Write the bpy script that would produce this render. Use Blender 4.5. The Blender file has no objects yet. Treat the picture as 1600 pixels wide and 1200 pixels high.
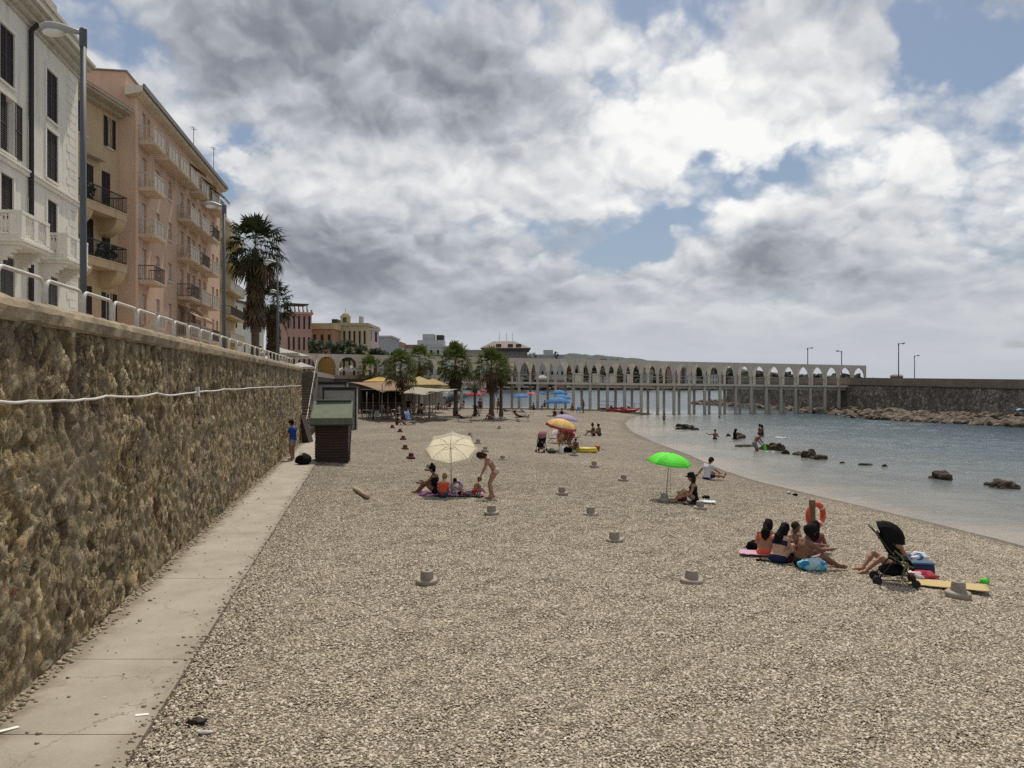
import bpy, math, random
import numpy as np
from mathutils import Vector, Matrix, noise as mnoise
R = math.radians
random.seed(7)
rng = np.random.default_rng(11)
scene = bpy.context.scene
COL = scene.collection

# ---------------------------------------------------------------- camera model
EYE = 3.4; HOR = 598.0; F = 1200.0
def P(px, py, Y):
    return Vector(((px-800)/F*Y, Y, EYE-(py-HOR)/F*Y))
def PX(px, Y, z=0.0):
    return Vector(((px-800)/F*Y, Y, z))

def lin(r, g, b):
    f = lambda c: (c/255/12.92) if c/255 <= .04045 else ((c/255+.055)/1.055)**2.4
    return (f(r), f(g), f(b))

# ---------------------------------------------------------------- materials
class NT:
    def __init__(s, tree):
        s.t = tree; s.n = tree.nodes; s.l = tree.links
    def new(s, typ, **kw):
        n = s.n.new(typ)
        for k, v in kw.items(): setattr(n, k, v)
        return n
    def link(s, a, b): s.l.new(a, b)
    def setin(s, sock, v):
        if hasattr(v, 'is_linked'): s.l.new(v, sock)
        else: sock.default_value = v
    def m(s, op, a, b=None, c=None, clamp=False):
        n = s.new('ShaderNodeMath', operation=op, use_clamp=clamp)
        s.setin(n.inputs[0], a)
        if b is not None: s.setin(n.inputs[1], b)
        if c is not None: s.setin(n.inputs[2], c)
        return n.outputs[0]
    def vm(s, op, a, b=None):
        n = s.new('ShaderNodeVectorMath', operation=op)
        s.setin(n.inputs[0], a)
        if b is not None:
            if op == 'SCALE': s.setin(n.inputs[3], b)
            else: s.setin(n.inputs[1], b)
        return n.outputs['Value'] if op in ('LENGTH', 'DOT_PRODUCT') else n.outputs[0]
    def noise(s, vec, scale, detail=4, rough=.55, dist=0.0, col=False):
        n = s.new('ShaderNodeTexNoise')
        if vec is not None: s.l.new(vec, n.inputs['Vector'])
        n.inputs['Scale'].default_value = scale; n.inputs['Detail'].default_value = detail
        n.inputs['Roughness'].default_value = rough; n.inputs['Distortion'].default_value = dist
        return n.outputs['Color' if col else 'Fac']
    def voro(s, vec, scale, feature='F1', out='Distance', rnd=1.0):
        n = s.new('ShaderNodeTexVoronoi', feature=feature)
        if vec is not None: s.l.new(vec, n.inputs['Vector'])
        n.inputs['Scale'].default_value = scale
        n.inputs['Randomness'].default_value = rnd
        return n.outputs[out]
    def ramp(s, fac, stops, interp='LINEAR'):
        n = s.new('ShaderNodeValToRGB'); s.l.new(fac, n.inputs[0])
        cr = n.color_ramp; cr.interpolation = interp
        while len(cr.elements) < len(stops): cr.elements.new(.5)
        for e, (p, c) in zip(cr.elements, stops):
            e.position = p
            e.color = (c, c, c, 1) if isinstance(c, (int, float)) else (*c, 1)
        return n.outputs[0]
    def mix(s, fac, a, b, blend='MIX'):
        n = s.new('ShaderNodeMix', data_type='RGBA', blend_type=blend)
        s.setin(n.inputs[0], fac)
        for sock, v in ((n.inputs[6], a), (n.inputs[7], b)):
            if hasattr(v, 'is_linked'): s.l.new(v, sock)
            else: sock.default_value = (*v, 1) if len(v) == 3 else v
        return n.outputs[2]
    def sstep(s, x, a, b, lo=0., hi=1.):
        n = s.new('ShaderNodeMapRange', interpolation_type='SMOOTHSTEP')
        s.setin(n.inputs[0], x)
        for i, v in ((1, a), (2, b), (3, lo), (4, hi)): n.inputs[i].default_value = v
        return n.outputs[0]
    def bump(s, h, strength=.3, dist=.02, normal=None):
        n = s.new('ShaderNodeBump'); s.l.new(h, n.inputs['Height'])
        n.inputs['Strength'].default_value = strength; n.inputs['Distance'].default_value = dist
        if normal is not None: s.l.new(normal, n.inputs['Normal'])
        return n.outputs[0]
    def coord(s, kind='Object'):
        return s.new('ShaderNodeTexCoord').outputs[kind]
    def mapping(s, vec, scale=(1, 1, 1), rot=(0, 0, 0)):
        n = s.new('ShaderNodeMapping'); s.l.new(vec, n.inputs[0])
        n.inputs['Scale'].default_value = scale; n.inputs['Rotation'].default_value = rot
        return n.outputs[0]

def newmat(name):
    m = bpy.data.materials.new(name); m.use_nodes = True
    t = NT(m.node_tree); b = m.node_tree.nodes['Principled BSDF']
    return m, t, b
_mc = {}
def mat(name, col, rough=.75, var=.18, scale=2.5, bump=.0, bscale=40, bdist=.01, metal=0., spec=.35, transl=0., stain=0., stretch=(1, 1, 1)):
    """procedural material: colour with two octaves of tonal variation, optional vertical weather stains, bump, translucency"""
    if name in _mc: return _mc[name]
    m, t, b = newmat(name)
    co = t.mapping(t.coord('Object'), scale=stretch)
    n1 = t.noise(co, scale, 5, .6)
    n2 = t.noise(co, scale*11, 3, .6)
    k = t.m('ADD', t.m('MULTIPLY', n1, .7), t.m('MULTIPLY', n2, .3))
    hi = tuple(min(1, c*(1+var)) for c in col); lo = tuple(c*(1-var) for c in col)
    c = t.ramp(k, [(.32, lo), (.68, hi)])
    if stain:
        sv = t.noise(t.mapping(t.coord('Object'), scale=(1.6, 1.6, .16)), 1.4, 6, .65)
        c = t.mix(t.m('MULTIPLY', t.sstep(sv, .5, .72), stain), c, tuple(x*.5 for x in col))
    t.link(c, b.inputs['Base Color'])
    b.inputs['Roughness'].default_value = rough; b.inputs['Metallic'].default_value = metal
    b.inputs['Specular IOR Level'].default_value = spec
    if bump:
        t.link(t.bump(t.noise(co, bscale, 4, .6), bump, bdist), b.inputs['Normal'])
    if transl:
        tr = t.new('ShaderNodeBsdfTranslucent'); t.link(c, tr.inputs[0])
        mx = t.new('ShaderNodeMixShader'); mx.inputs[0].default_value = transl
        t.link(b.outputs[0], mx.inputs[1]); t.link(tr.outputs[0], mx.inputs[2])
        t.link(mx.outputs[0], m.node_tree.nodes['Material Output'].inputs[0])
    _mc[name] = m
    return m

# ---------------------------------------------------------------- objects
def root_of(o):
    while o.parent: o = o.parent
    return o
def thing(name, label, cat, loc=(0, 0, 0), rotz=0., group=None):
    o = bpy.data.objects.new(name, None); COL.objects.link(o)
    o.empty_display_size = .2
    o.location = loc; o.rotation_euler = (0, 0, rotz)
    o['label'] = label; o['category'] = cat
    if group: o['group'] = group
    return o
def tag(o, label=None, cat=None, group=None, kind=None):
    if label: o['label'] = label
    if cat: o['category'] = cat
    if group: o['group'] = group
    if kind: o['kind'] = kind
    return o
def link_mesh(name, me, mats, parent=None, smooth=False):
    me.validate()
    for m in (mats if isinstance(mats, (list, tuple)) else [mats]): me.materials.append(m)
    if smooth:
        me.polygons.foreach_set('use_smooth', [True]*len(me.polygons))
    o = bpy.data.objects.new(name, me); COL.objects.link(o)
    if parent: o.parent = parent
    return o
def dup(root, loc=None, rotz=None, label=None, scale=None):
    r = root.copy(); COL.objects.link(r)
    if loc is not None: r.location = loc
    if rotz is not None: r.rotation_euler = (0, 0, rotz)
    if label: r['label'] = label
    if scale: r.scale = (scale,)*3 if isinstance(scale, (int, float)) else scale
    for ch in list(root.children):
        c = ch.copy(); COL.objects.link(c); c.parent = r
        for g in list(ch.children):
            d = g.copy(); COL.objects.link(d); d.parent = c
    return r

class MB:
    """collects simple solids into one mesh"""
    def __init__(s): s.v = []; s.f = []; s.mi = []; s.cur = 0
    def mi_(s, i): s.cur = i; return s
    def add(s, vs, fs):
        o = len(s.v); s.v += [tuple(v) for v in vs]
        s.f += [tuple(i+o for i in f) for f in fs]; s.mi += [s.cur]*len(fs)
        return s
    def hexa(s, p):   # 8 points: bottom loop 0-3, top loop 4-7
        return s.add(p, [(3, 2, 1, 0), (4, 5, 6, 7), (0, 1, 5, 4), (1, 2, 6, 5), (2, 3, 7, 6), (3, 0, 4, 7)])
    def box(s, x0, x1, y0, y1, z0, z1):
        return s.hexa([(x0, y0, z0), (x1, y0, z0), (x1, y1, z0), (x0, y1, z0), (x0, y0, z1), (x1, y0, z1), (x1, y1, z1), (x0, y1, z1)])
    def cbox(s, c, sx, sy, sz, rotz=0., tilt=None):
        M = Matrix.Rotation(rotz, 3, 'Z')
        if tilt: M = M @ Matrix.Rotation(tilt[0], 3, tilt[1])
        c = Vector(c); ps = []
        for dz in (-1, 1):
            for dx, dy in ((-1, -1), (1, -1), (1, 1), (-1, 1)):
                ps.append(c + M @ Vector((dx*sx/2, dy*sy/2, dz*sz/2)))
        return s.hexa(ps)
    def bbox(s, x0, x1, y0, y1, z0, z1, b=.01):
        """box with chamfered vertical and top edges"""
        prof = [(x0+b, y0), (x1-b, y0), (x1, y0+b), (x1, y1-b), (x1-b, y1), (x0+b, y1), (x0, y1-b), (x0, y0+b)]
        cx, cy = (x0+x1)/2, (y0+y1)/2
        ins = lambda p: (p[0]+(b if p[0] < cx else -b)*.7, p[1]+(b if p[1] < cy else -b)*.7)
        vs = [(*p, z0) for p in prof]+[(*p, z1-b) for p in prof]+[(*ins(p), z1) for p in prof]
        fs = [tuple(range(7, -1, -1)), tuple(range(16, 24))]
        for k in (0, 8):
            fs += [(k+i, k+(i+1) % 8, k+8+(i+1) % 8, k+8+i) for i in range(8)]
        return s.add(vs, fs)
    def tube(s, pts, r, n=8, caps=True):
        pts = [Vector(p) for p in pts]; k = len(pts)
        rs = r if isinstance(r, (list, tuple)) else [r]*k
        T0 = (pts[1]-pts[0]).normalized()
        up = Vector((0, 0, 1)) if abs(T0.z) < .9 else Vector((1, 0, 0))
        N = (up - T0*up.dot(T0)).normalized()
        vs = []; fs = []
        for i, p in enumerate(pts):
            if i == 0: T = T0
            elif i == k-1: T = (pts[-1]-pts[-2]).normalized()
            else: T = ((pts[i+1]-p).normalized()+(p-pts[i-1]).normalized()).normalized()
            N = (N - T*N.dot(T)).normalized(); B = T.cross(N)
            for j in range(n):
                a = 2*math.pi*j/n
                vs.append(p + (N*math.cos(a)+B*math.sin(a))*rs[i])
        for i in range(k-1):
            for j in range(n):
                a = i*n+j; b = i*n+(j+1) % n
                fs.append((a, b, b+n, a+n))
        if caps: fs += [tuple(range(n-1, -1, -1)), tuple(range((k-1)*n, k*n))]
        return s.add(vs, fs)
    def lathe(s, prof, c=(0, 0, 0), n=24, cap=True):
        c = Vector(c); vs = []; fs = []; k = len(prof)
        for r, z in prof:
            for j in range(n):
                a = 2*math.pi*j/n; vs.append(c+Vector((r*math.cos(a), r*math.sin(a), z)))
        for i in range(k-1):
            for j in range(n):
                a = i*n+j; b = i*n+(j+1) % n; fs.append((a, b, b+n, a+n))
        if cap: fs += [tuple(range(n-1, -1, -1)), tuple(range((k-1)*n, k*n))]
        return s.add(vs, fs)
    def blob(s, c, rad, sub=2, amp=.2, freq=1.3, seed=0, flat=None):
        c = Vector(c); rad = Vector(rad) if not isinstance(rad, (int, float)) else Vector((rad,)*3)
        vs, fs = ico(sub); out = []
        for v in vs:
            q = Vector(v); k = 1+amp*(mnoise.noise(q*freq+Vector((seed*3.1, seed*1.7, seed)))*1.3+.4*mnoise.noise(q*freq*2.7+Vector((seed, 9, seed*2))))
            p = Vector((q.x*rad.x, q.y*rad.y, q.z*rad.z))*k
            if flat is not None: p.z = max(p.z, flat)
            out.append(c+p)
        return s.add(out, fs)
    def build(s, name, mats, parent=None, world=False, smooth=False):
        me = bpy.data.meshes.new(name)
        v = s.v
        if world and parent:
            o = root_of(parent).location; v = [(a[0]-o.x, a[1]-o.y, a[2]-o.z) for a in v]
        me.from_pydata(v, [], s.f)
        me.polygons.foreach_set('material_index', s.mi)
        ob = link_mesh(name, me, mats, parent, smooth)
        return ob
_ico = {}
def ico(sub):
    if sub in _ico: return _ico[sub]
    import bmesh
    bm = bmesh.new(); bmesh.ops.create_icosphere(bm, subdivisions=sub, radius=1)
    bm.verts.ensure_lookup_table()
    r = ([tuple(v.co) for v in bm.verts], [tuple(v.index for v in f.verts) for f in bm.faces])
    bm.free(); _ico[sub] = r
    return r
ORD = ('first second third fourth fifth sixth seventh eighth ninth tenth eleventh twelfth thirteenth fourteenth fifteenth sixteenth seventeenth '
       'eighteenth nineteenth twentieth').split()
def ordn(i):
    if i < 20: return ORD[i]
    tens = {2: 'twenty', 3: 'thirty', 4: 'forty'}
    t, u = divmod(i+1, 10)
    return tens[t]+'-'+ORD[u-1] if u else {3: 'thirtieth', 4: 'fortieth'}[t]

# ---------------------------------------------------------------- camera, light, sky
cd = bpy.data.cameras.new('camera'); cam = bpy.data.objects.new('camera', cd); COL.objects.link(cam)
cam.location = (0, 0, EYE); cam.rotation_euler = (R(90), 0, 0)
cd.sensor_width = 36; cd.lens = 27.0; cd.shift_y = -2/1600
cd.clip_start = .1; cd.clip_end = 20000
scene.camera = cam
SUN_EL, SUN_AZ = R(62), R(6)          # azimuth measured from +Y towards +X
sdir = Vector((math.sin(SUN_AZ)*math.cos(SUN_EL), math.cos(SUN_AZ)*math.cos(SUN_EL), math.sin(SUN_EL)))
sl = bpy.data.lights.new('sun', 'SUN'); so = bpy.data.objects.new('sun', sl); COL.objects.link(so)
sl.energy = 3.7; sl.angle = R(.9); sl.color = (1, .91, .78)
so.rotation_euler = (-sdir).to_track_quat('-Z', 'Y').to_euler()
so.location = (0, 0, 60)

def build_world():
    w = bpy.data.worlds.new('World'); scene.world = w; w.use_nodes = True
    t = NT(w.node_tree); bg = w.node_tree.nodes['Background']
    d = t.coord('Generated')
    sky = t.new('ShaderNodeTexSky', sky_type='NISHITA'); sky.sun_disc = False
    sky.sun_elevation = SUN_EL; sky.sun_rotation = SUN_AZ; sky.dust_density = 1.6; sky.air_density = 1.1
    sep = t.new('ShaderNodeSeparateXYZ'); t.link(d, sep.inputs[0]); dz = sep.outputs[2]
    # cloud space: the view direction, layers drawn thinner towards the horizon
    zz = t.m('MULTIPLY', t.m('SQRT', t.m('ADD', t.m('MAXIMUM', dz, .0), .004)), 1.25)
    qz = t.new('ShaderNodeCombineXYZ')
    t.link(sep.outputs[0], qz.inputs[0]); t.link(sep.outputs[1], qz.inputs[1]); t.link(zz, qz.inputs[2]); q = qz.outputs[0]
    warp = t.vm('SCALE', t.vm('SUBTRACT', t.noise(q, 7.5, 5, .6, col=True), (.5, .5, .5)), .15)
    dw = t.vm('ADD', d, warp)
    def blob(px, py, rx, ry, src=dw):
        c = Vector(((px-800)/F, 1, (HOR-py)/F)); k = c.length; c = c/k
        e = t.vm('LENGTH', t.vm('MULTIPLY', t.vm('SUBTRACT', src, tuple(c)), (F/rx/k, F/rx/k, F/ry/k)))
        return t.sstep(e, .25, 1.5, 1., 0.)
    def acc(lst):
        o = None
        for (px, py, rx, ry, wgt) in lst:
            v = t.m('MULTIPLY', blob(px, py, rx, ry), wgt)
            o = v if o is None else t.m('ADD', o, v)
        return o
    holes = acc([(1000, 393, 62, 34, .75), (1530, 80, 72, 55, .85), (1420, 30, 60, 35, .3), (1190, 262, 150, 20, .18), (405, 212, 42, 30, .6), (366, 296, 30, 28, .55), (160, 40, 60, 40, .6),
                 (1440, 262, 120, 22, .25), (1080, 330, 50, 34, .25), (1590, 200, 30, 40, .2), (325, 225, 40, 30, .5), (700, 5, 60, 20, .3)])
    dark = acc([(560, 85, 230, 120, .95), (330, 70, 160, 90, .75), (810, 150, 120, 95, .85), (1175, 395, 90, 36, .75), (890, 370, 120, 30, .55), (560, 380, 160, 50, .65),
                (640, 440, 260, 60, .55), (500, 450, 120, 60, .45), (1400, 30, 130, 60, .45), (860, 440, 160, 40, .35), (1380, 400, 200, 40, .3), (1180, 150, 160, 26, .2),
                (450, 320, 70, 40, .35), (720, 480, 260, 40, .3), (1290, 330, 60, 30, .25)])
    lite = acc([(1270, 140, 150, 80, .85), (1010, 110, 110, 70, .75), (620, 270, 170, 60, .6), (1140, 330, 60, 40, .7), (1020, 215, 150, 45, .7), (870, 40, 100, 50, .75), (1450, 330, 200, 60, .5),
                (430, 260, 70, 40, .6), (1590, 120, 50, 50, .7), (700, 215, 120, 50, .5), (1000, 300, 90, 40, .5), (830, 290, 110, 40, .5), (1330, 260, 180, 40, .4), (1200, 236, 110, 26, .5), (170, 100, 90, 60, .3)])
    zz2 = t.m('MULTIPLY', t.m('SQRT', t.m('ADD', t.m('MAXIMUM', dz, .0), .02)), 1.45)
    cq = t.new('ShaderNodeCombineXYZ'); t.link(sep.outputs[0], cq.inputs[0]); t.link(sep.outputs[1], cq.inputs[1]); t.link(zz2, cq.inputs[2])
    q0 = cq.outputs[0]
    qw = t.vm('ADD', q0, t.vm('SCALE', t.vm('SUBTRACT', t.noise(q0, 9., 5, .58, col=True), (.5, .5, .5)), .11))
    def sv(vec, sc, sm):
        n = t.new('ShaderNodeTexVoronoi', feature='F1'); t.link(vec, n.inputs['Vector']); n.inputs['Scale'].default_value = sc
        return t.m('SUBTRACT', 1., n.outputs['Distance'])
    def puff(vec):      # heaped cumulus: lumps upon lumps
        h = t.m('MULTIPLY', sv(vec, 7.5, .35), .62)
        h = t.m('ADD', h, t.m('MULTIPLY', sv(vec, 19., .3), .27))
        return t.m('ADD', h, t.m('MULTIPLY', sv(vec, 47., .3), .11))
    H0 = puff(qw); H1 = puff(t.vm('ADD', qw, (.006, .0, .022)))
    n1 = t.noise(q0, 3.6, 4, .5, .1); n4 = t.noise(q0, 40., 4, .55, .1)
    low = t.sstep(dz, .03, .17, 1., 0.)            # thick grey layer towards the horizon
    cov = t.m('ADD', t.m('MULTIPLY', n1, .55), t.m('ADD', t.m('MULTIPLY', H0, .48), .04))
    cov = t.m('SUBTRACT', cov, t.m('MULTIPLY', holes, .34))
    cov = t.m('ADD', cov, t.m('MULTIPLY', low, .14))
    cov = t.m('ADD', cov, t.m('MULTIPLY', t.m('MAXIMUM', dark, lite), .14))
    cov = t.m('ADD', cov, t.m('MULTIPLY', t.m('SUBTRACT', n4, .5), .07))
    alpha = t.sstep(cov, .44, .60)
    fade = t.m('SUBTRACT', 1., t.m('MULTIPLY', low, .72))
    rel = t.m('MULTIPLY', t.m('SUBTRACT', H0, H1), t.m('MULTIPLY', fade, 1.0))
    br = t.m('ADD', .665, rel)
    br = t.m('ADD', br, t.m('MULTIPLY', t.m('SUBTRACT', n1, .5), t.m('MULTIPLY', fade, -.55)))
    thick = t.sstep(cov, .55, .95, 0., .10)
    br = t.m('SUBTRACT', br, thick)
    br = t.m('SUBTRACT', br, t.m('MULTIPLY', dark, .225))
    br = t.m('ADD', br, t.m('MULTIPLY', lite, .26))
    cc = t.ramp(br, [(.0, lin(108, 112, 121)), (.28, lin(140, 145, 155)), (.5, lin(178, 183, 191)), (.74, lin(216, 218, 221)), (1., lin(250, 250, 248))])
    hz = t.mix(t.m('MULTIPLY', t.sstep(dz, -.02, .15, 1., 0.), .75), cc, lin(187, 192, 199))
    blue = t.mix(.22, t.vm('MULTIPLY', sky.outputs[0], (.066, .069, .073)), lin(165, 180, 200))
    fin = t.mix(alpha, blue, hz)
    t.link(fin, bg.inputs[0]); bg.inputs[1].default_value = 1.0
    # strength belongs to the sky texture (about .06) times 1, clouds carry their own luminance
    w.cycles.sampling_method = 'MANUAL'; w.cycles.sample_map_resolution = 512
build_world()
scene.view_settings.view_transform = 'Standard'; scene.view_settings.look = 'None'
scene.view_settings.exposure = 0; scene.view_settings.gamma = 1
scene.render.engine = 'CYCLES'
scene.cycles.max_bounces = 6; scene.cycles.diffuse_bounces = 3; scene.cycles.glossy_bounces = 3; scene.cycles.transparent_max_bounces = 8
scene.cycles.use_denoising = False
scene.cycles.sample_clamp_direct = 3.0; scene.cycles.sample_clamp_indirect = 4.0
# ================================================================ setting: beach, path, water, promenade, hills
WU = Vector((-.189, 1, 0)).normalized(); WN = Vector((WU.y, -WU.x, 0))     # along / out of the sea wall
def wx(Y, off=0.): return -3.76-.189*Y+off*1.018
def seapt(px, py): 
    Y = F*(EYE+1.0)/(py-HOR); return ((px-800)/F*Y, Y)
SHORE = [(16.5, -12), (15.6, 8)]+[seapt(*p) for p in ((1900, 925), (1600, 853), (1450, 815), (1270, 773), (1180, 751), (1130, 735), (1080, 712), (1020, 690), (985, 673), (976, 661), (988, 652), (1022, 646.5))]
SHORE += [(19.0, 115), (12, 120), (0, 126), (-10, 133), (-20, 150), (-34, 190), (-60, 260)]
SH = np.array(SHORE)
POLY = np.vstack([SH, [[-200, 260], [-200, -12]]])
def in_poly(x, y):
    inside = np.zeros(x.shape, bool); n = len(POLY)
    for i in range(n):
        (x1, y1), (x2, y2) = POLY[i], POLY[(i+1) % n]
        c = ((y1 > y) != (y2 > y)); 
        with np.errstate(divide='ignore', invalid='ignore'):
            xi = (x2-x1)*(y-y1)/(y2-y1)+x1
        inside ^= c & (x < xi)
    return inside
def sdist(x, y):
    x = np.asarray(x, float); y = np.asarray(y, float)
    best = np.full(x.shape, 1e9)
    for i in range(len(SH)-1):
        a, b = SH[i], SH[i+1]; ab = b-a
        t = np.clip(((x-a[0])*ab[0]+(y-a[1])*ab[1])/(ab@ab), 0, 1)
        best = np.minimum(best, np.hypot(x-a[0]-t*ab[0], y-a[1]-t*ab[1]))
    return np.where(in_poly(x, y), best, -best)
def und(x, y):
    return .016*np.sin(x*5.1+1.7*np.sin(y*2.3))*np.sin(y*4.3+1.9*np.sin(x*1.7))+.034*np.sin(x*.83+1.3*np.sin(y*.41))*np.cos(y*.57+.9*np.sin(x*.37))+.018*np.sin(x*2.1+y*1.3)*np.sin(y*1.9-x*.7+1)
def bz(x, y):
    x = np.asarray(x, float); y = np.asarray(y, float)
    d = sdist(x, y)
    z = np.where(d > 0, -1+.97*(1-np.exp(-np.maximum(d, 0)/6.5)), -1+np.maximum(d, -30)*.11)
    land = np.clip(d/4, 0, 1)
    keep = np.clip((x-(-3.76-.189*y)-1.9)/1.5, 0, 1)     # level beside the path
    return z+und(x, y)*land*keep+.045*(1-keep)*land
def bzs(x, y): return float(bz(np.array([x]), np.array([y]))[0])
def G(px, py, up=0.):
    """point of the beach seen at a photo pixel"""
    lo, hi = 5., 200.
    Y = lo; s = (px-800)/F; k = (py-HOR)/F
    prev = None
    while Y < hi:
        if EYE-k*Y < max(bzs(s*Y, Y), -1.0): break
        Y += max(.15, Y*.01)
    a, b = Y-max(.15, Y*.011)*1.02, Y
    for _ in range(22):
        m = (a+b)/2
        if EYE-k*m < max(bzs(s*m, m), -1.0): b = m
        else: a = m
    return Vector((s*b, b, max(bzs(s*b, b), -1.0)+up))

def grid_mesh(name, xs, ys, zf, m, kind='structure', attr=None, smooth=True):
    X, Yg = np.meshgrid(xs, ys); Z = zf(X, Yg)
    nv = X.size; nx = len(xs); ny = len(ys)
    v = np.stack([X.ravel(), Yg.ravel(), Z.ravel()], 1)
    i = np.arange((ny-1)*(nx-1)); r = i//(nx-1); c = i % (nx-1); a = r*nx+c
    f = np.stack([a, a+1, a+nx+1, a+nx], 1)
    me = bpy.data.meshes.new(name)
    me.vertices.add(nv); me.vertices.foreach_set('co', v.ravel())
    me.loops.add(f.size); me.loops.foreach_set('vertex_index', f.ravel())
    me.polygons.add(len(f)); me.polygons.foreach_set('loop_start', np.arange(0, f.size, 4)); 
    me.update()
    if attr is not None:
        at = me.attributes.new(attr[0], 'FLOAT', 'POINT'); at.data.foreach_set('value', attr[1](X, Yg).ravel().astype(np.float32))
    o = link_mesh(name, me, m, None, smooth)
    if kind: o['kind'] = kind
    return o

# ---- pebble beach
STONE = [(.0, (.07, .054, .037)), (.12, (.19, .152, .108)), (.35, (.35, .290, .212)), (.68, (.49, .418, .322)), (.9, (.64, .57, .475)), (1., (.75, .70, .62))]
def beach_mat():
    m, t, b = newmat('pebble_beach')
    co = t.coord('Object')
    w = t.vm('ADD', co, t.vm('SCALE', t.vm('SUBTRACT', t.noise(co, 9, 2, col=True), (.5, .5, .5)), .03))
    out_n = None; h = None
    cell = t.voro(w, 23, out='Color'); dd = t.voro(w, 23)
    cell2 = t.voro(w, 6.5, out='Color')
    sx = t.new('ShaderNodeSeparateXYZ'); t.link(cell, sx.inputs[0])
    s2 = t.new('ShaderNodeSeparateXYZ'); t.link(cell2, s2.inputs[0])
    k = t.m('ADD', t.m('MULTIPLY', sx.outputs[0], .62), t.m('MULTIPLY', s2.outputs[0], .22))
    k = t.m('ADD', k, t.m('MULTIPLY', t.noise(co, .55, 5, .6), .22)); k = t.m('ADD', k, t.m('MULTIPLY', t.m('SUBTRACT', t.noise(t.mapping(co, (1, .45, 1)), 3.4, 5, .75), .5), .55))
    c = t.ramp(k, STONE)
    gap = t.sstep(dd, .24, .60, 1.05, .30)
    c = t.mix(1., c, gap, 'MULTIPLY')
    # wet shingle along the water line
    at = t.new('ShaderNodeAttribute', attribute_name='shore'); 
    wet = t.sstep(t.m('ADD', at.outputs['Fac'], t.m('MULTIPLY', t.noise(co, .8, 3), 1.2)), .5, 2.0, .72, 1.)
    big = t.sstep(t.noise(co, .16, 4, .6), .3, .7, .84, 1.1)
    c = t.mix(1., c, t.m('MULTIPLY', wet, big), 'MULTIPLY')
    t.link(c, b.inputs['Base Color']); b.inputs['Roughness'].default_value = .82; b.inputs['Specular IOR Level'].default_value = .25
    hh = t.m('ADD', t.m('MULTIPLY', t.sstep(dd, .1, .7, 1, 0), 1.), t.m('MULTIPLY', t.noise(co, 3.2, 4), 1.2))
    t.link(t.bump(hh, .85, .03), b.inputs['Normal'])
    return m
ys = np.concatenate([np.arange(-10, 30, .3), np.arange(30, 70, .6), np.arange(70, 262, 1.6)])
xs = np.concatenate([np.arange(-200, -40, 20.), np.arange(-40, -12, 1.), np.arange(-12, 20, .3), np.arange(20, 60.1, 1.2)])
grid_mesh('beach', xs, ys, bz, beach_mat(), attr=('shore', sdist))

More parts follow.
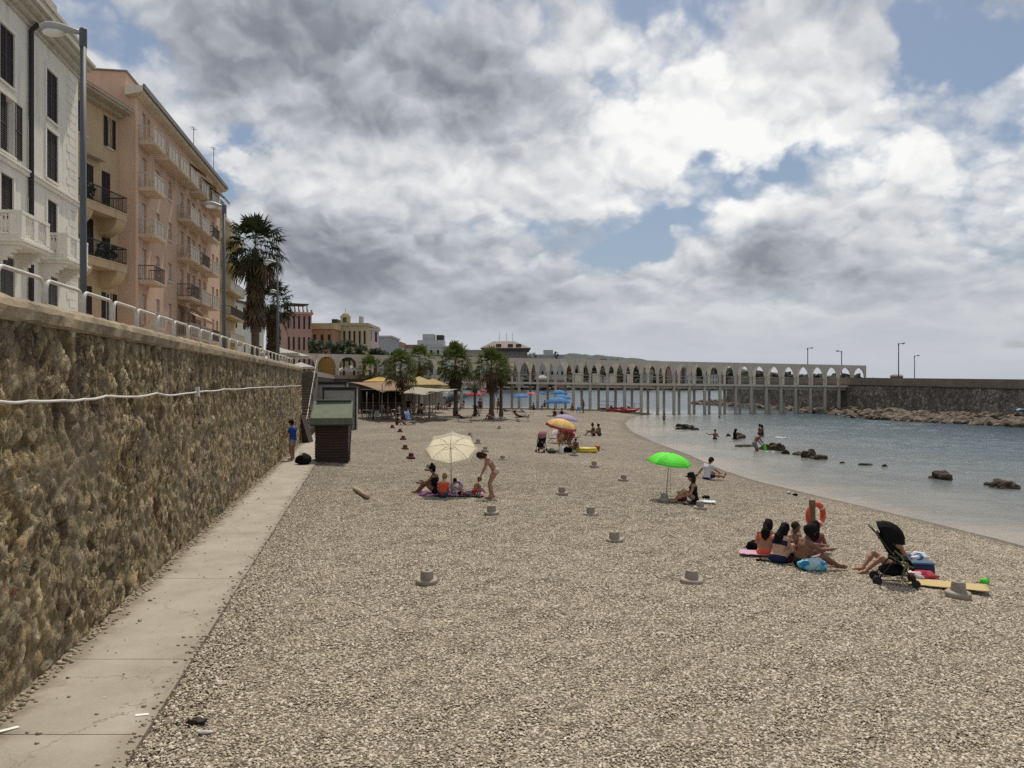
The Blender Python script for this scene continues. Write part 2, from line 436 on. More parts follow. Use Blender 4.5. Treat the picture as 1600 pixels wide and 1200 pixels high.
# ---- loose pebbles (nobody could count them): instanced on a patch of the beach
def pebble_mat():
    m, t, b = newmat('pebble_stone')
    oi = t.new('ShaderNodeObjectInfo'); co = t.coord('Object')
    k = t.m('ADD', t.m('MULTIPLY', oi.outputs['Random'], .86), t.m('MULTIPLY', t.noise(co, 3, 4), .16))
    c = t.ramp(k, STONE)
    t.link(c, b.inputs['Base Color']); b.inputs['Roughness'].default_value = .8; b.inputs['Specular IOR Level'].default_value = .25
    return m
def pebbles():
    pm = pebble_mat()
    ypts = np.concatenate([np.arange(4.5, 36, .5)])
    vs = []; fs = []; den = []
    nx = 46
    for j, y in enumerate(ypts):
        xl = -3.76-.189*y+1.64; xr = min(14.5, y*.80+1.5)
        for i in range(nx):
            x = xl+(xr-xl)*i/(nx-1); vs.append((x, y, bzs(x, y)+(.035 if i < 2 else .004))); 
            d = float(sdist(np.array([x]), np.array([y]))[0])
            den.append(0. if d < .9 else (1. if y < 14 else max(.08, .95-(y-14)/17)))
    for j in range(len(ypts)-1):
        for i in range(nx-1):
            a = j*nx+i; fs.append((a, a+1, a+nx+1, a+nx))
    me = bpy.data.meshes.new('loose_pebbles'); me.from_pydata(vs, [], fs)
    at = me.attributes.new('den', 'FLOAT', 'POINT'); at.data.foreach_set('value', np.array(den, np.float32))
    o = link_mesh('loose_pebbles', me, pm); o['kind'] = 'stuff'
    g = bpy.data.node_groups.new('pebble_scatter', 'GeometryNodeTree')
    g.interface.new_socket('Geometry', in_out='INPUT', socket_type='NodeSocketGeometry')
    g.interface.new_socket('Geometry', in_out='OUTPUT', socket_type='NodeSocketGeometry')
    N = g.nodes; L = g.links
    gi = N.new('NodeGroupInput'); go = N.new('NodeGroupOutput')
    ds = N.new('GeometryNodeDistributePointsOnFaces'); na = N.new('GeometryNodeInputNamedAttribute'); na.data_type = 'FLOAT'; na.inputs[0].default_value = 'den'
    mu = N.new('ShaderNodeMath'); mu.operation = 'MULTIPLY'; mu.inputs[1].default_value = 1750.
    L.new(na.outputs[0], mu.inputs[0]); L.new(gi.outputs[0], ds.inputs['Mesh']); L.new(mu.outputs[0], ds.inputs['Density'])
    gj = N.new('GeometryNodeGeometryToInstance')
    for k, (sx, sy, sz, seed) in enumerate(((1.25, .95, .5, 1.), (1.0, .85, .62, 7.), (1.5, .8, .45, 13.))):
        ic = N.new('GeometryNodeMeshIcoSphere'); ic.inputs['Radius'].default_value = 1; ic.inputs['Subdivisions'].default_value = 2
        sp = N.new('GeometryNodeSetPosition'); no = N.new('ShaderNodeTexNoise'); no.noise_dimensions = '4D'
        no.inputs['W'].default_value = seed; no.inputs['Scale'].default_value = .9; no.inputs['Detail'].default_value = 1
        v1 = N.new('ShaderNodeVectorMath'); v1.operation = 'SUBTRACT'; v1.inputs[1].default_value = (.5, .5, .5)
        v2 = N.new('ShaderNodeVectorMath'); v2.operation = 'SCALE'; v2.inputs[3].default_value = 1.1
        L.new(no.outputs['Color'], v1.inputs[0]); L.new(v1.outputs[0], v2.inputs[0]); L.new(v2.outputs[0], sp.inputs['Offset'])
        tr = N.new('GeometryNodeTransform'); tr.inputs['Scale'].default_value = (sx, sy, sz)
        sm = N.new('GeometryNodeSetMaterial'); sm.inputs['Material'].default_value = pm
        L.new(ic.outputs[0], sp.inputs['Geometry']); L.new(sp.outputs[0], tr.inputs['Geometry']); L.new(tr.outputs[0], sm.inputs['Geometry']); L.new(sm.outputs[0], gj.inputs[0])
    ip = N.new('GeometryNodeInstanceOnPoints'); ip.inputs['Pick Instance'].default_value = True
    L.new(ds.outputs['Points'], ip.inputs['Points']); L.new(gj.outputs[0], ip.inputs['Instance'])
    rr = N.new('FunctionNodeRandomValue'); rr.data_type = 'FLOAT_VECTOR'; rr.inputs[0].default_value = (-.45, -.45, 0); rr.inputs[1].default_value = (.45, .45, 6.28)
    L.new(rr.outputs[0], ip.inputs['Rotation'])
    rs = N.new('FunctionNodeRandomValue'); rs.data_type = 'FLOAT'
    rs.inputs[2].default_value = 0.; rs.inputs[3].default_value = 1.; rs.inputs['Seed'].default_value = 5
    p3 = N.new('ShaderNodeMath'); p3.operation = 'POWER'; p3.inputs[1].default_value = 3.2
    ma = N.new('ShaderNodeMath'); ma.operation = 'MULTIPLY_ADD'; ma.inputs[1].default_value = .0125; ma.inputs[2].default_value = .0078
    L.new(rs.outputs[1], p3.inputs[0]); L.new(p3.outputs[0], ma.inputs[0]); L.new(ma.outputs[0], ip.inputs['Scale'])
    L.new(ip.outputs[0], go.inputs[0])
    md = o.modifiers.new('scatter', 'NODES'); md.node_group = g
    return o
pebbles()

# ---- concrete path along the wall foot
def path_mat():
    m, t, b = newmat('path_concrete')
    co = t.coord('Object')
    n = t.noise(co, 1.1, 7, .62); n2 = t.noise(co, 28, 4, .6)
    k = t.m('ADD', t.m('MULTIPLY', n, .72), t.m('MULTIPLY', n2, .28))
    c = t.ramp(k, [(.3, (.225, .198, .158)), (.5, (.31, .275, .222)), (.7, (.37, .335, .275))])
    st = t.sstep(t.noise(t.mapping(co, (2.2, .7, 1)), 1.7, 5, .7), .60, .74)
    c = t.mix(t.m('MULTIPLY', st, .62), c, (.16, .135, .10))
    st2 = t.sstep(t.voro(co, .55, out='Distance'), .10, .22, 1., 0.)
    c = t.mix(t.m('MULTIPLY', st2, t.m('MULTIPLY', t.noise(co, 5, 4), .55)), c, (.14, .12, .095))
    cr = t.voro(t.vm('ADD', co, t.vm('SCALE', t.noise(co, 1.6, 5, .65, col=True), 1.1)), .42, 'DISTANCE_TO_EDGE')
    c = t.mix(t.m('MULTIPLY', t.sstep(cr, .0, .007, .6, 0.), t.sstep(t.noise(co, .35, 2), .45, .6)), c, (.07, .058, .042))
    sx = t.new('ShaderNodeSeparateXYZ'); t.link(co, sx.inputs[0])
    edge = t.m('ADD', t.m('ADD', sx.outputs[0], t.m('MULTIPLY', sx.outputs[1], .189)), 3.76)      # metres out from the wall
    ed = t.m('ADD', edge, t.m('MULTIPLY', t.m('SUBTRACT', t.noise(co, 2.4, 5, .65), .5), .7))
    c = t.mix(t.m('MULTIPLY', t.sstep(ed, .12, .42, 1., 0.), .75), c, (.15, .118, .078))
    c = t.mix(t.m('MULTIPLY', t.sstep(ed, 1.35, 1.62, 0., 1.), .45), c, (.19, .155, .11))
    t.link(c, b.inputs['Base Color']); b.inputs['Roughness'].default_value = .85
    t.link(t.bump(t.m('ADD', n2, t.m('MULTIPLY', t.noise(co, 120, 2), .5)), .25, .006), b.inputs['Normal'])
    return m
def path():
    mb = MB(); ya = -6.
    edges = [-6.0, 2.1, 5.45, 7.35, 9.35, 13.2, 17.2, 21.3, 25.6, 30, 34.6, 39.4, 44.3, 49.4, 56]
    for a, c in zip(edges, edges[1:]):
        n = max(1, int((c-a)/1.2)); g = .007
        for i in range(n):
            y0 = a+(c-a)*i/n+(g if i == 0 else 0); y1 = a+(c-a)*(i+1)/n-(g if i == n-1 else 0)
            vs = []
            for z in (-.25, .035):
                vs += [(wx(y0, -.3), y0, z), (wx(y0, 1.6), y0, z), (wx(y1, 1.6), y1, z), (wx(y1, -.3), y1, z)]
            mb.hexa(vs)
    o = mb.build('path', path_mat()); o['kind'] = 'structure'
path()
# loose grit gathered along the foot of the wall
def grit():
    mb = MB(); n = 1500
    for i in range(n):
        y = 4.5+40*random.random()**1.9; off = abs(random.gauss(0, .075))
        if random.random() < .05: off = random.random()*.6
        r = .012+.022*random.random()**2
        x = wx(y, .05+off)
        mb.blob((x, y, .035+r*.35), (r*1.2, r, r*.7), 1, .25, 1.2, i % 40)
    for i in range(700):       # stones kicked onto the path from the beach side
        y = 4.5+32*random.random()**1.7; off = 1.63-abs(random.gauss(0, .10)) if random.random() < .85 else random.uniform(.2, 1.5)
        r = .010+.016*random.random()**2
        mb.blob((wx(y, off), y, .035+r*.3), (r*1.2, r, r*.65), 1, .25, 1.2, i % 40)
    o = mb.build('wall_foot_grit', mat('grit', (.33, .27, .19), var=.5, scale=9), smooth=True); o['kind'] = 'stuff'
grit()

# ---- water
def water_mat():
    m, t, b = newmat('sea_water')
    co = t.coord('Object')
    at = t.new('ShaderNodeAttribute', attribute_name='depth'); dep = at.outputs['Fac']
    n = t.noise(co, .09, 4, .6)
    k = t.m('ADD', dep, t.m('MULTIPLY', t.m('SUBTRACT', n, .5), 1.6))
    c = t.ramp(t.m('DIVIDE', k, 4.), [(0., (.30, .26, .20)), (.07, (.20, .19, .155)), (.2, (.125, .135, .125)), (.5, (.052, .078, .090)), (1., (.032, .058, .075))])
    t.link(c, b.inputs['Base Color']); b.inputs['Roughness'].default_value = .17; b.inputs['IOR'].default_value = 1.33
    b.inputs['Specular IOR Level'].default_value = .5
    p = t.mapping(co, (1, .55, 1), (0, 0, R(22)))
    w1 = t.noise(p, .9, 5, .62, .4); w2 = t.noise(t.mapping(co, (.6, 1.5, 1), (0, 0, R(8))), 2.6, 5, .66, .5); w3 = t.noise(t.mapping(co, (1, .35, 1), (0, 0, R(-15))), .22, 3, .5)
    h = t.m('ADD', t.m('ADD', t.m('MULTIPLY', w1, 1.), t.m('MULTIPLY', w2, 1.1)), t.m('MULTIPLY', w3, 1.6))
    st = t.sstep(k, -.3, 1.4, .34, .85)
    nb = t.new('ShaderNodeBump'); t.link(h, nb.inputs['Height']); t.link(st, nb.inputs['Strength']); nb.inputs['Distance'].default_value = .10
    t.link(nb.outputs[0], b.inputs['Normal'])
    return m
def geo(a, b, n, first):
    return a+first*np.concatenate([[0], np.cumsum(np.geomspace(1, ((b-a)/first)/n*3.2, n))])
yw = np.concatenate([np.arange(-15, 16, 1.), np.arange(16, 62, .17), np.arange(62, 120, .30), np.arange(120, 140, .9), [145, 155, 170, 190, 220, 260, 320, 420, 600, 900, 1500, 3000, 6000, 12000]])
xw = np.concatenate([[-9000, -3000, -1000, -400, -150, -60], np.arange(-20, 8, .8), np.arange(8, 58, .18), [59, 61, 64, 70, 80, 100, 140, 200, 300, 500, 900, 2000, 5000, 12000]])
def waves(x, y):
    r_ = np.random.default_rng(4); z = np.zeros(x.shape)
    for i in range(30):
        lam = .75*1.075**i*r_.uniform(.9, 1.1); a = R(-118)+r_.normal(0, .55); k = 2*math.pi/lam
        z += .0075*lam**.75*np.sin(k*(x*math.cos(a)+y*math.sin(a))+r_.uniform(0, 6.28)+.6*np.sin(.31*x+.23*y+i))
    gust = .62+.38*np.sin(.21*x+1.3*np.sin(.13*y))*np.sin(.17*y+.9*np.sin(.11*x+2))
    d = -sdist(x, y); cal = np.clip((d-.1)/5., 0.0, 1)*.8+.2*np.clip(d/.5, 0, 1)
    f_ = np.clip((60-x)/4, 0, 1)*np.clip((x-7)/3, 0, 1)*np.clip((122-y)/10, 0, 1)*np.clip((y-15)/3, 0, 1)
    return -1.0+z*gust*cal*f_*.78
grid_mesh('sea_water', xw, yw, waves, water_mat(), attr=('depth', lambda x, y: -sdist(x, y)*.11+0.0))
# foam and splash specks on the water (a swimmer's wake, ripples breaking by the rocks)
def foam():
    mb = MB()
    def patch(px, py, w, d, seed, n=26):
        c = seapt(px, py)
        for i in range(n):
            a = random.random()*6.28; k = random.random()**.7
            x = c[0]+math.cos(a)*w*k; y = c[1]+math.sin(a)*d*k
            mb.blob((x, y, -.985), (.06+.09*random.random(), .07, .022), 1, .3, 1.4, seed+i)
    patch(1221, 684, .55, .8, 3, 26); patch(1122, 657, .8, .5, 50, 14); patch(1028, 661, .7, .3, 80, 9); patch(1206, 706, .5, .3, 120, 8)
    o = mb.build('sea_foam', mat('foam', (.78, .80, .80), var=.1), smooth=True); o['kind'] = 'stuff'
foam()

# ---- promenade level behind the wall, terrace behind the arcade
def promenade():
    pm = mat('promenade_paving', (.30, .27, .23), var=.2, scale=1.2, bump=.2)
    mb = MB()
    L = [(wx(-12, -.7), -12), (wx(44, -.7), 44), (wx(44.2, -1.3), 44.2), (wx(58, -1.3), 58), (wx(58, -.35), 58.2), (wx(98, -.35), 98), (-13.2, 103.4), (-12.5, 135), (-14, 200), (-14, 262)]
    top = [(x, y, 4.28) for x, y in L]+[(-260, 262, 4.28), (-260, -12, 4.28)]
    n = len(top); bot = [(x, y, 3.9) for x, y, z in top]
    mb.add(top+bot, [tuple(range(n)), tuple(range(2*n-1, n-1, -1))]+[(i, i+n, (i+1) % n+n, (i+1) % n) for i in range(n)])
    o = mb.build('promenade', pm); o['kind'] = 'structure'
promenade()

# ---- far shore, hills
def far_mat(name, a, b_, c_):
    m, t, b = newmat(name); co = t.coord('Object')
    n = t.noise(co, .045, 6, .7); v = t.noise(co, .011, 3)
    c = t.ramp(t.m('ADD', t.m('MULTIPLY', n, .7), t.m('MULTIPLY', v, .3)), [(.36, a), (.5, b_), (.64, c_)])
    t.link(c, b.inputs['Base Color']); b.inputs['Roughness'].default_value = .95; b.inputs['Specular IOR Level'].default_value = .1
    return m
def ridge(name, Y0, depth, prof, m, base=-2, nrow=26, rough=1., ncol=220, kind='structure'):
    pxs = np.linspace(prof[0][0], prof[-1][0], ncol); tops = np.interp(pxs, [p[0] for p in prof], [p[1] for p in prof])
    vs = []; fs = []
    for j in range(nrow):
        t = j/(nrow-1); Y = Y0+depth*t
        for i, px in enumerate(pxs):
            x = (px-800)/F*Y
            zt = EYE-(tops[i]-HOR)/F*(Y0+depth*.75)
            s = min(1, t/.75); s = s*s*(3-2*s); 
            z = base+(zt-base)*(s if t < .75 else 1-(t-.75)*.9)
            z += rough*(mnoise.fractal(Vector((x*.03, Y*.03, 2.3)), 1., 2., 4))*min(1, t*4)
            vs.append((x, Y, z))
    for j in range(nrow-1):
        for i in range(ncol-1):
            a = j*ncol+i; fs.append((a, a+1, a+ncol+1, a+ncol))
    me = bpy.data.meshes.new(name); me.from_pydata(vs, [], fs)
    o = link_mesh(name, me, m, None, True); o['kind'] = kind
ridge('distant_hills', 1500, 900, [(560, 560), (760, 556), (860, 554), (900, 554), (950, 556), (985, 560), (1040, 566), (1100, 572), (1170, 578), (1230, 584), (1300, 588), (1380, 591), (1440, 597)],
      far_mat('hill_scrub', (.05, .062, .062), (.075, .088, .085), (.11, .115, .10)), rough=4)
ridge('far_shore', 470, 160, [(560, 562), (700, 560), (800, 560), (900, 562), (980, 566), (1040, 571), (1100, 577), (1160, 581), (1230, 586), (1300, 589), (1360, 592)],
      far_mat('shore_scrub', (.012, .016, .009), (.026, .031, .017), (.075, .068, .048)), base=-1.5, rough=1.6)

def far_scrub():
    rnd = random.Random(31); mb = MB()
    for i in range(620):
        px = rnd.uniform(640, 1345); Y = rnd.uniform(474, 560); top = np.interp(px, [560, 800, 900, 980, 1040, 1100, 1160, 1230, 1300, 1360], [562, 560, 562, 566, 571, 577, 581, 586, 589, 592])
        f_ = (Y-472)/120; z = -1+f_*1.1*(EYE-(top-HOR)/F*590+1); r = rnd.uniform(1.2, 3.4); c = PX(px, Y)
        mb.blob((c.x, c.y, z+r*.5), (r*1.3, r, r), 2, .55, 1.8, i % 70)
    o = mb.build('far_shore_scrub', mat('scrub_leaf', (.018, .025, .012), var=.6, scale=.6, rough=.9, bump=1., bscale=1.2, bdist=.5)); o['kind'] = 'stuff'
far_scrub()
# ================================================================ sea wall, cable, hoops, lamps, stairs
def rubble_mat():
    m, t, b = newmat('rubble_stone')
    co = t.coord('Object'); at = t.new('ShaderNodeAttribute', attribute_name='Col')
    n = t.noise(co, 26, 6, .7); n2 = t.noise(co, 2.1, 5, .6)
    c = t.mix(1., at.outputs['Color'], t.ramp(n, [(.3, .55), (.5, 1.), (.72, 1.5)]), 'MULTIPLY')
    c = t.mix(t.m('MULTIPLY', t.sstep(n2, .52, .68), .5), c, (.085, .07, .048))
    t.link(c, b.inputs['Base Color']); b.inputs['Roughness'].default_value = .92; b.inputs['Specular IOR Level'].default_value = .12
    cw = t.vm('ADD', co, t.vm('SCALE', t.noise(co, 7, 4, .6, col=True), .09))
    ed = t.voro(t.mapping(cw, (1, 1, .75)), 7.6, 'DISTANCE_TO_EDGE'); cell = t.voro(t.mapping(cw, (1, 1, .75)), 7.6, out='Color')
    pm = t.sstep(t.noise(co, 1.0, 4, .6), .44, .60, .10, 1.)
    sx = t.new('ShaderNodeSeparateXYZ'); t.link(cell, sx.inputs[0])
    c = t.mix(t.m('MULTIPLY', t.m('MULTIPLY', t.sstep(ed, .0, .06, 1., 0.), pm), .55), c, (.052, .038, .024))
    c = t.mix(pm, c, t.ramp(sx.outputs[0], [(0., .62), (.5, 1.), (1., 1.42)]), 'MULTIPLY')
    c = t.mix(t.m('MULTIPLY', t.sstep(t.noise(co, .8, 6, .7), .50, .64), .5), c, (.25, .222, .175))
    sz = t.new('ShaderNodeSeparateXYZ'); t.link(co, sz.inputs[0])
    top_dark = t.m('MULTIPLY', t.sstep(t.noise(t.mapping(co, (2.2, 2.2, .22)), 1.3, 6, .65), .42, .62), t.sstep(t.m('ADD', sz.outputs[2], t.m('MULTIPLY', t.noise(co, .8, 4), 1.4)), 2.9, 4.4))  # streaky darker tone towards the top of the wall
    c = t.mix(t.m('MULTIPLY', top_dark, .6), c, (.075, .06, .042))
    t.link(c, b.inputs['Base Color'])
    h = t.m('ADD', t.m('ADD', t.m('MULTIPLY', t.noise(co, 30, 7, .72), 1.), t.m('MULTIPLY', t.m('MULTIPLY', t.sstep(ed, .0, .12), pm), 1.1)), t.m('MULTIPLY', sx.outputs[1], .5))
    t.link(t.bump(h, 1., .05), b.inputs['Normal'])
    return m
RUB = rubble_mat()
def hash1(p): 
    s = math.sin(p[0]*127.1+p[1]*311.7)*43758.5453; return s-math.floor(s)
PAL = [(.25, .185, .098), (.20, .145, .072), (.29, .225, .13), (.155, .112, .06), (.23, .175, .095), (.33, .27, .175), (.18, .142, .085), (.26, .21, .13)]
def rubble_wall(name, o, u, L, z0, z1, parent, ds, dz, relief=1., stone=(.27, .24), cap=None):
    nrm = Vector((u.y, -u.x, 0)); ss = [0.]
    while ss[-1] < L: ss.append(ss[-1]+ds(ss[-1]))
    zs = np.arange(z0, z1+dz*.5, dz); vs = []; cs = []
    for s in ss:
        for z in zs:
            q = Vector((s, z, 0)); 
            w = mnoise.noise_vector(q*1.6)*.16+mnoise.noise_vector(q*5.)*.05
            big = mnoise.noise(q*.9+Vector((7, 2, 0))) > .02          # rows of larger or smaller rubble
            sx_, sz_ = (stone[0], stone[1]) if big else (stone[0]*.5, stone[1]*.62)
            dd, pp = mnoise.voronoi(Vector(((s+w.x)/sx_, (z+w.y)/sz_*.85, 0 if big else 5)))
            e = dd[1]-dd[0]; r1 = hash1(pp[0]); r2 = hash1((pp[0][1], pp[0][0]))
            pt_ = max(.12, min(1, .40+2.4*mnoise.noise(q*.75+Vector((2, 8, 1)))))      # patches still pointed with mortar
            k = max(0, min(1, e/.13)); k = k*k*(3-2*k)
            er = mnoise.noise(q*.7+Vector((3, 1, 0)))*.5+.5         # where mortar has eroded away
            h = pt_*k*(.014+(.030 if big else .020)*r1)*(.35+1.0*er)+(1-pt_)*.022
            if r2 > .95: h = -.045*k
            f = mnoise.fractal(q*4.3, .85, 2.1, 6)
            h += .036*f+.03*mnoise.noise(q*.55)-.035*max(0, mnoise.noise(q*1.9+Vector((0, 9, 4)))-.25)
            h *= relief
            vs.append(o+u*s+nrm*h+Vector((0, 0, z)))
            c = Vector(PAL[int(r1*7.99)])*(1.36+.82*r2)
            if r1*r2 > .90: c = Vector((.33, .115, .055))
            mort = Vector((.275, .218, .138))*(.8+.5*er)
            cc = mort.lerp(c, min(1, k*1.15)*(.25+.75*pt_))*(1+.35*f)
            if r2 > .93: cc *= .55
            cs.append((max(.01, cc.x), max(.01, cc.y), max(.01, cc.z), 1))
    nz = len(zs); fs = []
    for i in range(len(ss)-1):
        for j in range(nz-1):
            a = i*nz+j; fs.append((a, a+nz, a+nz+1, a+1))
    me = bpy.data.meshes.new(name); off = root_of(parent).location
    me.from_pydata([v-off for v in vs], [], fs)
    ca = me.color_attributes.new('Col', 'FLOAT_COLOR', 'POINT'); ca.data.foreach_set('color', np.array(cs, np.float32).ravel())
    return link_mesh(name, me, RUB, parent, True)
W0 = Vector((wx(-3), -3, 0)); WLEN = 47*1.0177
sw = thing('stone_sea_wall', 'long tall rough rubble stone wall with a concrete coping beside the concrete path', 'wall', (wx(20), 20, 0))
rubble_wall('stone_face', W0, WU, WLEN, -.1, 4.06, sw, lambda s: .028 if s < 15 else .028+.0015*(s-15), .030)
mb = MB()
# body behind the face and end return
def wq(s, n, z): return W0+WU*s+WN*n+Vector((0, 0, z))
mb.hexa([wq(0, -.75, -.2), wq(0, -.1, -.2), wq(WLEN, -.1, -.2), wq(WLEN, -.75, -.2), wq(0, -.75, 4.04), wq(0, -.1, 4.04), wq(WLEN, -.1, 4.04), wq(WLEN, -.75, 3.84)])
mb.build('wall_core', mat('wall_core_stone', (.16, .13, .09), var=.4, scale=3, bump=.6, bscale=14, bdist=.05), sw, True)
def coping():
    mb = MB(); s = 0.; i = 0
    while s < WLEN:
        L = 1.25+.5*random.random(); e = min(s+L, WLEN+.05); j = random.uniform(-.010, .010); zt = 4.33+random.uniform(-.012, .012)
        # rounded nose profile, each slab slightly out of line
        prof = [(-.75, 4.05), (.045+j, 4.05), (.08+j, 4.085), (.085+j, 4.20), (.045+j, 4.275), (-.05+j, zt), (-.75, zt)]
        sub = 9; rows = []
        for a in range(sub+1):
            t = s+.0015+(e-s-.003)*a/sub
            wob = [mnoise.noise(Vector((t*3.1, k*1.7, 4)))*.028 + mnoise.noise(Vector((t*9, k*2.7, 1)))*.016 for k in range(len(prof))]
            rows.append([wq(t, p[0]+(wob[k] if 0 < k < 6 else 0), p[1]+(wob[(k+3) % 7]*.6 if 0 < k else 0)) for k, p in enumerate(prof)])
        k = len(prof); vs = [p for r in rows for p in r]; fs = []
        for a in range(sub):
            for b in range(k):
                c = a*k+b; d = a*k+(b+1) % k; fs.append((c, c+k, d+k, d))
        fs += [tuple(range(k)), tuple(range(sub*k+k-1, sub*k-1, -1))]
        mb.add(vs, fs); s = e
    mb.build('coping', mat('coping_concrete', (.235, .18, .112), var=.5, scale=1.6, bump=.6, bscale=26, bdist=.02, stain=.55), sw, True)
coping()
# white cable
def cable():
    pts = []; px_y = [(-160, 633), (-60, 629), (0, 626.5), (45, 626), (100, 626.5), (130, 623), (165, 619), (205, 619.5), (245, 615), (270, 617), (308, 612), (350, 608.5), (400, 605.5), (455, 603), (470, 602.5)]
    for px, py in px_y:
        Y = 3.60/((800-px)/F-.189) if px > -200 else 0
        Y = (3.60)/((800-px)/F-.189); x = wx(Y, .16); Y2 = Y
        pts.append(Vector((x, Y2, EYE-(py-HOR)/F*Y2)))
    fine = []
    for a, b in zip(pts, pts[1:]):
        for i in range(4):
            t = i/4; p = a.lerp(b, t); p.z += .008*math.sin(p.y*3.)-.012*math.sin(t*math.pi); fine.append(p)
    fine.append(pts[-1])
    th = thing('cable_conduit', 'thin white sagging cable strung along the stone wall', 'cable', tuple(pts[6]))
    MB().tube(fine, .016, 8).build('cable', mat('white_cable', (.62, .60, .56), var=.12, rough=.55), th, True, True)
    c = pts[10]; mb = MB(); mb.cbox(c, .08, .10, .20, math.atan2(-.189, 1)*-1)
    mb.build('clip_box', mat('white_cable', (.62, .6, .56)), th, True)
cable()
# hoop rails
HO = mat('hoop_paint', (.52, .50, .44), var=.16, scale=6, rough=.5, stain=.3, spec=.4)
def hoop_proto():
    t = thing('hoop_railing', 'x', 'railing', (0, 0, 0), 0, 'tubular hoop rails along the wall top')
    r = .13; L = 1.28; H = .43; pts = [(0, 0, -.35), (0, 0, H-r)]
    for k in range(1, 6):
        a = math.pi/2*k/6; pts.append((0, r-r*math.cos(a), H-r+r*math.sin(a)))
    pts += [(0, r, H), (0, L-r, H)]
    for k in range(1, 6):
        a = math.pi/2*k/6; pts.append((0, L-r+r*math.sin(a), H-r+r*math.cos(a)))
    pts += [(0, L, H-r), (0, L, -.35)]
    MB().tube(pts, .027, 10).build('tube', HO, t, smooth=True)
    for y in (0, L): MB().lathe([(.07, -.06), (.07, -.045), (.035, -.035)], (0, y, .06), 12).build('base_flange', HO, t)
    return t
hp = hoop_proto(); ang = math.atan2(.189, 1)
for i in range(-2, 34):
    Y = 8.86+1.362*i; x = wx(Y, -.50)
    lab = 'light grey tubular hoop rail on the wall top, %s from the near end' % (ordn(i) if i >= 0 else ('just outside the picture edge' if i == -1 else 'farther outside the picture edge'))
    if i < 0: continue
    if Y > 44 and Y < 58: x = wx(Y, -1.5)
    o = hp if i == 0 else dup(hp)
    o.location = (x, Y, 4.335 if Y < 44 else 4.29); o.rotation_euler = (0, random.uniform(-.015, .015), ang); o['label'] = lab
# street lamps
LP = mat('lamp_post_paint', (.075, .082, .088), var=.2, scale=3, rough=.55, spec=.4, stain=.2)
LH = mat('lamp_head_grey', (.30, .30, .29), var=.2, rough=.45, spec=.5)
LG = mat('lamp_glass', (.62, .62, .58), var=.1, rough=.2)
def lamp(loc, H, label, ang=math.pi, arm=.8, r=.062, group='street lamps along the promenade', heads=None):
    t = thing('street_lamp', label, 'street lamp', loc, ang, group)
    mb = MB(); mb.tube([(0, 0, -.1), (0, 0, 1.2), (0, 0, H)], [r*1.08, r, r*.92], 12); mb.lathe([(r*1.9, 0), (r*1.9, .03), (r*1.2, .09)], n=14)
    mb.build('pole', LP, t, smooth=True)
    mb = MB(); mb.lathe([(r*1.12, H-.28), (r*1.12, H+.05), (r*.6, H+.075)], n=12); mb.build('collar', LP, t)
    for hz in (heads or [0.]):
        z = H-hz
        hd = MB(); sec = [(.0, .045, .04, .0), (.18, .07, .06, .03), (.36, .11, .085, .07), (.56, .14, .10, .10), (.72, .125, .09, .115), (.84, .07, .05, .12), (.87, .01, .01, .12)]
        vs = []; n = 12
        for (x, w, h, dzz) in sec:
            for j in range(n):
                a = 2*math.pi*j/n; vs.append((x*arm/.87, w*math.cos(a), z-.02+dzz+h*math.sin(a)*(1 if math.sin(a) > 0 else .75)))
        fs = [(i*n+j, i*n+(j+1) % n, (i+1)*n+(j+1) % n, (i+1)*n+j) for i in range(len(sec)-1) for j in range(n)]+[tuple(range(n-1, -1, -1))]
        hd.add(vs, fs); ho = hd.build('lamp_head', LH, t, smooth=True)
        g = MB(); g.blob((.58*arm/.87, 0, z-.005), (.22, .105, .085), 2, 0, 1, 0); g.build('lens', LG, ho, smooth=True)
    return t
lamp((PX(130, 14.1).x, 14.1, 4.29), 5.55, 'dark grey lamp post standing before the white balconied house, nearest of the row', arm=.80, r=.058)
lamp((PX(350, 28).x, 28, 4.29), 5.55, 'dark grey lamp post in front of the end of the pink apartment block', arm=.68)
lamp((PX(433.5, 44.5).x, 44.5, 4.29), 6.1, 'lamp post beside the tall palm on the promenade, with the highest pale head', arm=.8)
lamp((PX(435, 56).x, 56, 4.29), 5.75, 'lamp post almost hidden behind another one beside the palms, middle pale head', arm=.62)
lamp((PX(436, 71).x, 71, 4.29), 5.7, 'farthest lamp post behind the palms, lowest of the three pale heads', arm=.68)
# stairs beyond the end of the wall
st = thing('beach_stairs', 'narrow concrete stairs climbing from the path to the promenade past the wall end', 'stairs', (wx(46), 46, 0))
mb = MB(); nst = 24
for i in range(nst):
    s0 = 44.6+i*.42; z = .17*(i+1)
    for yy in [s0]:
        a, b = yy, yy+.44
        mb.hexa([(wx(a, -.85), a, z-.17 if i else 0), (wx(a, .25), a, z-.17 if i else 0), (wx(b, .25), b, 0), (wx(b, -.85), b, 0),
                 (wx(a, -.85), a, z), (wx(a, .25), a, z), (wx(b, .25), b, z), (wx(b, -.85), b, z)])
mb.build('steps', mat('step_concrete', (.13, .105, .08), var=.3, scale=3, bump=.2), st, True)
mb = MB(); pts = []
for s0, z in ((44.8, 1.05), (54.6, 5.05), (56.2, 5.1)): pts.append((wx(s0, .2), s0, z))
mb.tube(pts, .022, 8)
for k in range(6):
    s0 = 44.8+k*1.95; z = .17*(1+int((s0-44.6)/.42)); mb.tube([(wx(s0, .2), s0, z-.05), (wx(s0, .2), s0, z+.98)], .022, 6)
mb.build('handrail', mat('rail_white', (.42, .40, .36), var=.1, rough=.5), st, True)
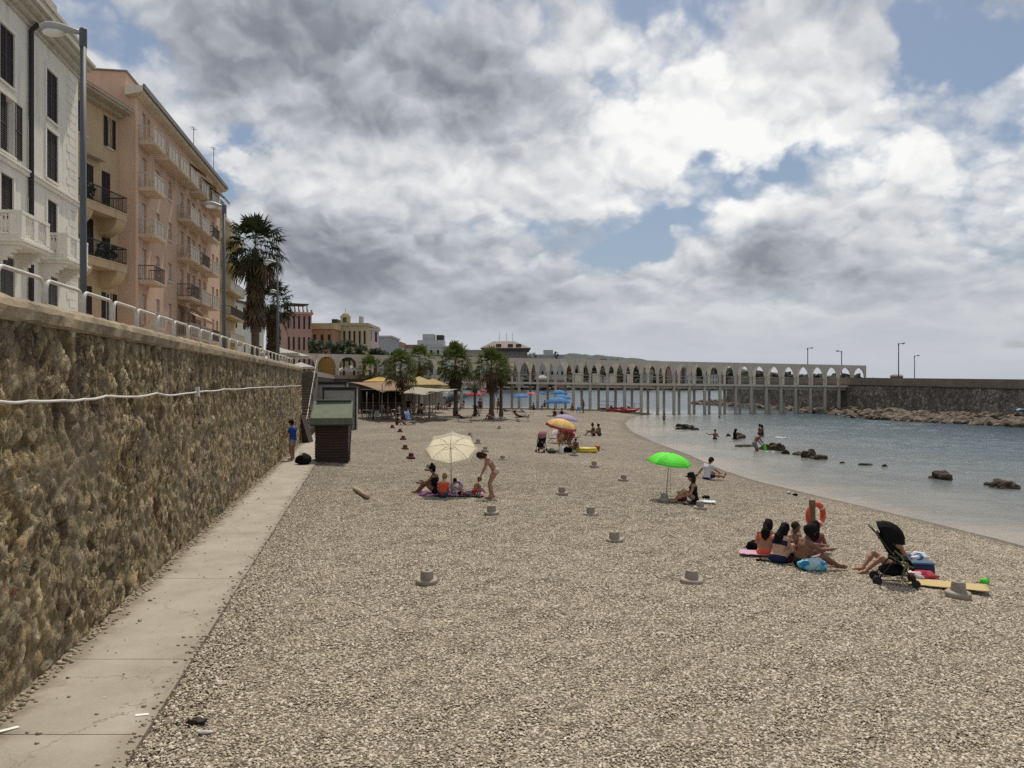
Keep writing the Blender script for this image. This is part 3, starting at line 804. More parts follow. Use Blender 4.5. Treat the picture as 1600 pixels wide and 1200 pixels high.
# side walls of the stair, terrace wall up to the arcade
tw = thing('terrace_wall', 'brown masonry terrace wall running from the stairs to the white arcade', 'wall', (wx(70), 70, 0))
TWM = mat('terrace_masonry', (.11, .082, .055), var=.35, scale=1.4, bump=.7, bscale=7, bdist=.06, stain=.5)
mb = MB()
def seg(a, b, t=.4, z0=-.4, z1=4.2):
    a = Vector((*a, 0)); b = Vector((*b, 0)); d = (b-a).normalized(); n = Vector((d.y, -d.x, 0))
    mb.hexa([a-n*t+Vector((0, 0, z0)), a+Vector((0, 0, z0)), b+Vector((0, 0, z0)), b-n*t+Vector((0, 0, z0)), a-n*t+Vector((0, 0, z1)), a+Vector((0, 0, z1)), b+Vector((0, 0, z1)), b-n*t+Vector((0, 0, z1))])
seg((wx(44.05, -.75), 44.05), (wx(44.05, -.9), 44.15)); seg((wx(44.1, -.95), 44.1), (wx(57.6, -.95), 57.6)); seg((wx(57.7, -.4), 57.7), (wx(98, -.4), 98)); seg((wx(98, -.38), 98.1), (-13.4, 103.3)); seg((-13.2, 103.4), (-12.5, 135))
mb.build('masonry', TWM, tw, True)
mb = MB()
def seg2(a, b, z0, z1, t=.5, out=.06):
    a = Vector((*a, 0)); b = Vector((*b, 0)); d = (b-a).normalized(); n = Vector((d.y, -d.x, 0)); a = a+n*out; b = b+n*out
    mb.hexa([a-n*t+Vector((0, 0, z0)), a+Vector((0, 0, z0)), b+Vector((0, 0, z0)), b-n*t+Vector((0, 0, z0)), a-n*t+Vector((0, 0, z1)), a+Vector((0, 0, z1)), b+Vector((0, 0, z1)), b-n*t+Vector((0, 0, z1))])
seg2((wx(57.8, -.4), 57.8), (wx(97.9, -.4), 97.9), 4.205, 4.36); seg2((wx(98.2, -.38), 98.25), (-13.5, 103.25), 4.205, 4.36)
mb.build('coping', mat('coping_concrete', (.3, .25, .18)), tw, True)
# ================================================================ buildings
GLASS = mat('window_glass', (.045, .05, .055), var=.3, rough=.12, spec=.6)
SHUT = mat('shutter_brown', (.030, .019, .017), var=.3, scale=4, rough=.65, bump=.1)
FRAME = mat('window_frame_white', (.60, .58, .53), var=.08, rough=.5)
ROLL = mat('roller_blind', (.46, .45, .42), var=.1, rough=.6)
IRON = mat('black_iron', (.018, .017, .017), var=.2, rough=.5)
class Fac:
    """facade frame: u along the wall, n outwards, z up"""
    def __init__(s, o, u, root):
        s.o = Vector((o[0], o[1], 0)); s.u = Vector((u[0], u[1], 0)).normalized(); s.n = Vector((s.u.y, -s.u.x, 0)); s.root = root
    def pt(s, u, n, z): return s.o+s.u*u+s.n*n+Vector((0, 0, z))
    def box(s, mb, u0, u1, n0, n1, z0, z1):
        return mb.hexa([s.pt(u0, n0, z0), s.pt(u0, n1, z0), s.pt(u1, n1, z0), s.pt(u1, n0, z0), s.pt(u0, n0, z1), s.pt(u0, n1, z1), s.pt(u1, n1, z1), s.pt(u1, n0, z1)])
    def wall(s, mb, u0, u1, z0, z1, ops, rev=.22):
        us = sorted({u0, u1, *[o[0] for o in ops], *[o[1] for o in ops]}); zs = sorted({z0, z1, *[o[2] for o in ops], *[o[3] for o in ops]})
        us = [u for u in us if u0 <= u <= u1]; zs = [z for z in zs if z0 <= z <= z1]
        for a, b in zip(us, us[1:]):
            run = None
            for c, d in list(zip(zs, zs[1:])):
                m = ((a+b)/2, (c+d)/2)
                if any(o[0] < m[0] < o[1] and o[2] < m[1] < o[3] for o in ops): continue
                mb.add([s.pt(a, 0, c), s.pt(b, 0, c), s.pt(b, 0, d), s.pt(a, 0, d)], [(0, 1, 2, 3)])
        for a, b, c, d in ops:
            q = [s.pt(a, 0, c), s.pt(b, 0, c), s.pt(b, 0, d), s.pt(a, 0, d)]; r = [p-s.n*rev for p in q]
            mb.add(q+r, [(i, i+4, (i+1) % 4+4, (i+1) % 4) for i in range(4)])
    def window(s, w, style='glass', shut=SHUT, rev=.22, frame=FRAME, bars=1, sill=True, surround=None):
        a, b, c, d = w; mb = MB(); t = .06
        n0, n1 = -rev-.03, -rev+.05
        s.box(mb, a, a+t, n0, n1, c, d); s.box(mb, b-t, b, n0, n1, c, d); s.box(mb, a+t, b-t, n0, n1, c, c+t); s.box(mb, a+t, b-t, n0, n1, d-t, d)
        for k in range(bars):
            m = a+(b-a)*(k+1)/(bars+1); s.box(mb, m-.03, m+.03, n0+.003, n1-.004, c+t, d-t)
        fr = mb.build('window', frame, s.root, True)
        g = MB(); s.box(g, a+.02, b-.02, n0-.02, n0+.02, c+.02, d-.02); g.build('pane', GLASS, fr, True)
        if sill:
            k = MB(); s.box(k, a-.08, b+.08, -rev, .09, c-.09, c-.002); k.build('sill', frame if surround is None else surround, fr, True)
        if surround is not None:
            k = MB()
            s.box(k, a-.16, a-.002, -.01, .045, c, d+.002); s.box(k, b+.002, b+.16, -.01, .045, c, d+.002); s.box(k, a-.16, b+.16, -.01, .055, d+.002, d+.2)
            k.build('surround', surround, fr, True)
        def leaf(u0, u1, n):
            k = MB(); th = .035; e = .055
            s.box(k, u0, u0+e, n, n+th, c+.02, d-.02); s.box(k, u1-e, u1, n, n+th, c+.02, d-.02)
            for z in (c+.02, (c+d)/2-.03, d-.08): s.box(k, u0+e, u1-e, n, n+th, z, z+.06)
            m = max(6, int((d-c)/.085)); 
            for i in range(m):
                z = c+.05+(d-c-.12)*i/m
                q = [(u0+e, n+.004, z+.05), (u1-e, n+.004, z+.05), (u1-e, n+th-.006, z), (u0+e, n+th-.006, z)]
                p = [s.pt(*x) for x in q]; k.hexa([v for v in p]+[v+Vector((0, 0, .012)) for v in p])
            s.box(k, u0+e, u1-e, n+.001, n+.006, c+.03, d-.03)
            k.build('shutter', shut, fr, True)
        if style == 'shut': m = (a+b)/2; leaf(a+.01, m-.005, -.05); leaf(m+.005, b-.01, -.05)
        if style == 'open': h = (b-a)/2; leaf(a-h-.02, a-.02, .025); leaf(b+.02, b+h+.02, .025)
        if style == 'half': h = (b-a)/2; leaf(a+.01, a+h, -.05); leaf(b+.02, b+h+.02, .025)
        if style == 'blind':
            k = MB(); f_ = random.choice((.35, .6, .9, 1.)); s.box(k, a+t, b-t, n1-.02, n1+.03, d-t-(d-c-2*t)*f_, d-t); k.build('roller_blind', ROLL, fr, True)
        return fr
    def balcony(s, u0, u1, n1, z, style, slab, rail, h=1.0, th=.18):
        mb = MB(); s.box(mb, u0, u1, 0, n1, z-th, z); s.box(mb, u0-.03, u1+.03, 0, n1+.03, z-.06, z+.02)
        bl = mb.build('balcony', slab, s.root, True)
        r = MB(); g = .03
        def post(u, n, w=.022): s.box(r, u-w, u+w, n-w, n+w, z+.02, z+h)
        s.box(r, u0, u1, n1-.06, n1, z+h, z+h+.06); s.box(r, u0, u0+.06, 0, n1-.06, z+h, z+h+.06); s.box(r, u1-.06, u1, 0, n1-.06, z+h, z+h+.06)
        s.box(r, u0+.02, u1-.02, n1-.045, n1-.015, z+.10, z+.14); s.box(r, u0+.015, u0+.045, 0, n1-.05, z+.10, z+.14); s.box(r, u1-.045, u1-.015, 0, n1-.05, z+.10, z+.14)
        if style == 'panel':
            m = max(2, round((u1-u0)/.8))
            for i in range(m+1): post(u0+.03+(u1-u0-.06)*i/m, n1-.03, .035)
            k = MB()
            for i in range(m):
                a = u0+.03+(u1-u0-.06)*i/m; b = u0+.03+(u1-u0-.06)*(i+1)/m; s.box(k, a+.05, b-.05, n1-.04, n1-.02, z+.15, z+h-.05)
            for i in range(7): post(u0+.03, .06+(n1-.12)*i/6, .013); post(u1-.03, .06+(n1-.12)*i/6, .013)
            rr = r.build('railing', rail, bl, True); k.build('railing_panel', PANEL, bl, True)
            return bl
        m = int((u1-u0)/.13)
        for i in range(m+1): post(u0+.03+(u1-u0-.06)*i/m, n1-.03, .010)
        m = int(n1/.13)
        for i in range(m): post(u0+.03, .04+(n1-.1)*i/m, .010); post(u1-.03, .04+(n1-.1)*i/m, .010)
        r.build('railing', rail, bl, True)
        return bl
PANEL = mat('balcony_panel', (.36, .31, .25), var=.12, rough=.4)
def plaster(name, c, stain=.35, **k): return mat(name, c, rough=.9, var=.10, scale=.5, bump=.25, bscale=55, bdist=.006, stain=stain, spec=.15, **k)

# ---- white house
wh = thing('white_house', 'white four storey seaside house with brown shutters and a balustraded balcony, nearest on the left', 'house', (-22, 34, 4.28))
WHM = plaster('white_stucco', (.72, .68, .59), .45); TRIM = plaster('white_trim', (.74, .70, .62), .3)
f = Fac((-21.92, 38.8), (-.186, .983), wh)
A = [(-3.95, -2.65, 15.5, 17.75), (-3.95, -2.65, 12.75, 15.0), (-3.85, -2.75, 9.15, 11.8), (-3.95, -2.65, 5.2, 8.3)]
B = [(-8.5, -7.2, 15.5, 17.75), (-8.5, -7.2, 12.7, 15.0), (-8.4, -7.3, 9.15, 11.8), (-8.5, -7.2, 5.2, 8.5)]
Cc = [(-12.6, -11.3, 15.5, 17.75), (-12.6, -11.3, 12.7, 15.0), (-12.6, -11.3, 9.4, 11.8), (-12.6, -11.3, 5.2, 8.5)]
mb = MB(); f.wall(mb, -17, 0, 4.2, 19.3, A+B+Cc, .25)
for a, b in (((0, 0), (0, -11)), ((0, -11), (-17, -11)), ((-17, -11), (-17, 0))):
    p, q = f.pt(*a, 4.2), f.pt(*b, 4.2); mb.add([p, q, q+Vector((0, 0, 15.1)), p+Vector((0, 0, 15.1))], [(0, 1, 2, 3)])
mb.add([f.pt(0, 0, 19.29), f.pt(0, -11, 19.29), f.pt(-17, -11, 19.29), f.pt(-17, 0, 19.29)], [(0, 1, 2, 3)])
mb.build('wall', WHM, wh, True)
mb = MB()
for n1, z0, z1 in ((.10, 18.75, 18.95), (.30, 18.952, 19.2), (.55, 19.202, 19.42), (.72, 19.422, 19.58)): f.box(mb, -17.1, n1*.5, -.05, n1, z0, z1)
f.box(mb, -17, .05, -.3, .22, 19.582, 20.35); f.box(mb, -17, .08, -.34, .30, 20.352, 20.5)
f.box(mb, -2.7, -1.6, -1.6, -.4, 20.5, 21.6); 
mb.build('cornice', plaster('cornice_white', (.50, .47, .39), .6), wh, True)
mb = MB(); f.box(mb, -17, -.0, -.02, .10, 12.25, 12.42); f.box(mb, -17, 0, -.02, .16, 12.422, 12.5); f.box(mb, -17, 0, -.02, .07, 8.72, 8.9)
mb.build('string_course', TRIM, wh, True)
mb = MB(); z = 4.3; i = 0
while z < 18.7:
    w = .85 if i % 2 else 1.15
    f.box(mb, -.35-w, -.30, -.02, .022, z, z+.36); z += .40; i += 1
mb.build('quoins', TRIM, wh, True)
mb = MB(); mb.tube([f.pt(-5.8, .12, 4.3), f.pt(-5.8, .12, 12), f.pt(-5.8, .12, 18.6), f.pt(-5.8, .4, 18.9)], .10, 10)
mb.build('drainpipe', mat('pipe_black', (.03, .03, .03), var=.2), wh, True)
for w in A[:1]+B[:1]+Cc[:2]+A[1:2]: f.window(w, 'shut', surround=TRIM)
f.window(B[1], 'half', surround=TRIM)
for w in (A[2], B[2], Cc[2]): f.window(w, 'shut', surround=TRIM, sill=False)
for w in (A[3], B[3], Cc[3]): f.window(w, 'shut', surround=TRIM, shut=mat('shutter_grey', (.10, .095, .09), var=.2), sill=False)
def stone_balcony(u0, u1, n1=1.15, z=8.98):
    mb = MB(); f.box(mb, u0, u1, .0, n1, z-.2, z); f.box(mb, u0-.08, u1+.08, 0, n1+.08, z-.08, z+.02)
    for u in (u0+.3, u1-.3): 
        for k in range(5): f.box(mb, u-.14, u+.14, 0, n1*.85-.17*k, z-.34-.14*k, z-.2-.14*k)
    bl = mb.build('balcony', TRIM, wh, True); r = MB(); h = 1.02
    f.box(r, u0, u1, n1-.22, n1, z+h, z+h+.12); f.box(r, u0, u0+.22, 0, n1-.222, z+h, z+h+.12); f.box(r, u1-.22, u1, 0, n1-.222, z+h, z+h+.12)
    f.box(r, u0, u1, n1-.2, n1-.02, z+.021, z+.16); f.box(r, u0+.02, u0+.2, 0, n1-.202, z+.021, z+.16); f.box(r, u1-.2, u1-.02, 0, n1-.202, z+.021, z+.16)
    for (a, b, c, d) in ((u0+.01, u0+.36, n1-.21, n1-.01), (u1-.36, u1-.01, n1-.21, n1-.01), ((u0+u1)/2-.2, (u0+u1)/2+.2, n1-.21, n1-.01), (u0+.01, u0+.21, 0.0, .32), (u0+.01, u0+.21, n1-.45, n1-.212), (u1-.21, u1-.01, 0, .32)):
        f.box(r, a, b, c, d, z+.161, z+h-.001)
    k = MB(); pr = [(.05, 0), (.075, .06), (.045, .14), (.085, .32), (.06, .55), (.035, .72), (.07, .80), (.05, .86)]
    for i in range(3):
        n = .40+.13*i; p = f.pt(u0+.11, n, z+.16); k.lathe(pr, p, 8)
    for a, b in ((u0+.42, (u0+u1)/2-.25), ((u0+u1)/2+.25, u1-.42)):
        for i in range(4): k.lathe(pr, f.pt(a+(b-a)*i/3, n1-.11, z+.16), 8)
    r.build('balustrade', TRIM, bl, True); k.build('balusters', TRIM, bl, True)
stone_balcony(-4.65, -2.05); stone_balcony(-9.3, -6.6)

# ---- beige house set back between the two
be = thing('beige_house', 'narrow beige house with dark shutters and arched balconies between the white house and pink block', 'house', (-27, 48, 4.28))
BEM = plaster('beige_stucco', (.50, .375, .23), .35)
g = Fac((-26.02, 50.8), (.058, .998), be)
W = [(-1.35, -.75, 18.6, 20.55), (-4.5, -3.5, 18.6, 20.55), (-3.75, -2.75, 14.3, 16.95), (-1.9, -.95, 14.3, 16.95), (-3.95, -2.75, 11.0, 13.6), (-1.9, -.95, 11.0, 13.6), (-3.6, -2.9, 6.2, 9.4), (-1.5, -.7, 6.7, 9.2)]
mb = MB(); g.wall(mb, -13, 0, 4.2, 21.3, W, .22)
for a, b in (((0, 0), (0, -8)), ((0, -8), (-13, -8)), ((-13, -8), (-13, 0))):
    p, q = g.pt(*a, 4.2), g.pt(*b, 4.2); mb.add([p, q, q+Vector((0, 0, 17.1)), p+Vector((0, 0, 17.1))], [(0, 1, 2, 3)])
mb.build('wall', BEM, be, True)
mb = MB(); g.box(mb, -13, -.02, -8, .9, 21.1, 21.25); g.box(mb, -13, -.02, -8, 1.0, 21.252, 21.42); g.box(mb, -13, -.02, -8, .35, 20.85, 21.098); mb.build('eaves', plaster('beige_eaves', (.42, .36, .27), .4), be, True)
mb = MB(); p = [g.pt(-13, 1.02, 21.425), g.pt(-.02, 1.02, 21.425), g.pt(-.02, -4, 22.7), g.pt(-13, -4, 22.7), g.pt(-.02, -8, 21.5), g.pt(-13, -8, 21.5)]
mb.add(p, [(0, 1, 2, 3), (3, 2, 4, 5)]); mb.build('roof', mat('roof_tile_dull', (.26, .17, .11), var=.3, scale=4, bump=.6, bscale=9, bdist=.05), be, True)
g.window(W[0], 'open'); g.window(W[1], 'shut')
for w in W[2:6]: g.window(w, 'shut', sill=False)
g.window(W[6], 'shut'); g.window(W[7], 'open')
mb = MB(); g.box(mb, -3.9, -2.2, 0, .5, 17.35, 17.45); mb.build('door_canopy', plaster('beige_eaves', (.42, .36, .27)), be, True)
for z in (14.25, 10.95):
    bl = g.balcony(-6.2, -1.25, 1.3, z, 'bars', BEM, IRON, 1.0, .5)
    # curved corbel under the slab
    mb = MB(); 
    for (a, b) in ((-2.3, -1.3), (-5.8, -4.8)):
        prof = [(0, z-1.55)]+[(1.25*math.sin(R(90)*k/8)**1.2, z-.5-1.05*math.cos(R(90)*k/8)) for k in range(1, 9)]+[(0, z-.5)]
        L = [g.pt(a, n, zz) for n, zz in prof]; Rr = [g.pt(b, n, zz) for n, zz in prof]; k = len(prof)
        mb.add(L+Rr, [tuple(range(k)), tuple(range(2*k-1, k-1, -1))]+[(i, (i+1) % k, (i+1) % k+k, i+k) for i in range(k)])
    mb.build('corbel', BEM, bl, True)
    mb = MB(); 
    for i in range(26):
        mb.blob(g.pt(-3.2-.0*i+random.uniform(-1.0, 1.0) if z < 12 else -5+random.uniform(-.4, .4), 1.15+random.uniform(-.12, .12), z+random.uniform(.15, .95)), .16, 1, .5, 2, i)
    mb.build('balcony_plants', mat('dark_plants', (.018, .025, .012), var=.5, scale=8), bl, True)

# ---- pink apartment block
pk = thing('pink_apartment_block', 'long salmon pink apartment block with many balconies, its side wall shaded', 'apartment block', (-26, 62, 4.28))
PKM = plaster('pink_stucco', (.60, .415, .30), .35); PKT = plaster('pale_soffit', (.62, .50, .37), .35)
k_ = Fac((-25, 51), (-.161, .987), pk); UL = 26.
FL = [19.62, 16.5, 13.38, 10.26, 7.14, 4.4]; ops = []; doors = []; wins = []
cols = {0: [0.5, 4.1, 7.2, 10.3, 14.0, 18.0, 21.5]}
for r, z in enumerate(FL):
    if r == 0:
        for c in cols[0]: doors.append((c+.9, c+1.75, z+.02, z+2.3)); wins.append((c+2.1, c+2.7, z+.9, z+2.2))
    else:
        for c in (1.35, 11.2, 15.0, 19.0): doors.append((c, c+1.05, z+.02, z+2.35))
        for c in (4.6, 7.8, 13.4, 17.2, 22.6, 24.4): wins.append((c, c+.95, z+.95, z+2.35))
ops = doors+wins
mb = MB(); k_.wall(mb, 0, UL, 4.2, 22.6, ops, .22)
for a, b in (((0, 0), (0, -12)), ((0, -12), (UL, -12)), ((UL, -12), (UL, 0))):
    p, q = k_.pt(*a, 4.2), k_.pt(*b, 4.2); mb.add([p, q, q+Vector((0, 0, 18.4)), p+Vector((0, 0, 18.4))], [(0, 1, 2, 3)])
k_.box(mb, 0, UL, -12, -.6, 22.602, 24.0)
mb.build('wall', PKM, pk, True)
mb = MB(); k_.box(mb, -.02, .38, -.02, .06, 4.2, 22.35)
mb.build('corner_pilaster', plaster('pink_light', (.66, .48, .36), .2), pk, True)
mb = MB(); pr = [(-.5, 22.3), (.50, 22.55), (.62, 22.65), (.62, 22.98), (-.5, 23.02)]
L = [k_.pt(-.55, n, z) for n, z in pr]; Q = [k_.pt(UL+.4, n, z) for n, z in pr]; n5 = len(pr)
mb.add(L+Q, [tuple(range(n5-1, -1, -1)), tuple(range(n5, 2*n5))]+[(i, i+n5, (i+1) % n5+n5, (i+1) % n5) for i in range(n5)])
mb.build('eaves', plaster('eaves_cream', (.62, .54, .43), .35), pk, True)
mb = MB(); pr = [(.68, 22.75), (.76, 22.72), (.76, 23.06), (.62, 23.08), (.62, 22.99)]
L = [k_.pt(-.6, n, z) for n, z in pr]; Q = [k_.pt(UL+.4, n, z) for n, z in pr]
mb.add(L+Q, [tuple(range(n5-1, -1, -1)), tuple(range(n5, 2*n5))]+[(i, i+n5, (i+1) % n5+n5, (i+1) % n5) for i in range(n5)])
k_.box(mb, -.1, UL+.1, -12.1, -.5, 24.002, 24.1)
for u in (6, 14, 21): k_.box(mb, u, u+.8, -3, -2.2, 24.1, 25.3)
mb.build('roof_edge', mat('roof_edge_grey', (.20, .19, .18), var=.2), pk, True)
for (u, h) in ((13., 1.6), (20.5, 2.2)):
    mb = MB(); mb.tube([k_.pt(u, .6, 23.0), k_.pt(u, .6, 23+h)], .025, 6); mb.tube([k_.pt(u-.6, .6, 22.95+h), k_.pt(u+.5, .6, 22.95+h)], .02, 6)
    for a in (-.4, -.1, .25): mb.tube([k_.pt(u+a, .35, 22.95+h), k_.pt(u+a, .85, 22.95+h)], .012, 5)
    mb.build('aerial', IRON, pk, True)
BLU = mat('window_blue', (.20, .33, .40), var=.1, rough=.4)
for i, w in enumerate(doors): k_.window(w, 'blind', sill=False, bars=1 if i % 3 else 0)
for i, w in enumerate(wins): k_.window(w, 'blind' if i % 3 else 'glass')
RAIL = mat('railing_cream', (.50, .43, .34), var=.1, rough=.6)
RAILD = mat('railing_dark', (.09, .075, .065), var=.2, rough=.6)
for c in cols[0]: k_.balcony(c, c+2.55, 1.05, FL[0], 'panel', PKT, RAIL)
for r, z in enumerate(FL[1:5]):
    k_.balcony(.5, 3.0, 1.05, z, 'bars' if r == 2 else 'panel', PKT, RAILD if r == 2 else RAIL)
    for c in (10.3, 14.1, 18.1): k_.balcony(c, c+2.9, 1.05, z, 'bars' if (r+int(c)) % 3 == 0 else 'panel', PKT, RAILD if (r+int(c)) % 3 == 0 else RAIL)
# striped awnings over some balconies
AWN = mat('awning_cloth', (.42, .30, .20), var=.2, rough=.9, transl=.3)
for (u, z, w) in ((14.1, 22.0, 2.6), (18.2, 21.9, 2.6), (21.4, 21.9, 2.6), (10.4, 9.7, 2.9), (14.4, 9.7, 2.9)):
    mb = MB(); q = [k_.pt(u, .02, z), k_.pt(u+w, .02, z), k_.pt(u+w, 1.35, z-.95), k_.pt(u, 1.35, z-.95)]
    mb.hexa([p-Vector((0, 0, .02)) for p in q]+q)
    q2 = [k_.pt(u, 1.34, z-1.2), k_.pt(u+w, 1.34, z-1.2), k_.pt(u+w, 1.36, z-1.2), k_.pt(u, 1.36, z-1.2)]; mb.hexa(q2+[p+Vector((0, 0, .26)) for p in q2])
    mb.build('awning', AWN, pk, True)

# ---- generic farther house: box with window openings on the visible faces, roof slab
def house(name, label, cat, c0, c1, Y, depth, ybase, ytop, wall, wins=None, roof=None, over=.25, roofh=.35, extra=None, turn=0., group=None, shut=SHUT, winz=None, style='shut'):
    """front spans photo columns c0..c1 at distance Y; ytop photo row of the roof line"""
    a, b = PX(c0, Y), PX(c1, Y+turn); zt = EYE+(HOR-ytop)/F*Y; zb = ybase
    mid = (a+b)/2; root = thing(name, label, cat, (mid.x, mid.y, zb), 0, group)
    h = Fac(a, b-a, root); L = (b-a).length
    ops = []
    rows, colsn, ww, wh_ = wins or (0, 0, 1, 1)
    fh = (zt-zb)/max(1, rows); ww = min(ww, L/max(1, colsn)*.40)
    for r in range(rows):
        for c in range(colsn):
            u = L*(c+.5)/colsn+random.uniform(-.1, .1)*L/colsn*.6; z = zb+fh*(r+.30)
            ops.append((u-ww/2, u+ww/2, z, z+min(wh_, fh*.62)))
    mb = MB(); h.wall(mb, 0, L, zb-1, zt, ops, .2)
    for p_, q_ in (((0, 0), (0, -depth)), ((0, -depth), (L, -depth)), ((L, -depth), (L, 0))):
        p, q = h.pt(*p_, zb-1), h.pt(*q_, zb-1); d = Vector((0, 0, zt-zb+1)); mb.add([p, q, q+d, p+d], [(0, 1, 2, 3)])
    mb.build('wall', wall, root, True)
    mb = MB(); h.box(mb, -over, L+over, -depth-over, over, zt, zt+roofh); 
    mb.build('roof', roof or wall, root, True)
    # side windows facing along the street
    for w in ops: h.window(w, style, sill=False, bars=0, rev=.2, shut=shut)
    return h, L, zt, root
CR = plaster('cream_yellow', (.47, .37, .22), .3)
# cream block behind the pink one, with a stack of balconies
h, L, zt, rt = house('cream_apartment_block', 'cream yellow apartment block with stacked balconies just beyond the pink block', 'apartment block', 330, 368, 80, 9, 4.28, 322, CR, (5, 1, 1.0, 2.2), plaster('eaves_cream', (.6, .5, .4)), turn=14, style='glass')
for r in range(6):
    z = 5.2+2.85*r; h.balcony(L*.35, L*.98, 1.1, z, 'panel' if r % 2 else 'bars', CR, RAIL if r % 2 else RAILD)
house('pale_green_house', 'pale green white house with tall dark shuttered windows left of the tall palm', 'house', 362, 412, 108, 9, 4.28, 470, plaster('pale_green', (.55, .56, .48), .2), (2, 4, 1.1, 3.2), mat('roof_dark', (.09, .075, .07), var=.3), turn=12)
h, L, zt, rt = house('pink_brick_house', 'dusky pink three storey house with a roof pergola right behind the promenade palms', 'house', 447, 487, 128, 10, 4.28, 490, plaster('dusky_pink', (.36, .235, .20), .35), (3, 5, 1.05, 2.4), plaster('dusky_pink_cornice', (.42, .26, .21)), turn=2)
mb = MB(); 
for u in (.4, 2.2, 3.6): 
    for n in (-1, -4): h.box(mb, u, u+.15, n, n+.15, zt+.35, zt+1.7)
h.box(mb, 0, 3.9, -4.4, -.5, zt+1.7, zt+1.85); mb.build('pergola', mat('dark_timber', (.05, .04, .035)), rt, True)
mb = MB()
for i in range(7): h.box(mb, L*i/6.2, L*i/6.2+.25, -.25, .05, zt+.35, zt+.8)
mb.build('parapet_posts', plaster('dusky_pink_cornice', (.42, .26, .21)), rt, True)
# yellow municipal building with bell turret
h, L, zt, rt = house('ochre_villa', 'low orange ochre house with a yellow cornice left of the bell turret building', 'house', 486, 520, 134, 12, 4.28, 514, plaster('ochre', (.34, .195, .125), .3), (2, 3, 1.1, 2.0), plaster('ochre_yellow', (.42, .34, .19), .3), roofh=1.0)
YEL = plaster('pale_yellow', (.44, .385, .255), .4)
h, L, zt, rt = house('yellow_turret_building', 'long pale yellow building with a little domed bell turret on its roof', 'building', 518, 574, 140, 12, 4.28, 509, YEL, (2, 7, 1.1, 2.4), plaster('yellow_cornice', (.40, .33, .215)), roofh=.5)
u = L*.36; mb = MB(); h.box(mb, u-.75, u-.35, -1.7, -.2, zt+.5, zt+1.55); h.box(mb, u+.35, u+.75, -1.7, -.2, zt+.5, zt+1.55); h.box(mb, u-.8, u+.8, -1.75, -.15, zt+1.55, zt+1.85); h.box(mb, u-.9, u+.9, -1.9, -.05, zt+.4, zt+.62)
h.box(mb, u-.35, u+.35, -1.2, -1.05, zt+.62, zt+1.55)
mb.build('bell_turret', YEL, rt, True)
mb = MB(); mb.lathe([(.78, zt+1.85), (.74, zt+2.05), (.55, zt+2.3), (.3, zt+2.45), (.06, zt+2.52), (.03, zt+3.4)], h.pt(u, -.95, 0), 14); mb.build('turret_dome', plaster('yellow_cornice', (.40, .33, .215)), rt, True)
mb = MB(); h.box(mb, -.2, u-1.6, -6, -1, zt+.5, zt+1.3); mb.build('roof_canopy', mat('dark_timber', (.05, .04, .035)), rt, True)
mb = MB(); h.box(mb, L*.7, L*.78, -4, -2, zt+.5, zt+1.9); mb.build('roof_hut', plaster('pale_grey', (.42, .42, .42)), rt, True)
house('mauve_corner_house', 'pale mauve end house with rounded roofline beside the yellow turret building', 'house', 574, 592, 142, 9, 4.28, 515, plaster('pale_mauve', (.50, .40, .40), .2), (3, 2, 1.0, 2.2), plaster('pale_mauve', (.5, .4, .4)), turn=5)
house('grey_flat_building', 'blank grey flat topped building right of the mauve house', 'building', 592, 611, 165, 12, 4.28, 527, plaster('mid_grey', (.30, .31, .34), .2), None, plaster('pale_grey', (.42, .42, .42)))
house('red_roofed_house', 'small house with a red roof edge right of the grey flat building', 'house', 607, 624, 190, 10, 4.28, 540, plaster('pale_grey', (.42, .42, .42)), (1, 2, 1.2, 1.6), mat('terracotta', (.36, .13, .08), var=.3), roofh=1.)
house('low_white_terrace', 'low pale terrace of houses left of the greenish terrace building', 'houses', 618, 652, 200, 12, 4.28, 544, plaster('off_white', (.48, .46, .42), .3), (1, 4, 1.2, 1.8), mat('tile_brown', (.25, .17, .13), var=.3), roofh=.9)
h, L, zt, rt = house('green_grey_building', 'greenish grey building with roof terraces rising behind the beach palms', 'building', 648, 700, 240, 14, 4.28, 542, plaster('green_grey', (.36, .40, .38), .3), (2, 5, 1.5, 2.6), plaster('pale_grey', (.42, .42, .42)))
mb = MB(); h.box(mb, L*.06, L*.85, -9, -1.5, zt+.35, zt+2.2); h.box(mb, L*.2, L*.55, -8, -3, zt+2.2, zt+4.2); mb.build('roof_terrace', plaster('pale_grey', (.42, .42, .42)), rt, True)
mb = MB(); h.box(mb, L*.62, L*.83, -8, -3, zt+2.2, zt+3.9); mb.build('stair_head', mat('dark_timber', (.05, .04, .035)), rt, True)
h, L, zt, rt = house('sand_flat_building', 'plain sand coloured flat block left of the brown roofed building', 'building', 700, 757, 300, 20, 3, 548, plaster('sand', (.36, .32, .27), .4), (2, 4, 1.6, 2.4), plaster('sand', (.36, .32, .27)))
mb = MB(); h.box(mb, L*.02, L*.2, -8, -2, zt+.35, zt+3.4); mb.build('roof_hut', plaster('ochre_dull', (.30, .25, .16)), rt, True)
mb = MB(); h.box(mb, L*.22, L*.45, -10, -2, zt+.35, zt+1.2); mb.build('roof_terrace', plaster('pale_grey', (.42, .42, .42)), rt, True)
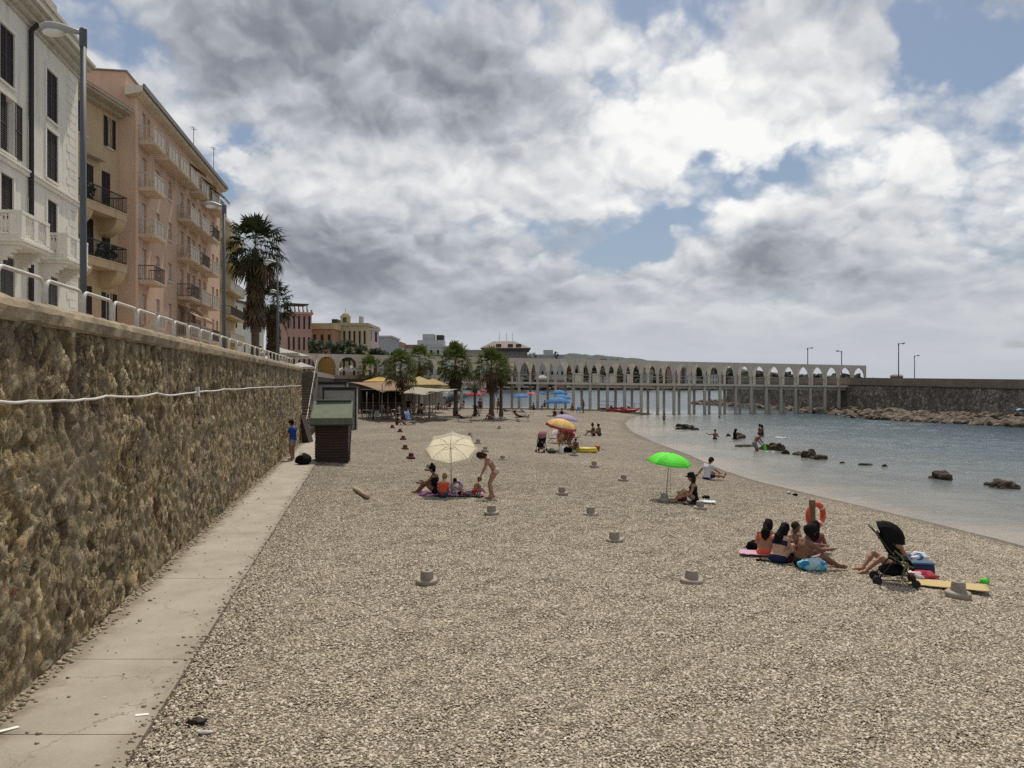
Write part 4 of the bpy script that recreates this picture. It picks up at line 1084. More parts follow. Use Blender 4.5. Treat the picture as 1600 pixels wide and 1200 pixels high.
# brown roofed block
BR = mat('dark_brown_cladding', (.085, .06, .055), var=.3, scale=1.5)
h, L, zt, rt = house('brown_roof_building', 'broad dark brown building with a low hipped roof and antennas', 'building', 756, 824, 420, 24, 8, 548, plaster('grey_brown', (.24, .19, .17), .4), (3, 9, 1.7, 1.7), BR, over=1.2, roofh=1.4, style='glass')
mb = MB(); z = zt+1.4; q = [h.pt(-2, 2, z), h.pt(L+2, 2, z), h.pt(L+2, -26, z), h.pt(-2, -26, z), h.pt(5, -8, z+4.2), h.pt(L-7, -8, z+4.2), h.pt(L-7, -16, z+4.2), h.pt(5, -16, z+4.2)]
mb.hexa(q); mb.build('hipped_roof', mat('brown_roof', (.17, .125, .12), var=.3, scale=.6), rt, True)
for a in (.28, .55, .74): mb = MB(); h.box(mb, L*a, L*(a+.12), -3.5, .4, z+.7, z+2.3); mb.build('dormer', BR, rt, True)
for a in (.35, .52, .66): mb = MB(); mb.tube([h.pt(L*a, -10, z+4), h.pt(L*a, -10, z+9)], .09, 5); mb.build('antenna', IRON, rt, True)
h, L, zt, rt = house('flat_white_villa', 'flat cream villa with a small roof hut on the far shore', 'house', 836, 882, 430, 14, 6, 556, plaster('off_white', (.48, .46, .42), .3), (2, 6, 1.6, 2), plaster('pale_grey', (.42, .42, .42)))
mb = MB(); h.box(mb, L*.3, L*.62, -8, -2, zt+.35, zt+3.4); mb.build('roof_hut', plaster('off_white', (.48, .46, .42)), rt, True)
# small houses on the far shore seen through the arches
FARC = [plaster('off_white', (.48, .46, .42)), plaster('sand', (.36, .32, .27)), plaster('dusky_pink', (.40, .215, .175)), plaster('pale_grey', (.42, .42, .42))]
FL_ = [(806, 818, 574, 'pale grey shed like house seen through the first double arches'), (843, 856, 577, 'white far house seen through the third wide arch'), (868, 884, 584, 'sand coloured far house low beside the water'), (905, 912, 571, 'tall narrow white far house behind the pier arches'),
       (938, 962, 588, 'long low sand coloured far building with pale yard'), (1005, 1020, 577, 'pink far house among scrub behind the pier arches'), (1047, 1066, 575, 'sand coloured far house left of the far white villa'), (1072, 1088, 578, 'pale far villa just left of where sky shows through arches'),
       (1108, 1122, 585, 'small pink far house under the sky filled arches'), (1150, 1172, 588, 'low white far houses near the breakwater lamps'), (1215, 1232, 590, 'low pale far house beyond the breakwater')]
for i, (a, b, yt, lab) in enumerate(FL_):
    house('far_house', lab, 'house', a, b, 462-(i % 3)*4, 9, 1.5, yt, FARC[i % 4], (2, 3, 1.7, 1.8), mat('tile_brown', (.25, .17, .13)), group='houses on the far shore', style='glass')
# ================================================================ arcaded pier, breakwater, rocks
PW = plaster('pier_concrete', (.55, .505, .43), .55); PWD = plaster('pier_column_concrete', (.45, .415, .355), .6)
RUST = mat('rusty_pipe', (.16, .10, .065), var=.3)
pier = thing('arcaded_pier', 'long pale concrete pier on slim columns with a row of pointed arches above its deck', 'pier', (0, 104, 0))
FP = [461, 494, 527, 560, 593, 626, 658, 690, 721, 752, 782, 811, 840, 868, 896, 922, 949, 976, 1002, 1027.5, 1053, 1077, 1101, 1125, 1149.5, 1173.5, 1197, 1220, 1243, 1266, 1288.5, 1310.5, 1332, 1353.5]
ytop = lambda px: 559+(px-792)*.0215
ydeck = lambda px: 596.5+(px-800)*.0108
PY = lambda px: 100+(px-480)*.0137
zat = lambda y, Y: EYE-(y-HOR)/F*Y
def bay(p0, p1, Y0, Y1, off, wid, thick, name='arch', round_=False):
    """arch panel between two columns; curve from column edge to column edge"""
    A = PX(p0, Y0); B = PX(p1, Y1); d = (B-A); L = d.length; d.normalize(); n = Vector((d.y, -d.x, 0)); A = A+n*off*-1; 
    ta, tb = zat(ytop(p0), Y0), zat(ytop(p1), Y1); mb = MB(); N = 18; hw = wid/2
    us = [0, hw]+[hw+(L-2*hw)*i/N for i in range(1, N)]+[L-hw, L]
    vs = []; rise = 1.55 if not round_ else 1.45; band = .38 if not round_ else .36
    for u in us:
        t = u/L; zt = ta+(tb-ta)*t
        x = min(1, abs((u-L/2)/(L/2-hw)))
        e = (1-x**2.1)**.52*.93+.07*(1-x) if not round_ else math.sqrt(max(0, 1-x**2.2))
        zb = zt-band-rise+rise*e
        p = A+d*u
        for q in (p, p-n*thick): vs += [Vector((q.x, q.y, zb)), Vector((q.x, q.y, zt))]
    fs = []
    for i in range(len(us)-1):
        a = i*4; b = a+4; fs += [(a, b, b+1, a+1), (a+2, a+3, b+3, b+2), (a, a+2, b+2, b), (a+1, b+1, b+3, a+3)]
    k = (len(us)-1)*4; fs += [(0, 1, 3, 2), (k, k+2, k+3, k+1)]
    mb.add(vs, fs); return mb.build(name, PW, pier, True)
def column(px, Y, off, w, n0, zb=None, name='column'):
    c = PX(px, Y)+Vector((0, off, 0)); zt = zat(ytop(px), Y)-(1.90 if px > 640 else 1.8); zd = zat(ydeck(px), Y)
    z0 = min(bzs(c.x, c.y)-.4, -1.2) if zb is None else zb
    mb = MB(); mb.bbox(c.x-w/2, c.x+w/2, c.y-w*.5, c.y+w*.5, z0, zd-.2, .03)
    mb.bbox(c.x-w*.42, c.x+w*.42, c.y-w*.42, c.y+w*.42, zd-.2, zt+.06, .03)
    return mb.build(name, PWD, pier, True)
OFF = 2.6
RP = [p-11-(p-811)*.019 for p in FP]
for i, p in enumerate(FP):
    Y = PY(p); rnd = p < 640
    zb = zat(ydeck(p), Y)-.4 if (p < 560) else None
    column(p, Y, 0, .38 if p > 640 else .52, 0, None)
    if i+1 < len(FP): bay(p, FP[i+1], Y, PY(FP[i+1]), .0, .34, .30, round_=rnd)
for i, p in enumerate(RP):
    if FP[i] < 640: continue
    Y = PY(FP[i])+OFF; column(p, Y, 0, .34, 0)
    if i+1 < len(RP) and i > 5: bay(p, RP[i+1], Y, PY(FP[i+1])+OFF, 0, .32, .26)
# deck slabs, edge beam, thin railings
mb = MB(); rl = MB(); bm_ = MB(); dp = MB()
for i in range(5, len(FP)-1):
    a, b = FP[i], FP[i+1]; Ya, Yb = PY(a), PY(b); A = PX(a, Ya); B = PX(b, Yb); za, zb = zat(ydeck(a), Ya), zat(ydeck(b), Yb)
    Z = lambda z: Vector((0, 0, z)); back = Vector((0, OFF+.5, 0)); fr = Vector((0, -.32, 0))
    mb.hexa([A+fr+Z(za-.30), B+fr+Z(zb-.30), B+back+Z(zb-.30), A+back+Z(za-.30), A+fr+Z(za), B+fr+Z(zb), B+back+Z(zb), A+back+Z(za)])
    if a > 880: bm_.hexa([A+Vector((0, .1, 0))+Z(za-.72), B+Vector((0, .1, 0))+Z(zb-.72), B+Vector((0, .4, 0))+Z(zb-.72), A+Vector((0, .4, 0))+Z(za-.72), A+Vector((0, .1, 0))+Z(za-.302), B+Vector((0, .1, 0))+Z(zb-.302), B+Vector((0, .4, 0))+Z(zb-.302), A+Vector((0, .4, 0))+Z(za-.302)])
    if 640 < a < 1300:
        for h in (.55, 1.0): rl.tube([A+Z(za+h), B+Z(zb+h)], .022, 5)
        for h in (1.0,): rl.tube([A+Vector((0, OFF, 0))+Z(za+h), B+Vector((0, OFF, 0))+Z(zb+h)], .022, 5)
    if 780 < a < 1000: 
        zt = zat(ytop(a), Ya); dp.tube([A+Vector((-.62, -.02, za)), A+Vector((-.62, -.02, zt-.3))], .05, 6)
mb.build('deck', PW, pier, True); bm_.build('deck_beam', PWD, pier, True); rl.build('railing', mat('rail_grey', (.2, .19, .18)), pier, True); dp.build('drainpipe', RUST, pier, True)
# ochre infill of the second arch, grey timber front of the fifth
mb = MB(); a, b = PX(495.5, 101.2), PX(525.5, 101.2); z0, z1 = 2.3, zat(560, 101)
mb.box(a.x, b.x, 100.62, 100.9, z0-1.5, z1); mb.build('ochre_infill', plaster('ochre_infill', (.30, .19, .065), .5), pier, True)
mb = MB(); a, b = PX(600, 102.4), PX(619, 102.4); mb.box(a.x, b.x, 102.2, 102.5, 4.3, zat(562, 102)); mb.build('timber_screen', mat('weathered_boards', (.16, .13, .11), var=.35, scale=4, stretch=(6, 1, .6)), pier, True)
# square pedestals standing on the deck
for p in (903, 930, 957, 984):
    Y = PY(p)+1.2; c = PX(p, Y); z = zat(ydeck(p), Y)
    mb = MB(); mb.bbox(c.x-.35, c.x+.35, Y-.35, Y+.35, z, z+1.15, .03); mb.bbox(c.x-.42, c.x+.42, Y-.42, Y+.42, z+1.15, z+1.27, .02)
    tag(mb.build('pier_pedestal', PW), 'square concrete pedestal on the pier deck, %s of four from the left' % ORD[(903, 930, 957, 984).index(p)], 'pedestal', 'pedestals on the pier deck')

# ---- breakwater
def bw_mat():
    m, t, b = newmat('breakwater_masonry'); co = t.coord('Object')
    cell = t.voro(co, 2.3, out='Color'); s = t.new('ShaderNodeSeparateXYZ'); t.link(cell, s.inputs[0]); e = t.voro(co, 2.3, 'DISTANCE_TO_EDGE')
    c = t.ramp(s.outputs[0], [(0., (.115, .095, .076)), (.5, (.215, .18, .15)), (.85, (.30, .26, .22)), (1., (.34, .31, .27))])
    c = t.mix(t.sstep(e, .0, .09, .75, 0.), c, (.075, .065, .055))
    c = t.mix(t.m('MULTIPLY', t.sstep(t.noise(co, .25, 5, .6), .45, .7), .55), c, (.11, .085, .065))
    t.link(c, b.inputs['Base Color']); b.inputs['Roughness'].default_value = .92; b.inputs['Specular IOR Level'].default_value = .1
    t.link(t.bump(t.sstep(e, 0., .12), .8, .08), b.inputs['Normal'])
    return m
BWM = bw_mat(); PARA = mat('breakwater_parapet', (.20, .16, .125), var=.25, scale=.6, bump=.4, bscale=5, bdist=.03, stain=.5)
bw = thing('stone_breakwater', 'long dark stone breakwater with a smooth parapet beyond the pier end', 'breakwater', (50, 106, -1))
BP = [(2300, 66, 596.5), (1700, 77, 594), (1600, 82, 592.8), (1480, 93, 591.5), (1355, 107, 590.3), (1250, 124, 590.6), (1140, 150, 591.3)]
mb = MB(); pb = MB(); lg = MB()
def slab(m_, A, B, t, za0, zb0, za1, zb1, out=0., bat=0.):
    d = (B-A); d.z = 0; d.normalize(); n = Vector((-d.y, d.x, 0))      # towards the water on this side
    if n.x > 0: n = -n
    f = n*out; fb = n*(out+bat)
    m_.hexa([A-n*t+Vector((0, 0, za0)), A+fb+Vector((0, 0, za0)), B+fb+Vector((0, 0, zb0)), B-n*t+Vector((0, 0, zb0)), A-n*t+Vector((0, 0, za1)), A+f+Vector((0, 0, za1)), B+f+Vector((0, 0, zb1)), B-n*t+Vector((0, 0, zb1))])
for (p0, Y0, t0), (p1, Y1, t1) in zip(BP, BP[1:]):
    A, B = PX(p0, Y0), PX(p1, Y1); za, zb = zat(t0, Y0), zat(t1, Y1)
    slab(mb, A, B, 5., -1.6, -1.6, za-1.08, zb-1.08, 0., .5); slab(pb, A, B, .5, za-1.0, zb-1.0, za, zb, -.02); slab(lg, A, B, 4.9, za-1.078, zb-1.078, za-1.002, zb-1.002, .12)
# rounded head at the far end
A = PX(1140, 150); mb.lathe([(3.0, -1.6), (2.6, zat(591.3, 150)-1.08)], A+Vector((2.4, .6, 0)), 20); pb.lathe([(2.5, zat(591.3, 150)-1.), (2.5, zat(591.3, 150))], A+Vector((2.4, .6, 0)), 20)
mb.build('masonry_face', BWM, bw, True); pb.build('parapet', PARA, bw, True); lg.build('ledge', mat('ledge_dark', (.06, .05, .045), var=.3), bw, True)
RK = None
def rock_mat(name, a, b_, c_, wet=True):
    m, t, b = newmat(name); co = t.coord('Object'); n = t.noise(co, 1.6, 7, .68)
    c = t.ramp(n, [(.3, a), (.5, b_), (.7, c_)])
    t.link(c, b.inputs['Base Color']); b.inputs['Roughness'].default_value = .85; b.inputs['Specular IOR Level'].default_value = .2
    t.link(t.bump(t.noise(co, 5, 7, .7), .9, .12), b.inputs['Normal'])
    return m
RIP = rock_mat('riprap_stone', (.045, .035, .026), (.135, .110, .082), (.27, .232, .18)); WETR = rock_mat('wet_rock', (.016, .012, .010), (.035, .026, .020), (.075, .058, .045)); WETB = rock_mat('brown_sea_rock', (.028, .019, .013), (.07, .048, .033), (.14, .10, .07))
protos = []
for k in range(8):
    mb = MB(); mb.blob((0, 0, 0), (1., .8, .62), 3, .42, 1.25, 20+k*7); me_o = mb.build('breakwater_boulder', RIP, None)
    protos.append(me_o)
def bpos(t):   # along the water line of the rocks
    q = [(1070, 160), (1130, 146), (1200, 128), (1270, 111), (1340, 94), (1420, 86), (1500, 81), (1600, 75.5), (1720, 70), (1900, 64)]
    x = t*(len(q)-1); i = min(len(q)-2, int(x)); w = x-i
    return q[i][0]*(1-w)+q[i+1][0]*w, q[i][1]*(1-w)+q[i+1][1]*w
n = 84
for i in range(n):
    t = (i+.5)/n+random.uniform(-.004, .004); px, Y = bpos(t); c = PX(px, Y)
    back = random.random()**1.3*2.4; c += Vector((back, back*.35, 0)); r = random.uniform(.32, .68) if t > .18 else random.uniform(.4, .7)
    if t > .75: r *= 1.05
    o = protos[i] if i < 8 else bpy.data.objects.new('breakwater_boulder', protos[i % 8].data)
    if i >= 8: COL.objects.link(o)
    o.location = (c.x, c.y, -1.02+r*.05+back*.14); o.scale = (r*1.25, r*1.1, r); o.rotation_euler = (random.uniform(-.4, .4), random.uniform(-.4, .4), random.uniform(0, 6.28))
    tag(o, 'tan boulder in the rubble along the foot of the dark breakwater', 'boulder', 'boulders along the breakwater foot')
mb = MB()
for i in range(420):
    t = random.random(); px, Y = bpos(t); c = PX(px, Y); back = random.uniform(.3, 7.); c += Vector((back, back*.3, 0)); r = random.uniform(.35, .8)
    mb.blob((c.x, c.y, -1.15+min(.7, back*.13)), (r*1.3, r, r*.8), 2, .4, 1.3, i % 60)
tag(mb.build('breakwater_rubble', RIP), kind='stuff')
# rocks along the far shore water line
mb = MB()
for i in range(260):
    px = random.uniform(600, 1320); Y = 468+random.uniform(-4, 6); c = PX(px, Y); r = random.uniform(1., 2.6)
    mb.blob((c.x, c.y, -1+r*.3), (r*1.4, r, r*.8), 1, .4, 1.3, i % 50)
tag(mb.build('far_shore_rocks', rock_mat('far_rock', (.045, .04, .035), (.11, .10, .085), (.26, .24, .21))), kind='stuff')
# rocks in the bay: px, py of the water line, width, height(px), label
SR = [(1062, 667, 13, 4, 0, 'small flat dark rock in the sea just right of the child standing in the water'), (1060, 671, 10, 3, 0, 'low wet rock at the left end of the first rock chain'), (1074, 671, 18, 7, 0, 'dark humped rock in the middle of the first rock chain'), (1087, 673, 12, 4, 0, 'low dark rock ending the first rock chain'),
      (1138, 681, 6, 3, 0, 'tiny dark rock awash left of the woman sitting in the sea'), (1156, 685, 15, 7, 1, 'rounded brown rock beside the long haired woman in the sea'), (1164, 697, 28, 2.5, 0, 'thin flat rock breaking the water behind the stooping bather'), (1197, 702, 20, 6, 1, 'low brown rock at the knees of the stooping bather'), (1209, 702, 22, 8, 1, 'middle brown rock of the chain right of the stooping bather'),
      (1219, 704, 13, 11, 1, 'upright block like rock at the right of the stooping bather'), (1228, 709, 11, 5, 0, 'small dark rock just right of the upright block'), (1247, 711, 18, 5, 1, 'left flat rock of the second brown rock chain'), (1264, 716, 22, 11, 1, 'tallest knobbly rock of the second brown chain'), (1281, 718, 24, 7, 1, 'right sloping rock of the second brown chain'),
      (1316, 724, 8, 2.5, 0, 'speck of dark rock right of the second chain'), (1353, 727, 18, 3.5, 0, 'low dark rock awash in open water'), (1382, 729, 9, 3, 0, 'tiny dark rock beside the low awash rock'), (1471, 749, 35, 13, 1, 'large dark rock alone in the water toward the right'), (1570, 760, 44, 9, 1, 'long dark rock at the right edge of the bay'), (1545, 757, 14, 3, 0, 'low fragment left of the right edge rock')]
for i, (px, py, w, h, br, lab) in enumerate(SR):
    c = seapt(px, py); s = c[1]/F; mb = MB(); W_ = w*s/2; H_ = h*s
    mb.blob((0, 0, 0), (W_*1.05, W_*.75, H_*1.1), 3, .38, 1.5, 40+i*3)
    for k in range(3): mb.blob((random.uniform(-.6, .6)*W_, random.uniform(-.5, .3)*W_, -H_*.1), (W_*.5, W_*.4, H_*.7), 2, .4, 1.6, 80+i*3+k)
    o = mb.build('sea_rock', WETB if br else WETR); o.location = (c[0], c[1], -1.0); tag(o, lab, 'rock', 'rocks in the shallow bay')
# lamps on the breakwater, small things behind its parapet
for (px, py, Y, ang, lab) in ((1262, 544, 124, 0, 'lamp post on the breakwater showing above the arches, left one'), (1315, 549, 118, math.pi, 'lamp post near the right end of the arches, arm turned left'), (1404, 537, 108, 0, 'tallest lamp post standing on the breakwater right of the arches'), (1429, 556, 135, 0, 'shorter farther lamp post on the breakwater, rightmost')):
    c = PX(px, Y); zb = 2.4; lamp((c.x, c.y, zb), zat(py, Y)-zb, lab, ang, .95, .075, 'lamp posts on the breakwater')
t = thing('far_hut', 'small brown hut with pitched roof behind the breakwater parapet at the tall lamp', 'hut', (*PX(1401, 150).xy, 2.3))
c = PX(1401, 150); mb = MB(); mb.box(c.x-.75, c.x+.75, 149, 151, 2.3, zat(588, 150)); mb.build('wall', mat('hut_brown', (.14, .09, .085)), t, True)
z = zat(588, 150); mb = MB(); mb.hexa([Vector(p) for p in ((c.x-.95, 148.8, z), (c.x+.95, 148.8, z), (c.x+.95, 151.2, z), (c.x-.95, 151.2, z), (c.x-.65, 149.5, z+.35), (c.x+.65, 149.5, z+.35), (c.x+.65, 150.5, z+.35), (c.x-.65, 150.5, z+.35))]); mb.build('roof', mat('hut_roof', (.2, .13, .12)), t, True)
t = thing('blue_tarpaulin', 'blue tarpaulin heap at the breakwater foot on the right edge', 'tarpaulin', (*PX(1597, 81).xy, .2))
mb = MB(); c = PX(1598, 80.6); mb.blob((0, 0, .15), (.75, .4, .3), 3, .3, 2, 5); mb.build('sheet', mat('blue_tarp', (.025, .07, .15), rough=.5), t, smooth=True); t.location = (c.x, c.y, zat(643, 80.6)-.1)
mb = MB(); mb.blob((0, 0, .05), (1.0, .7, .4), 2, .4, 1.4, 3); o = mb.build('breakwater_boulder', RIP); o.location = (c.x+.1, c.y+.1, zat(643, 80.6)-.35); tag(o, 'tan boulder carrying the blue tarpaulin at the right edge', 'boulder', 'boulders along the breakwater foot')
# ================================================================ people: one continuous skin per body, clothes and hair as children
def surface_nets(fn, lo, hi, h):
    lo = np.array(lo)-2*h; hi = np.array(hi)+2*h
    n = np.maximum(4, np.ceil((hi-lo)/h).astype(int)+1)
    ax = [lo[i]+h*np.arange(n[i]) for i in range(3)]
    g = np.stack(np.meshgrid(*ax, indexing='ij'), -1)
    v = fn(g.reshape(-1, 3)).reshape(n)
    s = v < 0
    nx, ny, nz = n-1
    c = [(i, j, k) for i in (0, 1) for j in (0, 1) for k in (0, 1)]
    cnt = sum(s[i:i+nx, j:j+ny, k:k+nz].astype(int) for i, j, k in c)
    act = (cnt > 0) & (cnt < 8)
    idx = -np.ones(act.shape, int); A = np.argwhere(act); idx[act] = np.arange(len(A))
    if len(A) == 0: return np.zeros((0, 3)), []
    acc = np.zeros((len(A), 3)); w = np.zeros(len(A))
    for a in c:
        for d in range(3):
            if a[d]: continue
            b = list(a); b[d] = 1
            va = v[A[:, 0]+a[0], A[:, 1]+a[1], A[:, 2]+a[2]]; vb = v[A[:, 0]+b[0], A[:, 1]+b[1], A[:, 2]+b[2]]
            m = (va < 0) != (vb < 0)
            t = np.where(m, va/np.where(m, va-vb, 1), 0)
            p = np.tile(np.array(a, float), (len(A), 1)); p[:, d] += t
            acc[m] += p[m]; w[m] += 1
    V = lo+h*(A+acc/w[:, None])
    F_ = []
    for d in range(3):
        e = [slice(1, -1)]*3; e[d] = slice(0, -1)
        sl0 = [slice(1, n[i]-1) for i in range(3)]; sl0[d] = slice(0, n[d]-1)
        sl1 = list(sl0); sl1[d] = slice(1, n[d])
        a = s[tuple(sl0)]; b = s[tuple(sl1)]
        E = np.argwhere(a != b)
        if len(E) == 0: continue
        off = np.ones(3, int); off[d] = 0; E0 = E+off
        fl = a[E[:, 0], E[:, 1], E[:, 2]]
        u, w2 = [(1, 2), (2, 0), (0, 1)][d]
        q = []
        for du, dv in ((-1, -1), (0, -1), (0, 0), (-1, 0)):
            k = E0.copy(); k[:, u] += du; k[:, w2] += dv
            q.append(idx[k[:, 0], k[:, 1], k[:, 2]])
        q = np.stack(q, 1); q[~fl] = q[~fl][:, ::-1]
        F_.append(q[(q >= 0).all(1)])
    return V, np.vstack(F_) if F_ else []
def sd_cap(p, a, b, ra, rb):
    a = np.array(a, float); b = np.array(b, float); ab = b-a; L = max(1e-9, ab@ab)
    t = np.clip(((p-a)@ab)/L, 0, 1)
    return np.linalg.norm(p-a-t[:, None]*ab, axis=1)-(ra+(rb-ra)*t)
def smin(a, b, k=.03):
    h = np.clip(.5+.5*(b-a)/k, 0, 1); return b+(a-b)*h-k*h*(1-h)
def union(p, caps, k=.03):
    d = None
    for c in caps:
        x = sd_cap(p, *c); d = x if d is None else smin(d, x, k)
    return d
def net_obj(name, fn, pts, pad, h, m, parent, post=None):
    pts = np.array(pts); V, Fq = surface_nets(fn, pts.min(0)-pad, pts.max(0)+pad, h)
    if len(V) == 0 or len(Fq) == 0: return None
    me = bpy.data.meshes.new(name); v = V.tolist(); f = [tuple(int(i) for i in q) for q in Fq]; mi = [0]*len(f)
    if post: v, f, mi = post(v, f, mi)
    me.from_pydata(v, [], f); me.polygons.foreach_set('material_index', mi)
    return link_mesh(name, me, m, parent, True)
SKIN = {'tan': mat('skin_tan', (.33, .175, .105), var=.08, rough=.5, spec=.4), 'fair': mat('skin_fair', (.50, .31, .21), var=.08, rough=.5, spec=.4), 'dark': mat('skin_bronzed', (.19, .092, .055), var=.1, rough=.5, spec=.4)}
EYES = mat('eye_dark', (.02, .015, .012), rough=.3); LIPS = mat('lips', (.33, .12, .09), rough=.5)
HAIR = {'black': mat('hair_black', (.010, .008, .008), var=.3, scale=30, rough=.7, bump=.6, bscale=60, spec=.08), 'brown': mat('hair_brown', (.032, .019, .012), var=.3, scale=30, rough=.7, bump=.6, bscale=60, spec=.08),
        'blond': mat('hair_blond', (.26, .16, .07), var=.3, scale=30, rough=.6, bump=.5, bscale=60), 'grey': mat('hair_grey', (.3, .29, .28), var=.2, scale=30)}
_cl = {}
def cloth(name, c, **k): return mat('cloth_'+name, c, var=k.pop('var', .14), scale=k.pop('scale', 8), rough=.9, bump=.25, bscale=18, bdist=.015, spec=.1, **k)
def ik(a, b, l1, l2, hint):
    a = Vector(a); b = Vector(b); d = b-a; L = d.length
    if L > (l1+l2)*.995: b = a+d*((l1+l2)*.995/L); d = b-a; L = d.length
    dn = d.normalized(); x = (L*L+l1*l1-l2*l2)/(2*L); h = math.sqrt(max(1e-6, l1*l1-x*x))
    hv = Vector(hint); hv = (hv-dn*hv.dot(dn))
    hv = hv.normalized() if hv.length > 1e-4 else Vector((0, 0, 1))
    return a+dn*x+hv*h, b
def person(label, loc, head_to=0., pose='stand', S=1.0, skin='tan', sex='f', hair=('black', 'short'), wear=(), vox=.017, group=None, hat=None, **ov):
    """pose gives joints in the figure's own frame (facing +Y, x to its right, z up, origin on what carries it)"""
    PZ = {
        'stand': dict(pel=(0, 0, .90), spine=(0, .04, 1), hd=(0, .10, 1), lh=(-.26, .06, .82), rh=(.26, .06, .82), lf=(-.11, 0, .05), rf=(.11, .03, .05)),
        'bend': dict(pel=(0, -.10, .86), spine=(0, .82, .62), hd=(0, .95, .12), lh=(-.16, .50, .38), rh=(.17, .56, .36), lf=(-.09, .02, .05), rf=(.09, -.02, .05)),
        'sit_up': dict(pel=(0, 0, .12), spine=(0, .12, 1), hd=(0, .18, 1), lh=(-.17, .50, .36), rh=(.17, .52, .38), lf=(-.12, .60, .05), rf=(.12, .62, .05)),
        'sit_legs': dict(pel=(0, 0, .12), spine=(0, .10, 1), hd=(0, .25, 1), lh=(-.2, .35, .22), rh=(.22, .33, .22), lf=(-.12, .84, .05), rf=(.12, .86, .05)),
        'sit_back': dict(pel=(0, 0, .12), spine=(0, -.45, 1), hd=(0, .0, 1), lh=(-.28, -.45, .03), rh=(.28, -.45, .03), lf=(-.13, .78, .05), rf=(.13, .72, .05)),
        'cross': dict(pel=(0, 0, .12), spine=(0, .18, 1), hd=(0, .4, 1), lh=(-.12, .36, .22), rh=(.12, .38, .22), lf=(.14, .30, .07), rf=(-.14, .34, .08)),
        'chair': dict(pel=(0, 0, .50), spine=(0, -.08, 1), hd=(0, .08, 1), lh=(-.16, .36, .60), rh=(.16, .36, .60), lf=(-.12, .48, .05), rf=(.12, .46, .05)),
        'lounge': dict(pel=(0, 0, .36), spine=(0, -.95, .8), hd=(0, -.5, 1), lh=(-.24, .18, .44), rh=(.24, .18, .44), lf=(-.11, .84, .36), rf=(.11, .82, .36)),
        'lie': dict(pel=(0, 0, .13), spine=(0, -1, .25), hd=(0, -1, .5), lh=(-.28, -.02, .08), rh=(.28, -.02, .08), lf=(-.12, .84, .06), rf=(.12, .84, .06)),
        'crouch': dict(pel=(0, -.05, .30), spine=(0, .45, 1), hd=(0, .5, 1), lh=(-.14, .48, .30), rh=(.14, .5, .28), lf=(-.14, .12, .05), rf=(.14, .16, .05)),
    }[pose]
    q = dict(PZ); q.update(ov)
    t = thing('person', label, 'person', loc, head_to, group)
    pel = Vector(q['pel']); sp = Vector(q['spine']).normalized(); X = Vector(q.get('xax', (1, 0, 0))); X = (X-sp*X.dot(sp)).normalized()
    hx = Vector(q.get('hipx', (1, 0, 0))).normalized(); fw = sp.cross(X)*-1; fw = X.cross(sp)*-1
    fw = sp.cross(X)   # body front
    if fw.dot(Vector((0, 1, 0))) < 0 and pose not in ('lie', 'lounge'): fw = -fw
    if pose in ('lie', 'lounge'): fw = fw if fw.z > 0 else -fw
    m = sex == 'm'; sw = .185 if m else .162; hwd = .085 if m else .092
    nk = pel+sp*.50; ch = pel+sp*.36; ws = pel+sp*.17
    hd = Vector(q['hd']).normalized(); face = Vector(q.get('face', fw)); face = (face-hd*face.dot(hd)).normalized(); fx = face.cross(hd).normalized()
    hc = nk+hd*.178+face*.018
    sh = {-1: nk-X*sw-sp*.055, 1: nk+X*sw-sp*.055}; hp = {-1: pel-hx*hwd, 1: pel+hx*hwd}
    body = [(hp[-1], hp[1], .100 if m else .108, .100 if m else .108)]
    for s in (-1, 1):
        body += [(pel+hx*s*.055, ws+X*s*.045, .098, .088), (ws+X*s*.045, ch+X*s*.07, .088, .105 if m else .095), (ch+X*s*.07, nk+X*s*.09-sp*.06, .105 if m else .093, .075)]
        if not m and S > .8: body.append((ch+X*s*.075+fw*.065+sp*.02, ch+X*s*.075+fw*.085, .055, .05))
    trunk = list(body)
    trunk += [(sh[-1], sh[1], .060, .060)]
    head_caps = [(nk-sp*.03, hc-hd*.04, .056 if m else .047, .050 if m else .045), (hc+hd*.045-face*.012, hc+hd*.03+face*.012, .094, .092), (hc-hd*.055+face*.035, hc-hd*.02+face*.03, .052, .07),
            (hc+face*.098-hd*.005, hc+face*.108-hd*.028, .010, .016), (hc-fx*.09, hc-fx*.094-hd*.03, .018, .013), (hc+fx*.09, hc+fx*.094-hd*.03, .018, .013)]
    limbs = []; J = {}
    arms = {}; legs = {}
    for s, hk, fk in ((-1, 'lh', 'lf'), (1, 'rh', 'rf')):
        el, wr = ik(sh[s], q[hk], .29, .26, q.get('elb', (s*.35, -.6, -.6)) if not isinstance(q.get('elb'), dict) else q['elb'][s])
        hdir = Vector(q.get('handdir', (wr-el))).normalized() if (wr-el).length else Vector((0, 0, -1))
        limbs += [(sh[s], sh[s].lerp(el, .5), .052 if m else .044, .050 if m else .041), (sh[s].lerp(el, .5), el, .050 if m else .041, .037 if m else .033), (el, el.lerp(wr, .3), .039 if m else .034, .040 if m else .034), (el.lerp(wr, .3), wr, .040 if m else .034, .026 if m else .023)]
        lat = hdir.cross(fw); lat = lat.normalized() if lat.length > .1 else X
        palm = wr+hdir*.085; limbs += [(wr+lat*.012, palm+lat*.02, .022, .019), (wr-lat*.012, palm-lat*.02, .022, .019)]
        arms[s] = (sh[s], el, wr, palm, hdir, lat)
        kn, an = ik(hp[s], Vector(q[fk])+Vector((0, 0, .03)), .425, .41, q.get('knee', {-1: (-.25, .5, .9), 1: (.25, .5, .9)})[s])
        toe = Vector(q.get('toe', {}).get(s, an+Vector((s*.05, .17, -.035) if an.z < .2 and pose not in ('lie', 'lounge', 'sit_legs', 'sit_back') else (s*.05, .07, .16))))
